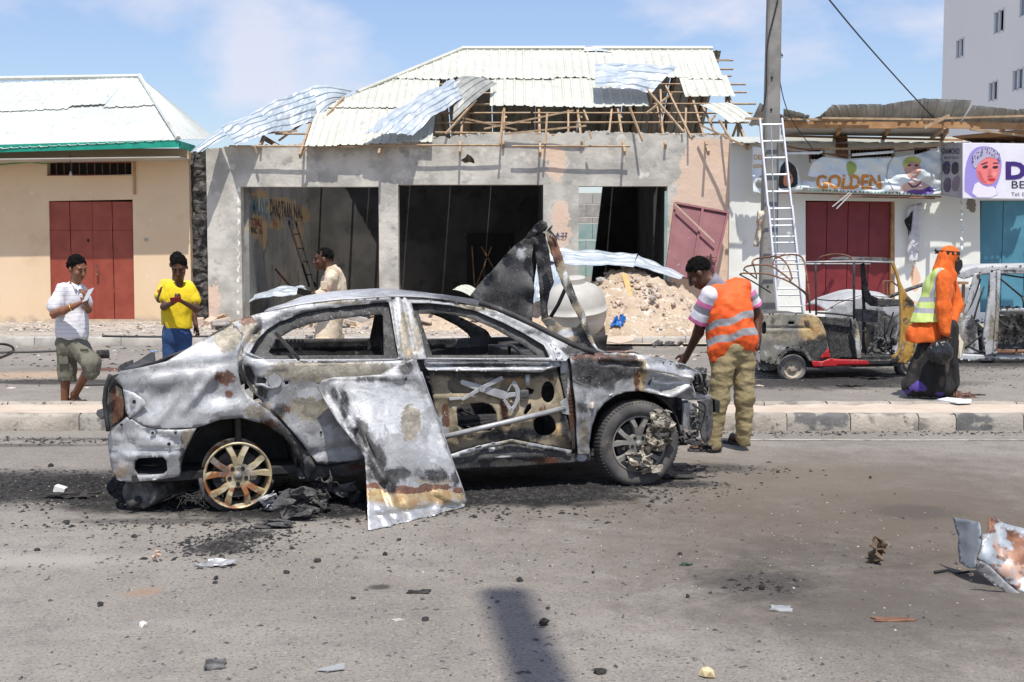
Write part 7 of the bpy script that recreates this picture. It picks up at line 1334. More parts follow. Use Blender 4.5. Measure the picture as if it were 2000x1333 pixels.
lo, hi = bbox([J(1380, 535), J(1415, 570)], .12); S = SDF(lo, hi, .007); S.cap(J(1402, 566, .02), J(1388, 548, .03), .085, .072, .02); S.cut(J(1387, 547, .03), (-.8, 0, .6)); S.wrinkle(.006, 12); S.build('collar', mat('collar_grey', (.17, .165, .20), (.23, .22, .26), 8, rough=.9), T)
lo, hi = bbox([J(1360, 545), J(1480, 715)], .15); S = SDF(lo, hi, .0075); S.cap(J(1392, 578, .0), J(1448, 566, .06), .098, .092, .06); S.ell(J(1420, 605, .02), (.205, .150, .20), .06); S.ell(J(1425, 645, .02), (.195, .15, .20), .06); S.cap(J(1415, 668, .0), J(1447, 662, .04), .135, .135, .05); S.cap(J(1402, 690, -.02), J(1403, 700, -.02), .085, .08, .05); S.cap(J(1458, 672, .05), J(1459, 680, .05), .075, .07, .05)
S.cut(J(1400, 709), (-.16, 0, -1)); S.cut(J(1418, 551), (-.30, 0, 1)); S.wrinkle(.016, 6, (1, 1, .8), 7.); S.wrinkle(.008, 16, (.8, 1, .9), 2.); V, Q = S.mesh(); P = project(V); A = np.zeros((len(V), 4)); A[:, 3] = 1
for (x0, y0, x1, y1) in ((1379, 641, 1472, 612), (1379, 671, 1476, 645)):
    yl = y0+(y1-y0)*(P[:, 0]-x0)/(x1-x0)+2.5*np.sin(P[:, 0]*.12); A[:, 0] = np.maximum(A[:, 0], (np.abs(P[:, 1]-yl) < 7.2).astype(float))
vm = Mat('vest_orange'); vc = vm.mix(vm.step(vm.noise(6, 4), .35, .65), (.86, .13, .018), (.78, .10, .012)); vc = vm.mix(vm.step(vm.math('ADD', vm.attr('paint', 'G'), vm.math('MULTIPLY', vm.noise(14, 5, .7), .6)), .75, 1.1), vc, (.25, .06, .02)); vc = vm.mix(vm.step(vm.attr('paint', 'R'), .45, .55), vc, (.33, .32, .33)); M_['vest'] = vm.done(vc, .7, 0, vm.bump(vm.noise(60, 3), .2, .008)); A[:, 1] = np.clip((P[:, 1]-672)/34, 0, 1)*.62
mesh_obj('reflective_vest', V, Q, M_['vest'], T, smooth=True, attrs={'paint': A})
kk = cloth_mat('trousers_khaki', (.33, .265, .14), (.27, .215, .11)); lo, hi = bbox([J(1380, 670), J(1475, 880)], .13); lo[2] = .02; S = SDF(lo, hi, .0075); S.cap(J(1425, 680), J(1440, 684, .05), .125, .125, .05); S.cap(J(1413, 705, -.02), J(1404, 775, -.02), .105, .078, .04); S.cap(J(1404, 775, -.02), J(1395, 868, .0), .076, .056, .04); S.cap(J(1451, 702, .06), J(1454, 775, .06), .105, .080, .04); S.cap(J(1454, 775, .06), J(1452, 858, .10), .078, .060, .04); S.wrinkle(.012, 8, (.8, 1, 1.8), 1.); S.wrinkle(.004, 22, (1, 1, 1.3), 4.); tr = S.build('trousers', kk, T)
pass
sm_ = mat('sandal_sole', (.03, .03, .035), (.09, .09, .10), 20, rough=.8); sandal(T, fA+np.array([.03, .03, 0.]), (-.92, .1, 0), sm_, BLK); sandal(T, fB+np.array([.03, .02, 0.]), (-.55, .7, 0), sm_, BLK)
g = MB(); q = J(1478, 690, .0); g.prism([q+np.array(p) for p in ((-.05, 0, .05), (.02, -.02, .0), (.03, 0, -.08), (-.04, .02, -.02))], (0, .003, 0)); setp(g.build('paper_slip', mat('paper_white', (.62, .62, .64), rough=.8), loc=tuple(q)), 'small paper slip held by the person in the orange vest', 'paper')

# ---- veiled worker in orange with the yellow vest
D = 13.4; J = lambda px, py, dy=0.: at_y(px, py, D+dy)
T = thing('person', 'person in orange veil and yellow reflective vest walking with a black bag', 'person', (float(J(1820, 770)[0]), D, 0)); hc = J(1856, 505); fd, ud = (.97, -.2, -.08), (0, 0, 1)
orng = cloth_mat('veil_orange', (.72, .14, .018), (.62, .105, .012)); lo, hi = bbox([J(1760, 480), J(1885, 785)], .2); lo[2] = -.03; S = SDF(lo, hi, .008); PF, BF = head(S, hc, fd, ud, .95); S.cap(J(1848, 535), hc, .05, .05, .03); S.ell(J(1834, 590), (.09, .10, .22), .05)
S.cap(J(1843, 540, -.17), J(1841, 605, -.20), .045, .04, .02); S.cap(J(1841, 605, -.20), J(1845, 652, -.24), .038, .026, .02); hand(S, J(1845, 653, -.24), (.1, -.1, -.98), (.2, .9, 0), 1, 1.1, .92); S.cap(J(1850, 540, .17), J(1868, 600, .12), .045, .038, .02); S.cap(J(1868, 600, .12), J(1862, 630, .0), .036, .026, .02); hand(S, J(1862, 632, .0), (-.1, -.1, -.9), (-.2, .5, 0), -1, 1.1, .92)
for px, dy, fx_ in ((1832, 0., 1838), (1858, .1, 1862)): S.cap(J(px, 640, dy), J(px+2, 768, dy), .058, .036, .03); foot(S, J(px+2, 764, dy), J(fx_, 779, dy), (.9, -.3, 0))
S.build('body', SK_DARK, T); face_bits(PF, BF, .95, T)
lo, hi = bbox([J(1825, 478), J(1885, 560)], .1); S = SDF(lo, hi, .0065); f_, r_, u_ = basis(fd, ud); B = np.stack([r_, f_, u_], 1); S.ell(hc+u_*.03-f_*.015, (.094, .115, .112), .02, B); S.ell(hc-f_*.05-u_*.06, (.095, .09, .12), .05, B); S.cap(J(1842, 530), J(1846, 540), .115, .13, .05); S.ell(hc+f_*.10-u_*.005, (.055, .06, .05), .015, B, 'd'); S.wrinkle(.008, 14, (1.4, 1.4, .5), 3.); S.build('headscarf', orng, T)
bk = mat('veil_black', (.012, .012, .013), rough=.85); S = SDF(*bbox([J(1850, 500), J(1880, 545)], .06), .006); S.ell(hc+f_*.058-u_*.052, (.080, .076, .085), .02, B); S.cap(hc+f_*.045-u_*.09, hc+f_*.04-u_*.16, .078, .055, .03); S.cut(hc+f_*.1-u_*.008, (0, 0, 1)); S.wrinkle(.005, 16); S.build('face_veil', bk, T)
g = MB(); g.grid(lambda s, t: hc+u_*(.040+.040*t)+(r_*math.cos(s*6.2832)*.0955+f_*(math.sin(s*6.2832)*.1155-.015))*(1-.06*t), 28, 3); g.tube([hc+u_*.058-f_*.13, hc+u_*.075-f_*.17, hc+u_*.10-f_*.16], [.02, .014, .004], 6); g.tube([hc+u_*.058-f_*.13, hc+u_*.04-f_*.17], [.02, .006], 6); g.build('headband', bk, T, smooth=True)
lo, hi = bbox([J(1765, 525), J(1880, 680)], .16); S = SDF(lo, hi, .0078); S.ell(J(1836, 570), (.145, .20, .22), .05); S.cap(J(1840, 540, -.12), J(1846, 540, .12), .085, .085, .06); S.cap(J(1828, 620), J(1812, 660), .17, .21, .06, ((0, 1, 0), .9)); S.cap(J(1790, 656), J(1822, 662), .12, .12, .06); S.cap(J(1844, 545, -.19), J(1843, 600, -.23), .085, .082, .03); S.cap(J(1843, 600, -.23), J(1846, 648, -.26), .082, .058, .03); S.cap(J(1852, 545, .18), J(1868, 598, .14), .08, .07, .03); S.cap(J(1868, 598, .14), J(1862, 628, .02), .068, .05, .03); S.cut(J(1800, 668), (-.05, 0, -1)); S.wrinkle(.015, 9, (1.2, 1.2, .4), 8.); S.wrinkle(.008, 20, (1.2, 1.2, .4), 3.); S.build('tunic', orng, T)
lo, hi = bbox([J(1775, 525), J(1872, 635)], .16); S = SDF(lo, hi, .0078); S.ell(J(1829, 572), (.15, .212, .235), .05); S.cap(J(1836, 540, -.12), J(1843, 540, .12), .092, .092, .05); S.cap(J(1822, 605), J(1812, 640), .180, .205, .06); S.ell(J(1850, 585, -.24), (.085, .10, .30), .03, None, 'd'); S.cut(J(1815, 628), (.05, 0, -1)); S.cut(J(1843, 526), (.5, 0, 1)); S.wrinkle(.008, 9, (1.2, 1.2, .6), 5.); V, Q = S.mesh(); P = project(V); A = np.zeros((len(V), 4)); A[:, 3] = 1
for (x0, y0, x1, y1) in ((1787, 586, 1832, 585), (1784, 606, 1832, 608)): yl = y0+(y1-y0)*(P[:, 0]-x0)/(x1-x0); A[:, 0] = np.maximum(A[:, 0], np.abs(P[:, 1]-yl) < 5)
xl = 1818+(540-P[:, 1])*-.0+(P[:, 1]-530)*-.02; vx = 1836-(P[:, 1]-528)*.32; A[:, 0] = np.maximum(A[:, 0], (np.abs(P[:, 0]-vx) < 4.2) & (P[:, 1] < 586) & (V[:, 1] < D))
ym = Mat('vest_yellow'); yc = ym.mix(ym.step(ym.noise(6, 4), .35, .65), (.52, .66, .16), (.60, .72, .26)); yc = ym.mix(ym.step(ym.attr('paint', 'R'), .45, .55), yc, (.36, .37, .40)); mesh_obj('reflective_vest', V, Q, ym.done(yc, .7, 0, ym.bump(ym.noise(60, 3), .2, .008)), T, smooth=True, attrs={'paint': A})
lo, hi = bbox([J(1755, 630), J(1880, 790)], .18); lo[2] = -.02; S = SDF(lo, hi, .008)
for px0, px1, r0, r1, dy in ((1832, 1786, .12, .13, 0.), (1838, 1826, .13, .14, -.03), (1850, 1858, .10, .09, .06)): S.cap(J(px0, 640, dy), J(px1, 750, dy), r0, r1, .08)
S.cap(J(1778, 755, -.05), J(1846, 758, -.05), .105, .10, .06); S.wrinkle(.030, 7, (1.6, 1.6, .25), 3.); S.wrinkle(.014, 18, (1.4, 1.4, .25), 6.); S.cut((0, 0, .018), (0, 0, -1)); V, Q = S.mesh(); P = project(V); A = np.zeros((len(V), 4)); A[:, 3] = 1
for px, py, rx, ry in ((1768, 766, 9, 7), (1792, 756, 22, 11), (1836, 770, 14, 5)): A[:, 0] = np.maximum(A[:, 0], np.clip(1.4-np.hypot((P[:, 0]-px)/rx, (P[:, 1]-py)/ry), 0, 1))
for px, py, rx, ry in ((1785, 715, 8, 9), (1840, 745, 8, 14), (1850, 715, 5, 20), (1800, 690, 6, 12)): A[:, 1] = np.maximum(A[:, 1], np.clip(1.4-np.hypot((P[:, 0]-px)/rx, (P[:, 1]-py)/ry), 0, 1))
mesh_obj('skirt', V, Q, mat('skirt_black', (.012, .011, .011), (.022, .020, .019), 6, rough=.9, bump=.3, bscale=40, layers=[((.09, .05, .26), 'paint.R', 13, .55, .66, 1.8), ((.07, .055, .042), 'paint.G', 9, .45, 1.1, 1.4)]), T, smooth=True, attrs={'paint': A})
for px, dy in ((1836, .0), (1862, .1)): sandal(T, J(px, 779.5, dy), (.9, -.3, 0), mat('sandal_brown', (.14, .06, .04), rough=.7), mat('sandal_brown', (.14, .06, .04)))
q = J(1835, 690, -.30); S = SDF(q-.28, q+.28, .008); S.ell(q, (.145, .11, .125), .03); S.cap(q+np.array([.02, .0, .08]), J(1846, 662, -.25), .07, .022, .05); S.wrinkle(.016, 11, (1, 1, .6), 4.); S.wrinkle(.010, 25, (1, 1, .6), 9.); V, Q = S.mesh(); bg_ = mesh_obj('plastic_bag', V, Q, mat('bag_black', (.013, .013, .014), rough=.32), None, smooth=True, loc=tuple(q)); setp(bg_, 'shiny black plastic bag hanging from the veiled worker hand', 'bag')
q = J(1872, 668, -.02); g = MB(); g.prism([J(1869, 645, 0), J(1882, 670, 0), J(1876, 700, -.02), J(1870, 700, 0)], (0, .02, 0)); setp(g.build('paper_wad', mat('paper_cream', (.62, .55, .42), rough=.9), loc=tuple(q)), 'pale folded paper at the veiled worker far hand', 'paper')
# ------------------------------------------------------------------ burnt three-wheeler
class Frame:
    def __init__(s, A, yaw): s.A = np.asarray(A, float); s.U = np.array([math.cos(yaw), math.sin(yaw), 0]); s.W = np.array([-s.U[1], s.U[0], 0])
    def p(s, px, py, w=0.):
        r = ray(px, py); t = np.dot(s.A+w*s.W-EYE, s.W)/np.dot(r, s.W); return EYE+r*t
    def panel(s, name, outl, T, m, w=0., holes=(), marks=(), dents=(), step=6., noise=.006, thick=.006, wfn=None, sm=0, smooth=True):
        ol = [tuple(p) for p in (smoothpoly(outl, sm) if sm else outl)]; V2, Tr = fill2d(ol, holes, step); W = np.full(len(V2), w)+relief(V2, dents)+(wfn(V2) if wfn else 0)
        V = np.array([s.p(a[0], a[1], b) for a, b in zip(V2, W)]); V = V+s.W*(noise*fbm(V, 6, 3, len(name)))[:, None]; return mesh_obj(name, V, [tuple(t) for t in Tr], M_[m] if isinstance(m, str) else m, T, smooth=smooth, solid=thick, attrs=paint_marks(V, marks))
    def tube(s, name, pts, r, T, m, sm=2, n=7):
        P = np.array([s.p(*q) for q in pts]); P = smoothpoly(P, sm, False) if sm else P; g = MB(); g.tube(P, r, n); return g.build(name, M_[m], T, smooth=True)
    def slabw(s, name, outl, w0, w1, T, m, marks=(), step=8.):
        """closed solid with the outline at depth w0 carried straight across to w1"""
        V2, Tr = fill2d(outl, (), step); P = np.array([s.p(a, b, w0) for a, b in V2]); n = len(P); Q = P+s.W*(w1-w0); E = {}
        for t in Tr:
            for a, b in ((t[0], t[1]), (t[1], t[2]), (t[2], t[0])): E[(a, b)] = 1
        F = [tuple(t) for t in Tr]+[(t[2]+n, t[1]+n, t[0]+n) for t in Tr]+[(b, a, a+n, b+n) for (a, b) in E if (b, a) not in E]; V = np.concatenate([P, Q]); return fixn(mesh_obj(name, V, F, M_[m], T, attrs=paint_marks(V, marks), auto=35))
KA = at_z(1550, 741.5); K = Frame(KA, R(5)); KT = thing('burnt_rickshaw', 'burnt three-wheeled rickshaw with bare hoop frame and red sill', 'rickshaw', tuple(KA), R(5)); KW = 1.15
M_['tuk_paint'] = burnt('tuk_paint', (.17, .165, .15), (.28, .26, .21), .75, .1, .2); M_['tuk_ochre'] = mat('tuk_ochre', (.42, .24, .045), (.34, .19, .04), 6, .35, .65, .75, 0, .3, 30, layers=[((.035, .033, .03), 'n', 5, .54, .64, 0), ((.24, .22, .19), 'n', 7, .58, .68, 0)]); M_['tuk_red'] = mat('tuk_red', (.42, .012, .016), (.36, .01, .014), 6, .35, .65, .5, 0, .1, 30, layers=[((.02, .018, .018), 'paint.R', 7, .45, .6, .8), ((.22, .16, .14), 'n', 9, .58, .66, 0), ((.06, .03, .03), 'n', 5, .55, .64, 0)])
K.panel('rear_side', [(1487, 615), (1500, 613), (1528, 612), (1566, 614), (1591, 617), (1599, 622), (1606, 632), (1613, 650), (1615, 672), (1619, 690), (1622, 699), (1606, 706), (1584, 706), (1581, 698), (1574, 688), (1566, 683), (1556, 680), (1541, 680), (1530, 686), (1521, 697), (1513, 713), (1500, 709), (1484, 703), (1484, 684), (1487, 662)], KT, 'tuk_paint', .0, [[(1488, 632), (1494, 628), (1496, 632), (1496, 650), (1492, 654), (1487, 650)], [(1540, 629), (1550, 629), (1552, 631.5), (1549, 634), (1541, 634), (1538, 631.5)]],
    [('gold', 1583, 640, 20, 26, 1.4), ('gold', 1600, 650, 12, 14, 1.2), ('soot', 1576, 634, 8, 9, .8), ('soot', 1590, 685, 40, 22, 1.25), ('soot', 1604, 668, 14, 16, 1.1), ('ash', 1520, 680, 26, 10, .55), ('ash', 1495, 690, 14, 12, .4), ('khaki', 1530, 660, 40, 16, .7), ('rust', 1494, 622, 10, 12, .5), ('soot', 1503, 702, 8, 8, .7), ('soot', 1508, 626, 8, 14, .5)], [('l', 1497, 640, 1582, 641, 1.4, .02), ('l', 1582, 641, 1587, 647, 1.4, .02), ('l', 1496, 647, 1584, 648, 1.4, -.008)], 3.)
K.panel('wheel_arch', [(1513, 713), (1519, 697), (1528, 685), (1541, 678), (1557, 677), (1570, 682), (1579, 692), (1585, 706), (1580, 706), (1573, 695), (1564, 688), (1551, 685), (1540, 686), (1532, 692), (1525, 702), (1521, 714)], KT, 'tuk_paint', -.03, (), [('soot', 1550, 690, 50, 30, .8), ('ash', 1530, 684, 12, 8, .6)], (), 3., .004, .03)
K.slabw('rear_body', [(1490, 618), (1590, 619), (1606, 640), (1612, 690), (1500, 690), (1488, 660)], .08, KW-.05, KT, 'soot_metal'); K.slabw('rear_deck', [(1487, 614.5), (1590, 616.5), (1592, 620), (1488, 619)], .01, KW, KT, 'char_grey'); K.slabw('underbody', [(1500, 700), (1760, 700), (1752, 716), (1590, 719), (1505, 712)], .12, KW-.1, KT, 'soot_metal')
K.panel('cab_side', [(1592, 618), (1664, 623), (1670, 630), (1676, 670), (1678, 701), (1624, 701), (1616, 672), (1612, 648), (1604, 628)], KT, 'car_dark', .10, (), [('soot', 1640, 660, 60, 60, 1.2)], [('l', 1604, 632, 1660, 640, 3, -.02)], 4.)
K.panel('door_post', [(1662, 624), (1670, 622), (1676, 640), (1681, 670), (1682, 700), (1674, 702), (1670, 668)], KT, 'tuk_paint', .0, (), [('ash', 1674, 670, 6, 30, .7), ('gold', 1678, 655, 4, 12, 1.0), ('soot', 1668, 640, 6, 16, .8)], (), 3.)
o = K.panel('sill', [(1585, 705), (1606, 706), (1622, 700), (1640, 702), (1706, 703), (1735, 703), (1752, 696), (1757, 702), (1750, 710), (1720, 713), (1640, 715), (1588, 718)], KT, 'tuk_red', -.01, (), [('soot', 1735, 708, 34, 14, 1.3), ('soot', 1690, 702, 20, 3, .8)], (), 4.); K.panel('red_flash', [(1600, 700), (1612, 686), (1618, 680), (1622, 700)], KT, 'tuk_red', -.012, (), [('soot', 1610, 690, 4, 8, .5)], (), 3.)
K.panel('front_nose', [(1756, 546), (1762, 560), (1770, 576), (1784, 590), (1788, 640), (1784, 690), (1768, 712), (1752, 708), (1757, 690), (1761, 650), (1760, 600), (1757, 570)], KT, 'tuk_ochre', .12, (), (), (), 4., .02, .02)
K.panel('front_side', [(1762, 604), (1790, 606), (1792, 690), (1770, 712), (1756, 708)], KT, 'tuk_paint', .16, (), [('soot', 1775, 640, 20, 30, .8), ('khaki', 1776, 680, 20, 20, .7)], (), 4.)
K.tube('front_post', ((1742, 512, .02), (1750, 530, .02), (1757, 556, .0), (1760, 600, .0), (1761, 650, .0), (1756, 690, .0), (1742, 700, .0)), .022, KT, 'tuk_ochre'); 
K.slabw('cab_floor', [(1682, 698), (1755, 696), (1752, 704), (1682, 704)], .02, KW, KT, 'char'); K.slabw('dash_box', [(1690, 606), (1728, 608), (1734, 618), (1732, 631), (1690, 630)], .5, .9, KT, 'char_grey'); K.panel('far_side_sheet', [(1684, 632), (1714, 636), (1722, 690), (1686, 690)], KT, 'tuk_paint', .95, (), [('gold', 1692, 660, 6, 20, 1.0), ('soot', 1710, 650, 10, 30, .8)], (), 4.)
K.panel('windscreen_surround', [(1680, 516), (1688, 514), (1692, 540), (1695, 564), (1702, 578), (1716, 583), (1756, 585), (1757, 598), (1720, 600), (1700, 598), (1690, 590), (1684, 560)], KT, 'car_dark', .55, (), [('soot', 1700, 560, 60, 60, 1.2)], (), 4.); K.panel('far_pillar', [(1680, 516), (1688, 516), (1690, 600), (1692, 698), (1683, 698), (1684, 600)], KT, 'car_dark', .60, (), [('soot', 1686, 600, 30, 120, 1.2)], (), 4.)
K.slabw('roof_cap', [(1674, 508), (1682, 504.5), (1700, 502.5), (1724, 503), (1740, 506), (1748, 511), (1740, 514), (1700, 512), (1682, 513)], .02, KW-.1, KT, 'char_grey')
for nm, pts, r in (('hoop', ((1445, 536, 0), (1452, 533.5, 0), (1467, 534.6, 0), (1490, 534.5, 0), (1503, 536, .0), (1541, 549, .0), (1579, 575.6, .0)), .012), ('hoop', ((1453, 528, .1), (1455, 521, .3), (1475, 517.5, .6), (1499, 517.5, .6), (1515, 524, .4), (1545, 548, .05)), .012), ('hoop', ((1469, 519, .3), (1470, 507, .5), (1492, 503, .8), (1517, 500, .8), (1532, 509, .5), (1542, 525, .3), (1547, 545, .05)), .012),
                   ('hoop', ((1509, 520, .5), (1511, 505, .7), (1534, 497, .9), (1560, 497.5, .9), (1571, 508, .5), (1576, 540, .2), (1580.7, 574.5, .0), (1582, 612, .0)), .012), ('hoop', ((1595, 512, .9), (1604, 501, .7), (1635, 496, .5), (1661, 501, .2), (1668, 511, .0)), .013),
                   ('frame_tube', ((1445, 537, 0), (1470, 550, .3), (1505, 572, .8)), .009), ('frame_tube', ((1453, 527, .2), (1478, 545, .6)), .009), ('frame_tube', ((1470, 512, .5), (1478, 542, .9)), .009), ('frame_tube', ((1541, 549, 0), (1579, 576, 0), (1582, 610, 0)), .012), ('top_rail', ((1574, 512.5, 0), (1668, 510.5, 0), (1746, 513, .02)), .013), ('top_rail', ((1510, 516.5, KW), (1600, 516, KW), (1700, 516, KW)), .012), ('post', ((1593, 515, 0), (1593.5, 560, 0), (1594, 616, 0)), .013), ('post', ((1668, 511, 0), (1668, 560, 0), (1668, 622, 0)), .016), ('side_rail', ((1593, 584, 0), (1620, 588, 0), (1650, 587, 0), (1667, 588, 0)), .009), ('side_rail', ((1593, 611, 0), (1630, 613, 0), (1667, 618, 0)), .014), ('inner_tube', ((1690, 640, .3), (1690.5, 694, .3)), .01), ('inner_tube', ((1676, 647, .1), (1692, 647, .3)), .008)): K.tube(nm, pts, r, KT, 'steel_pale' if nm in ('top_rail',) else 'rusty' if nm == 'hoop' else 'soot_metal', 2, 6)
g = MB(); rr_ = np.random.default_rng(5)
for i in range(42): g.rock(K.p(rr_.uniform(1700, 1752), 700-abs(rr_.normal())*26, rr_.uniform(.15, .8)), rr_.uniform(.02, .055), .8, i)
for i in range(30): g.rock(K.p(rr_.uniform(1684, 1752), rr_.uniform(694, 700), rr_.uniform(.05, .8)), rr_.uniform(.015, .04), .6, i+60)
o = g.build('charred_controls', M_['char_grey'], KT); o['kind'] = 'stuff'
for pts in (((1745, 610, .3), (1735, 640, .35), (1722, 672, .4)), ((1700, 678, .3), (1720, 660, .4), (1736, 646, .45)), ((1740, 620, .3), (1728, 614, .3), (1722, 616, .3)), ((1730, 620, .2), (1726, 650, .25), (1738, 690, .3)), ((1744, 640, .2), (1738, 660, .25), (1742, 694, .3))): K.tube('burnt_cable', pts, .010, KT, 'soot_metal', 2, 6)
def small_wheel(c, U, W, R0, rr, T, tm, rm, flat=True):
    Mx = Matrix((tuple(U)+(0,), (0, 0, 1, 0), tuple(W)+(0,), (0, 0, 0, 1))).transposed()
    for i in range(3): Mx[i][3] = c[i]
    wh = bpy.data.objects.new('wheel', None); COL.objects.link(wh); wh.parent = T; MAT_OF[wh.name] = MAT_OF[T.name]
    g = MB(); g.lathe([(rr, .012), (rr*1.15, -.004), (R0*.93, -.004), (R0, .02), (R0, .09), (R0*.93, .11), (rr, .10)], 40, Mx); V = g.V; V[:, 2] = np.maximum(V[:, 2], .004); fixn(mesh_obj('tyre', V, g.f, M_[tm], wh, smooth=True))
    g = MB(); g.lathe([(rr*1.03, .0), (rr*.96, .01), (rr*.86, .035), (rr*.60, .04), (rr*.52, .018), (rr*.2, .012), (0, .012)], 32, Mx); hb = g.build('rim', M_[rm], wh, smooth=True)
    for k in range(4): a = k*math.pi/2+.4; g = MB(); p = c+U*rr*.36*math.cos(a)+np.array([0, 0, rr*.36*math.sin(a)])+W*.008; g.tube([p, p+W*.02], rr*.09, 8); g.build('lug_nut', M_['rusty'], hb)
M_['tyre_ash'] = mat('tyre_ash', (.16, .155, .145), (.26, .25, .23), 8, .35, .65, .95, 0, .3, 50, layers=[((.07, .065, .06), 'n', 7, .56, .7, 0)]); M_['rim_tan'] = mat('rim_tan', (.38, .33, .26), (.46, .41, .34), 8, .35, .65, .75, .1, .2, 40, layers=[((.18, .12, .08), 'n', 9, .58, .7, 0)])
small_wheel(K.p(1549, 720, .02), K.U, K.W, .180, .120, KT, 'tyre_ash', 'rim_tan'); small_wheel(K.p(1549, 720, .02)+K.W*.95, K.U, K.W, .18, .12, KT, 'tyre_burnt', 'rim_tan'); small_wheel(K.p(1776, 716, .45), K.U, K.W, .175, .11, KT, 'tyre_burnt', 'rim_grey')
K.panel('rear_flap', [(1468, 704), (1513, 714), (1500, 724), (1478, 722)], KT, 'char_grey', .05, (), (), (), 4., .01, .01)

# ------------------------------------------------------------------ burnt white saloon behind
HA = at_z(1900, 711); HF = Frame(HA, R(-2)); HT = thing('burnt_white_car', 'burnt white car shell with stripped doors in front of the blue door', 'car', tuple(HA), R(-2)); M_['white_burnt'] = burnt('white_burnt', (.38, .385, .39), (.50, .505, .51), .6, .1, .12)
HF.panel('front_side', [(1602, 690), (1606, 640), (1613, 608), (1640, 592), (1684, 577), (1735, 582), (1800, 598), (1880, 612), (1884, 640), (1874, 690), (1860, 700), (1720, 702)], HT, 'white_burnt', .05, (), [('soot', 1700, 640, 90, 40, .9), ('rust', 1650, 600, 30, 10, .4), ('khaki', 1870, 640, 16, 40, .7)], (), 6.)
hl = [(1613, 607), (1640, 591), (1684, 576.5), (1735, 581)]
def hoodp(s, t):
    i = t*3; k = min(int(i), 2); a = np.array(hl[k])*(1-i+k)+np.array(hl[k+1])*(i-k); q = HF.p(a[0], a[1], .05); return q+HF.W*1.5*s+np.array([0, 0, .05*math.sin(math.pi*s)])
g = MB(); g.grid(hoodp, 10, 16); V = g.V; mesh_obj('hood', V, g.f, M_['white_burnt'], HT, smooth=True, solid=.01, attrs=paint_marks(V, [('khaki', 1640, 590, 30, 10, .5)]))
HF.panel('roof_side', [(1862, 538), (1876, 530), (1892, 524), (1930, 520), (2040, 518.5), (2060, 522), (2060, 537), (1960, 535), (1936, 536), (1905, 539), (1882, 546)], HT, 'white_burnt', .25, (), [('soot', 1980, 530, 60, 4, .8), ('rust', 1960, 531, 20, 3, .5)], (), 4.)
g = MB(); rl2 = [(1876, 530.5), (1892, 524.5), (1930, 520.5), (2040, 519), (2060, 521)]
def rf2(s, t):
    i = t*4; k = min(int(i), 3); a = np.array(rl2[k])*(1-i+k)+np.array(rl2[k+1])*(i-k); return HF.p(a[0], a[1], .25)+HF.W*1.15*s+np.array([0, 0, .03*math.sin(math.pi*s)-.02*s])
g.grid(rf2, 8, 12); V = g.V; mesh_obj('roof', V, g.f, M_['white_burnt'], HT, smooth=True, solid=.01, attrs=paint_marks(V, []))
for w in (.18, 1.45): HF.tube('windscreen_pillar', ((1732, 582, w), (1790, 560, w+.03), (1840, 545, w+.06), (1874, 533, w+.08)), .028, HT, 'char_grey', 1)
HF.panel('door_frame', [(1902, 535), (1916, 533), (1903, 574), (1888, 612), (1884, 660), (1874, 690), (1868, 690), (1876, 630), (1884, 600)], HT, 'white_burnt', .12, (), [('soot', 1898, 570, 8, 40, .5), ('khaki', 1885, 640, 10, 40, .8), ('soot', 1910, 540, 6, 12, .8)], (), 3., .004, .03)
HF.panel('centre_pillar', [(1932, 531), (1942, 530), (1946, 570), (1942, 620), (1938, 660), (1944, 692), (1924, 694), (1918, 660), (1926, 600), (1930, 560)], HT, 'white_burnt', .10, (), [('soot', 1928, 560, 5, 30, .8), ('khaki', 1934, 640, 8, 40, .7), ('ash', 1930, 600, 5, 30, .6)], (), 3., .006, .05)
HF.panel('rear_door_frame', [(1946, 529), (1952, 529), (1950, 600), (1946, 690), (1938, 692), (1944, 600)], HT, 'white_burnt', .06, (), [('khaki', 1946, 620, 12, 60, .9), ('rust', 1946, 670, 8, 30, .6)], (), 3., .006, .04)
HF.panel('sill', [(1866, 690), (1924, 694), (2060, 696), (2060, 706), (1900, 706), (1866, 702)], HT, 'white_burnt', .08, (), [('soot', 1960, 704, 100, 5, .9), ('ash', 1890, 696, 26, 6, 1)], (), 4.); HF.slabw('floor', [(1690, 700), (1866, 702), (1900, 706), (2060, 706), (2060, 711), (1700, 709)], .15, 1.55, HT, 'soot_metal'); HF.panel('door_bottom', [(1946, 682), (2060, 686), (2060, 692), (1946, 690)], HT, 'rusty', .05, (), (), (), 4.)
HF.panel('rear_door_inner', [(1950, 612), (1990, 606), (2060, 606), (2060, 684), (1948, 682)], HT, 'car_dark', .35, (), [('soot', 1990, 640, 60, 50, 1), ('rust', 1985, 660, 30, 14, .7)], (), 5., .05)
HF.slabw('burnt_interior', [(1874, 640), (1900, 622), (1920, 640), (1922, 690), (1874, 690)], .5, 1.4, HT, 'soot_metal')
g = MB(); rr_ = np.random.default_rng(8)
for i in range(60): g.rock(HF.p(rr_.uniform(1880, 1922), rr_.uniform(620, 688), rr_.uniform(.3, .6)), rr_.uniform(.01, .032), .8, i)
for i in range(70): g.rock(HF.p(rr_.uniform(1950, 2010), rr_.uniform(600, 680), rr_.uniform(.2, .45)), rr_.uniform(.01, .035), .8, i+80)
o = g.build('charred_seats', M_['char'], HT); o['kind'] = 'stuff'; g = MB()
for i in range(26): g.rock(HF.p(rr_.uniform(1955, 2008), rr_.uniform(598, 612), rr_.uniform(.5, .8)), rr_.uniform(.015, .04), .6, i+80)
o = g.build('burnt_cushion', M_['rusty'], HT); o['kind'] = 'stuff'
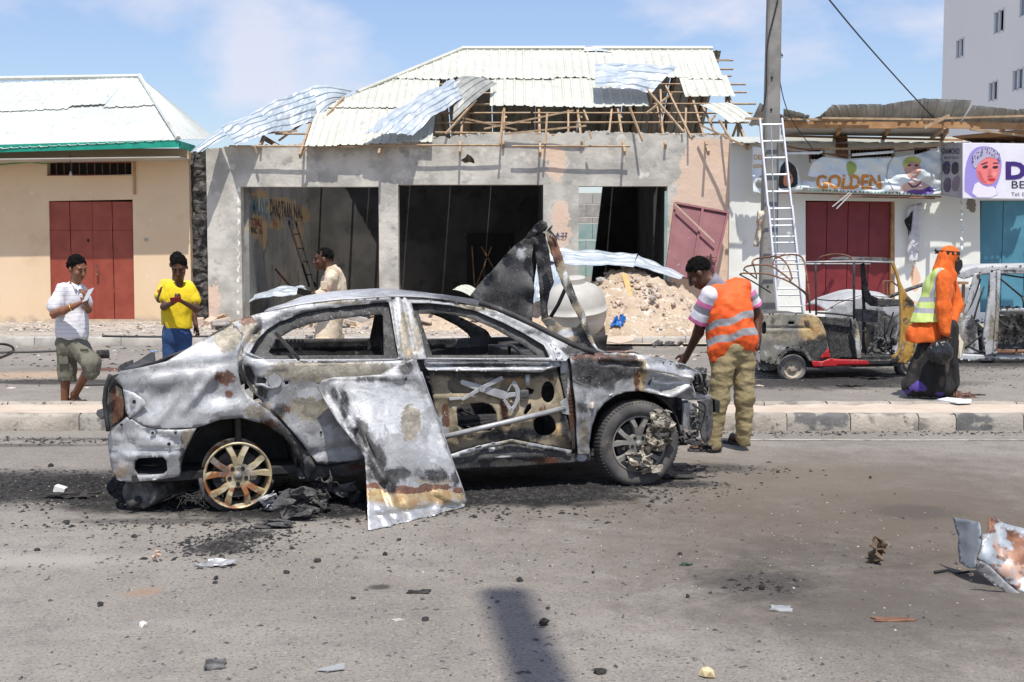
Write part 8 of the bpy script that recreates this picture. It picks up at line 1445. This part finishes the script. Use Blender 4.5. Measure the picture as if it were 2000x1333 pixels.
for pts in (((1948, 540, .1), (1972, 560, .2), (1996, 580, .3)), ((1996, 580, .3), (2002, 600, .3), (1994, 620, .3)), ((1922, 560, .3), (1908, 600, .3), (1896, 650, .3)), ((1936, 640, .1), (1900, 668, .1), (1885, 680, .1)), ((1940, 612, .1), (1956, 632, .1), (1970, 640, .1)), ((1915, 545, .4), (1900, 590, .4), (1888, 610, .4)), ((1946, 534, .2), (1980, 540, .4), (2020, 546, .5)), ((1892, 676, .1), (1905, 684, .1), (1922, 690, .1))): HF.tube('bent_strip', pts, .014, HT, 'soot_metal', 1, 6)
HF.panel('front_door_skin', [(1874, 640), (1886, 618), (1900, 616), (1908, 640), (1912, 690), (1872, 692)], HT, 'white_burnt', .10, (), [('soot', 1898, 650, 14, 40, .9), ('khaki', 1884, 670, 12, 24, .8)], (), 3., .015)
HF.panel('rear_belt', [(1948, 604), (2060, 600), (2060, 612), (1950, 618)], HT, 'white_burnt', .10, (), [('soot', 1990, 612, 60, 6, .9)], (), 3., .01)
small_wheel(HF.p(1680, 690, .1), HF.U, HF.W, .28, .19, HT, 'tyre_burnt', 'rim_grey')
# table and stool frame by the maroon door
g = MB()
for px in (1725, 1733): g.tube([at_y(px, 549, 22.6), at_y(px, 582, 22.6), at_y(px, 612, 22.6)], .016, 6)
g.tube([at_y(1724, 550, 22.6), at_y(1740, 549, 22.7), at_y(1758, 562, 23.2)], .016, 6); g.tube([at_y(1757, 562, 23.2), at_y(1757, 612, 23.2)], .016, 6); setp(g.build('chair_frame', M_['rusty'], loc=tuple(at_y(1730, 612, 22.7))), 'rusty bent chair frame between the rickshaw and the maroon door', 'chair')
g = MB(); g.box(at_y(1865, 553, 23.5), (.42, .3, .05)); 
for dx in (-.16, .16): g.box(at_y(1865, 585, 23.5)+np.array([dx, 0, -.25]), (.05, .05, 1.1))
setp(g.build('small_table', M_['timber_dark'], loc=tuple(at_y(1865, 640, 23.5))), 'small brown wooden table behind the veiled worker', 'table')
# ------------------------------------------------------------------ rubble heap, tank, sheets
def mound_h(x, y):
    cx, cy = 2.15, 22.6; a = np.hypot((x-cx)/2.05, (y-cy)/1.75); h = 1.22*np.clip(1-a, 0, 1)**.85
    b = np.hypot((x-.6)/1.6, (y-22.4)/1.4); h = np.maximum(h, .62*np.clip(1-b, 0, 1)); c = np.hypot((x+.5)/3.2, (y-23.6)/1.3); h = np.maximum(h, .34*np.clip(1-c, 0, 1)); return h
n = 150; xs, ys = np.meshgrid(np.linspace(-4, 4.6, n), np.linspace(20.6, 24.9, n)); H = mound_h(xs, ys); P = np.stack([xs, ys, 0*xs], -1).reshape(-1, 3); nz_ = (.13*fbm(P, 1.3, 3)+.11*fbm(P, 4, 3, 5.)+.06*fbm(P, 11, 3, 9.)).reshape(n, n); Z = .12+H+nz_*np.clip(H*3, 0, 1)+np.where(H > 0.002, .03, -.08); V = np.stack([xs, ys, Z], -1).reshape(-1, 3); F = np.array([(j*n+i, j*n+i+1, (j+1)*n+i+1, (j+1)*n+i) for j in range(n-1) for i in range(n-1)]); setp(mesh_obj('rubble_mound', V, F, M_['rubble'], None, smooth=True, loc=(2.1, 22.6, .1)), 'heap of sandy rubble in front of the grey building', None, None, 'stuff')
r = np.random.default_rng(11); small = [MB(), MB(), MB()]; k = 0; mts = ('stone_pale', 'stone_pink', 'stone_grey'); nb = 0
def drop(x, y, rad, seed, m, big):
    z = .15+float(mound_h(np.array(x), np.array(y)))
    if big:
        g = MB(); g.rock((x, y, z+rad*.25), rad, .7, seed); o = g.build('rubble_block', M_[mts[m]], None, loc=(x, y, z)); setp(o, 'broken masonry lump among the rubble at the grey building', 'stone', 'larger rubble lumps by the grey building')
    else: small[m].rock((x, y, z+rad*.2), rad, .7, seed)
for i in range(4200):
    u = r.uniform()
    if u < .55: a = r.uniform(0, 6.28); d = abs(r.normal())*.55+.25; x, y = 2.15+2.0*d*math.cos(a), 22.6+1.7*d*math.sin(a)
    elif u < .85: x, y = r.normal(-1.2, 2.2), r.uniform(21.6, 24.8)
    else: x, y = r.normal(-5.9, .5), r.uniform(23.4, 24.9)
    if not (-7.2 < x < 4.6 and 20.95 < y < 24.85): continue
    if math.hypot(x-1.06, y-20.75) < .62: continue
    rad = .006+.036*r.uniform()**4; drop(x, y, rad, i, int(r.integers(0, 3)), False)
for i in range(95):
    u = r.uniform(); x, y = ((2.15+1.9*r.normal()*.5, 21.4+r.uniform()*1.4) if u < .45 else (r.uniform(-4.2, .6), r.uniform(21.8, 24.6)) if u < .85 else (r.normal(-5.9, .3), r.uniform(23.8, 24.7)))
    if -7 < x < 4.4 and 21.0 < y < 24.7 and math.hypot(x-1.06, y-20.75) > .8: drop(x, y, r.uniform(.04, .085), 900+i, int(r.integers(0, 3)), True)
for g, m in zip(small, mts): setp(g.build('rubble_stones', M_[m], None, loc=(0, 23, .1)), 'scattered small stones of plaster and masonry', None, None, 'stuff')
for i in range(48):   # splintered boards, blocks and plaster slabs in the bays
    x, y = (r.uniform(-4.6, .9) if i % 5 else r.normal(-5.8, .35)), r.uniform(22.6, 24.8); z = .19+float(mound_h(np.array(x), np.array(y))); g = MB(); rot = Matrix.Rotation(r.uniform(0, 3.1), 3, 'Z') @ Matrix.Rotation(r.uniform(-.35, .35), 3, 'X') @ Matrix.Rotation(r.uniform(-.3, .3), 3, 'Y')
    if i % 3: g.box((x, y, z+.05), (r.uniform(.2, .45), r.uniform(.12, .25), r.uniform(.05, .16)), rot); o = g.build('fallen_block', M_[mts[i % 3]], None, loc=(x, y, z), bevel=.012); setp(o, 'fallen masonry block lying in the rubble before the open bays', 'block', 'fallen blocks before the open bays')
    else: g.box((x, y, z+.06), (r.uniform(.5, 1.1), .07, .03), rot); o = g.build('broken_board', M_['timber'], None, loc=(x, y, z)); setp(o, 'broken timber board lying in the rubble before the open bays', 'board', 'broken boards before the open bays')
# water tank
tc = at_y(1124, 577, 20.75); TK = thing('water_tank', 'white round fibreglass water tank tipped at the foot of the rubble', 'tank', (float(tc[0]), 20.75, .1)); tilt = Matrix.Rotation(R(-4), 3, 'Y') @ Matrix.Rotation(R(10), 3, 'X'); g = MB()
prof = [(0, -.50), (.2, -.485), (.36, -.42), (.47, -.30), (.525, -.14), (.535, -.01), (.56, -.01), (.56, .012), (.535, .012), (.53, .12), (.48, .28), (.38, .40), (.24, .46), (.2, .475)]; Mx = Matrix.Translation(Vector((tc[0], 20.75, .62))) @ tilt.to_4x4(); g.lathe(prof, 48, Mx); g.build('tank_shell', M_['fibre_white'], TK, smooth=True)
g = MB(); g.lathe([(.2, .46), (.2, .56), (.18, .57), (0, .57)], 28, Mx); g.build('neck', M_['fibre_white'], TK, auto=40)
# sheets thrown over the heap
def lsheet(label, c, m, ribs, bow, bowt, cr, seed, bd=(0, 0, 1), nt=14): P4 = [at_y(*p) for p in c]; return sheet('bent_roof_sheet', quad(*P4, bow, bd, bowt), ribs, M_[m], None, nt, .02, label, 'roof sheet', 'roof sheets thrown down on the ground', cr, seed, tuple(P4[0]))
lsheet('pale blue ribbed sheet lying across the top of the rubble heap', ((1062, 512, 22.2), (1088, 484, 23.4), (1245, 497, 23.4), (1238, 519, 22.3)), 'roof_blue', 4, .01, .0, .06, 31); lsheet('ribbed sheet end sliding down the rubble towards the purple door', ((1238, 519, 22.3), (1247, 498, 23.3), (1336, 541, 22.9), (1326, 548, 22.3)), 'roof_blue', 3, .01, .0, .05, 32)
lsheet('crumpled blue sheet bent over behind the water tank', ((1040, 592, 21.6), (1100, 575, 21.9), (1104, 498, 22.6), (1048, 512, 22.4)), 'roof_blue', 4, .06, .1, .06, 33, (0, -1, .3)); lsheet('shiny crumpled sheet dumped inside the first bay', ((486, 594, 25.0), (490, 578, 26.0), (596, 562, 26.0), (600, 575, 25.0)), 'roof_blue', 4, .04, .06, .08, 34); lsheet('small pale sheet scrap behind the raised hood', ((884, 566, 24.0), (910, 556, 24.6), (935, 570, 24.4), (918, 578, 23.9)), 'roof_cream', 3, .02, .02, .02, 35)
def bit(name, label, cat, pts, th, m, Yv=None): P = [at_y(*p) for p in pts]; g = MB(); g.prism(P, th); return setp(g.build(name, m if not isinstance(m, str) else M_[m], None, loc=tuple(P[0])), label, cat)
q = at_z(1222, 540, 1.15); g = MB(); g.bar(at_y(1219, 536, 22.15), at_y(1236, 595, 21.55), .09, .03, up=(0, -1, .5)); setp(g.build('plank', mat('plank_yellow', (.62, .40, .15), (.55, .34, .12), 6, rough=.8), None, loc=tuple(at_y(1236, 595, 21.55))), 'yellow plank stuck in the slope of the rubble heap', 'plank')
V, F = crumple(at_y(1206, 634, 20.98)+np.array([0, .05, .0]), (.26, .2, .3), 41, .7); setp(mesh_obj('plastic_bag', V, F, mat('bag_blue', (.03, .16, .50), (.05, .22, .60), 9, rough=.4), None, loc=tuple(at_y(1206, 634, 20.98)), solid=.004), 'torn bright blue plastic bag at the foot of the rubble', 'bag')
bit('fibreboard', 'pink board lying flat on the road behind the raised hood', 'board', ((1166, 668, 19.6), (1184, 660, 20.5), (1236, 657.5, 20.6), (1239, 666, 20.0), (1210, 673, 19.4), (1190, 669, 19.6)), (0, 0, .015), 'stone_pink')
g = MB(); [g.rock(at_z(1278+i*7.3, 674-(i % 3)*3, .05), .05+.03*((i*7) % 3), .6, i+5) for i in range(9)]; setp(g.build('charred_heap', M_['char_grey'], None, loc=tuple(at_z(1300, 674))), 'low heap of charred lumps on the far road edge', None, None, 'stuff')
# things inside the first bay
LI = thing('steel_ladder', 'dark narrow steel ladder leaning on the lettered wall inside the bay', 'ladder', tuple(at_y(604, 560, 28.0)))
for a, b in (((564, 432, 28.6), (604, 560, 27.4)), ((577, 432, 29.6), (616, 560, 28.2))): g = MB(); g.bar(at_y(*a), at_y(*b), .04, .04); g.build('rail', M_['black'], LI)
for t in (.2, .42, .62, .82): g = MB(); g.bar(at_y(564+40*t, 432+128*t, 28.6-1.2*t), at_y(577+39*t, 432+128*t, 29.6-1.4*t), .03, .03); g.build('rung', M_['black'], LI)
g = MB(); g.tube([at_y(538, 526, 27.2), at_y(573, 566, 26.4)], .025, 7); setp(g.build('iron_pipe', mat('pipe_rust', (.22, .07, .03), (.16, .05, .025), 8, rough=.8), None, loc=tuple(at_y(573, 566, 26.4))), 'rust brown pipe propped inside the first bay', 'pipe')
# ------------------------------------------------------------------ litter on the road
def chip(name, label, cat, px, py, size, seed, m, amp=.5, rot=.2, z=0.0, th=.006, group=None):
    c = at_z(px, py); V, F = crumple(c, size, seed, amp, 8, rot); V[:, 2] += -V[:, 2].min()+z+.002; return setp(mesh_obj(name, V, F, M_[m] if isinstance(m, str) else m, None, loc=tuple(c), solid=th), label, cat, group)
def stone(label, px, py, rad, m, seed, name='stone', cat='stone', flat=.7, group=None): c = at_z(px, py); g = MB(); g.rock(c+np.array([0, 0, rad*.4]), rad, flat, seed); return setp(g.build(name, M_[m] if isinstance(m, str) else m, None, loc=tuple(c)), label, cat, group)
wst = mat('stone_white', (.72, .71, .68), (.60, .58, .55), 12, .4, .6, .9); stone('small white stone alone on the near asphalt', 280, 1224, .022, wst, 3); stone('flat yellowish stone chip on the near asphalt', 1382, 1322, .045, mat('stone_yellow', (.62, .50, .30), (.55, .43, .25), 10, rough=.9, bump=.4), 8, flat=.5); stone('pale grey stone on the sand of the median', 57, 800, .07, wst, 9)
for i, (px, py, rd) in enumerate(((779, 1056, .024), (752, 1085, .022), (263, 1050, .022), (1062, 1222, .04), (1172, 1316, .026), (1015, 1136, .022), (422, 1132, .022), (1328, 1084, .018), (130, 1022, .03), (195, 1184, .022), (420, 1140, .02), (1158, 1120, .015), (1342, 1168, .02), (690, 1170, .016), (1488, 1152, .03), (1243, 956, .02), (100, 912, .03), (72, 1076, .02), (560, 1120, .024), (1700, 935, .02), (830, 1212, .02), (620, 1098, .026), (1070, 1190, .018))): stone('small black charred lump lying on the near asphalt', px, py, rd*.8, 'char', 40+i, 'charred_lump', 'debris', .7, 'charred lumps on the near lane')
chip('metal_strip', 'curved dark rubber strip with a shiny lip on near asphalt', 'strip', 420, 1106, (.20, .09, .05), 51, 'steel_pale', .5); chip('scrap_metal', 'brown bent bracket scrap standing on the brown lane', 'scrap', 1718, 1100, (.16, .14, .12), 52, mat('bracket_brown', (.11, .075, .045), (.16, .11, .07), 9, rough=.8, metal=.1), .8, 1.2); chip('rusty_strip', 'long flat rusty metal strip on the near brown lane', 'strip', 1745, 1212, (.20, .055, .02), 53, 'rusty', .3); chip('scrap_metal', 'jagged grey foil scrap on the near brown lane', 'scrap', 1526, 1190, (.11, .09, .02), 54, 'steel_pale', .35)
chip('brick_chip', 'small brick red fragment with charred edge on near asphalt', 'brick chip', 308, 1096, (.08, .06, .06), 55, 'stone_pink', .6, 1.0); chip('black_scrap', 'flat black rubber scrap on the grey asphalt', 'scrap', 817, 1158, (.12, .045, .02), 56, 'char', .4); chip('green_sprig', 'scrap of green plastic on the grey asphalt', 'scrap', 1340, 1104, (.07, .035, .02), 57, mat('scrap_green', (.02, .05, .025), rough=.6), .5); chip('ash_lump', 'grey burnt foam lump on the near asphalt', 'debris', 420, 1300, (.09, .13, .03), 58, 'char_grey', .4); chip('plastic_scrap', 'thin grey plastic scrap on the near asphalt', 'scrap', 776, 1212, (.05, .04, .01), 59, 'concrete', .3); chip('black_scrap', 'torn black bumper scrap lying beside the median', 'scrap', 1890, 772, (.34, .14, .05), 60, 'char', .4); chip('black_scrap', 'torn black panel scrap on the road before the rickshaw', 'scrap', 1660, 755, (.30, .18, .05), 61, 'char', .45)
chip('black_scrap', 'dark curled scrap in front of the rickshaw wheel', 'scrap', 1705, 741, (.28, .16, .06), 62, 'char', .5); chip('black_scrap', 'dark scrap on the asphalt by the front wheel', 'scrap', 1320, 935, (.3, .14, .05), 63, 'char', .6); chip('cloth_heap', 'black cloth scrap on the pavement by the cream shop', 'cloth', 42, 655, (.4, .3, .2), 64, 'char', .7); stone('reddish masonry block on the pavement by the cream shop', 12, 640, .14, 'stone_pink', 5, 'masonry_block', 'block')
gl_ = Mat('glass_shard'); gl_.b.inputs['Transmission Weight'].default_value = .6; glm = gl_.done((.75, .78, .78), .25, 0, None, .5); g = MB(); g.prism([at_z(*p, .006) for p in ((617, 1310), (645, 1303), (672, 1296), (673, 1308), (640, 1312))], (0, 0, .004)); setp(g.build('plastic_shard', glm, None, loc=tuple(at_z(645, 1306))), 'clear plastic shard flat on the near asphalt', 'shard')
BQ = thing('charred_trim', 'charred plastic trim strip with a white block on it on the sooty lane', 'trim', tuple(at_z(130, 975))); V, F = crumple(at_z(135, 973), (.40, .10, .05), 66, .5, 10, .1); V[:, 2] += .004-V[:, 2].min(); mesh_obj('trim_strip', V, F, M_['char'], BQ, solid=.006)
g = MB(); g.box(at_z(114, 972)+np.array([0, .04, .045]), (.075, .06, .05), Matrix.Rotation(.3, 3, 'Y')); setp(g.build('white_block', wst, None, loc=tuple(at_z(114, 972)), bevel=.006), 'small white plaster block sitting on the charred trim strip', 'block')
for lbl, px, py, sz, sd, m in (('curved grey undertray crushed in front of the rear wheel', 580, 1012, (.30, .24, .22), 71, 'car_dark'), ('charred crushed metal tangle under the sedan sill', 650, 985, (.34, .30, .22), 73, 'car_dark'), ('bright torn aluminium flap beside the rear rim', 525, 1000, (.16, .12, .12), 75, 'steel_pale'), ('flattened dark scrap pointing out from the rear wheel', 545, 1030, (.26, .14, .05), 77, 'car_dark'), ('charred lining lump behind the rear rim', 620, 1000, (.22, .2, .14), 79, 'car_dark')):
    c = at_z(px, py); V, F = crumple(c, sz, sd, .7, 16, 1.0); V[:, 2] += -V[:, 2].min()+.002; setp(mesh_obj('crushed_scrap', V, F, M_[m], None, loc=tuple(c), solid=.005, smooth=m == 'car_ash', attrs=paint_marks(V, [])), lbl, 'scrap')
# big rusted sheet in the corner
BS = thing('rusted_sheet', 'large bent white metal sheet with rust patches lying on the brown lane', 'metal sheet', tuple(at_z(1960, 1165))); rs_ = mat('sheet_rusted', (.36, .40, .43), (.28, .31, .34), 5, .35, .65, .5, .2, .2, 20, layers=[((.20, .085, .045), 'n', 6.5, .48, .54, 0), ((.09, .042, .028), 'n', 10, .54, .62, 0), ((.46, .30, .23), 'n', 5.2, .60, .66, 0)])
def sheetpiece(pts, m, name, Yf, amp=.03, step=9.):
    V2, T = fill2d([(a, b) for a, b in pts], (), step); P = np.array([at_y(a, b, Yf(a, b)) for a, b in V2]); P[:, 1] += amp*fbm(P, 6, 3, 4.)*2; P[:, 0] += amp*.5*fbm(P, 5, 2, 8.); mesh_obj(name, P, [tuple(t) for t in T], m, BS, smooth=True, solid=.006)
sheetpiece([(1912, 1042), (1920, 1040), (1928, 1012), (1945, 1013), (1960, 1024), (1985, 1030), (2060, 1044), (2080, 1190), (2000, 1165), (1965, 1135), (1930, 1104), (1910, 1092)], rs_, 'rust_face', lambda a, b: 5.74+.0016*(1165-b)); sheetpiece([(1863, 1010), (1885, 1013), (1912, 1021), (1913, 1060), (1908, 1096), (1912, 1112), (1893, 1110), (1876, 1100), (1872, 1060)], mat('sheet_grey_face', (.15, .165, .18), (.22, .24, .26), 7, .35, .65, .5, .2, .1, 20), 'grey_return', lambda a, b: 5.86+.003*(1912-a)+.0012*(1110-b), .02, 6.); sheetpiece([(1908, 1094), (1930, 1104), (1965, 1135), (2000, 1165), (2080, 1190), (2080, 1215), (1990, 1172), (1940, 1140), (1905, 1114)], M_['steel_pale'], 'lower_fold', lambda a, b: 5.72, .02, 6.)
g = MB(); g.tube([at_z(1825, 1118, .01), at_z(1850, 1114, .012), at_z(1870, 1120, .012), at_z(1900, 1116, .02)], .007, 6); setp(g.build('wire', M_['wire_black'], None, loc=tuple(at_z(1860, 1117))), 'bent black wire beside the large rusted sheet', 'wire')
# cables lying on the far road
for lbl, pts in (('long black cable lying along the far pavement kerb', ((0, 689), (60, 688), (118, 686), (180, 690))), ('loose loop of grey cable on the far pavement', ((-5, 672), (14, 673), (28, 680), (24, 690), (-5, 701))), ('thin black cable trailing across the far pavement', ((200, 657), (300, 658.5), (420, 657), (480, 660))), ('black cable stretched across the far lane', ((150, 752), (210, 751), (255, 750)))): g = MB(); g.tube(smoothpoly([at_z(a, b, .17 if b < 680 else .015) for a, b in pts], 2, False), .02, 6); setp(g.build('cable', M_['wire_black'], None, loc=tuple(at_z(*pts[1]))), lbl, 'cable')
bit('clipboard', 'white clipboard paper dropped on the edge of the median', 'paper', ((1830, 782.5, 11.95), (1850, 778.5, 12.25), (1898, 783, 12.1), (1896, 788.5, 11.75), (1870, 789, 11.72)), (0, 0, .012), mat('paper_blue_white', (.60, .64, .74), (.70, .72, .76), 9, rough=.8))
c = at_z(180, 690, .05); g = MB(); g.tube([at_z(190, 693, .06), at_z(212, 692, .06)], .07, 9); setp(g.build('black_canister', M_['char'], None, loc=tuple(c)), 'black plastic canister lying on the far road by the kerb', 'canister'); chip('plastic_scrap', 'small blue plastic scrap on the far pavement kerb', 'scrap', 300, 688, (.14, .08, .05), 81, mat('scrap_blue', (.20, .32, .55), rough=.5))
# ash, cinders and grit: nobody could count these
def scatter(name, label, spots, m, smin, smax, seed, flat=.4):
    r = np.random.default_rng(seed); base = np.array([(-1, -.6, 0), (1, -.7, 0), (.8, .8, 0), (-.7, .9, 0), (0, 0, 1.)]); F0 = [(0, 1, 4), (1, 2, 4), (2, 3, 4), (3, 0, 4)]; Vs, Fs, k = [], [], 0
    for px, py, sx, sy, n in spots:
        c = at_z(px, py)
        for _ in range(n):
            x, y = c[0]+r.normal()*sx, c[1]+r.normal()*sy
            if 10.9 < y < 11.95: continue
            s = smin+(smax-smin)*r.uniform()**2.5; a = r.uniform(0, 6.28); b = base*np.array([s*r.uniform(.6, 1.6), s*r.uniform(.4, 1), s*flat*r.uniform(.5, 2)]); b[:, :2] += r.normal(size=(5, 2))*s*.15; ca, sa = math.cos(a), math.sin(a); b = b @ np.array([[ca, sa, 0], [-sa, ca, 0], [0, 0, 1]]); Vs.append(b+np.array([x, y, .001 if y < 20.8 else .162])); Fs += [tuple(i+k for i in f) for f in F0]; k += 5
    setp(mesh_obj(name, np.concatenate(Vs), Fs, M_[m] if isinstance(m, str) else m, None), label, None, None, 'stuff')
scatter('cinders', 'black cinders and ash around the burnt sedan', [(170, 958, .7, .20, 3200), (60, 940, .6, .2, 1500), (400, 980, .5, .14, 2400), (640, 990, .5, .22, 1700), (1020, 966, .5, .12, 2600), (1260, 948, .3, .07, 600), (1390, 920, .35, .15, 260), (440, 1066, .16, .16, 700), (500, 1042, .14, .1, 300), (320, 1026, .5, .10, 260), (100, 862, .9, .10, 600), (1540, 745, 1.2, .5, 700), (1750, 742, 1.2, .5, 700), (1920, 715, 1.4, .7, 600), (1500, 846, 1.1, .10, 500), (1880, 846, .9, .08, 300), (1480, 1145, .12, .09, 90), (110, 742, 1.5, .3, 500), (980, 1000, .6, .14, 260)], 'char', .003, .019, 21, .45)
scatter('dark_grit', 'dark grit and flakes strewn over the asphalt', [(700, 1080, 1.6, .5, 600), (300, 1090, 1.0, .4, 500), (1300, 1040, 1.0, .6, 400), (1700, 1060, .8, .8, 450), (250, 650, 3., 1.2, 500), (600, 668, 3., 1., 400), (800, 700, 5., 2.2, 700), (250, 700, 3., 2.2, 600), (1100, 1260, 1.2, .4, 600), (1000, 780, 5., .9, 500), (1700, 820, 1.5, .2, 200)], 'char_grey', .002, .013, 22, .5)
scatter('pale_grit', 'pale plaster grit strewn over the asphalt', [(700, 1080, 1.6, .6, 220), (1600, 1080, 1.0, .8, 260), (200, 960, .9, .4, 400), (1300, 690, 2., 1.5, 300)], 'stone_pale', .0015, .007, 23, .6)
scatter('plaster_litter', 'pale plaster crumbs and paper bits on the far pavement', [(700, 652, 2.6, 1.2, 1500), (330, 650, 2.6, 1.3, 900), (60, 655, 1.5, 1.2, 300), (440, 636, .5, .5, 500), (1000, 668, 2., .8, 600), (900, 700, 4., 1.5, 300)], 'stone_pale', .008, .05, 24, .5)
scatter('dark_litter', 'dark scraps and cinders on the far road and pavement', [(300, 660, 3., 1.6, 350), (150, 700, 2.5, 1.2, 300), (800, 690, 3., 1.5, 300), (1600, 700, 3., 1.2, 250)], 'char', .008, .05, 25, .35)
r = np.random.default_rng(31); g = MB()
for i in range(70): a = cw(np.array([-.18+r.normal()*.10, .05+r.normal()*.08, .10])); d = np.array([r.normal()*.07, r.normal()*.05, r.uniform(-.08, .06)]); g.tube([a-d*.6, a+np.array([0, 0, .02]), a+d*.6], .0009, 3)
g.build('tyre_wires', M_['char_grey'], CAR)
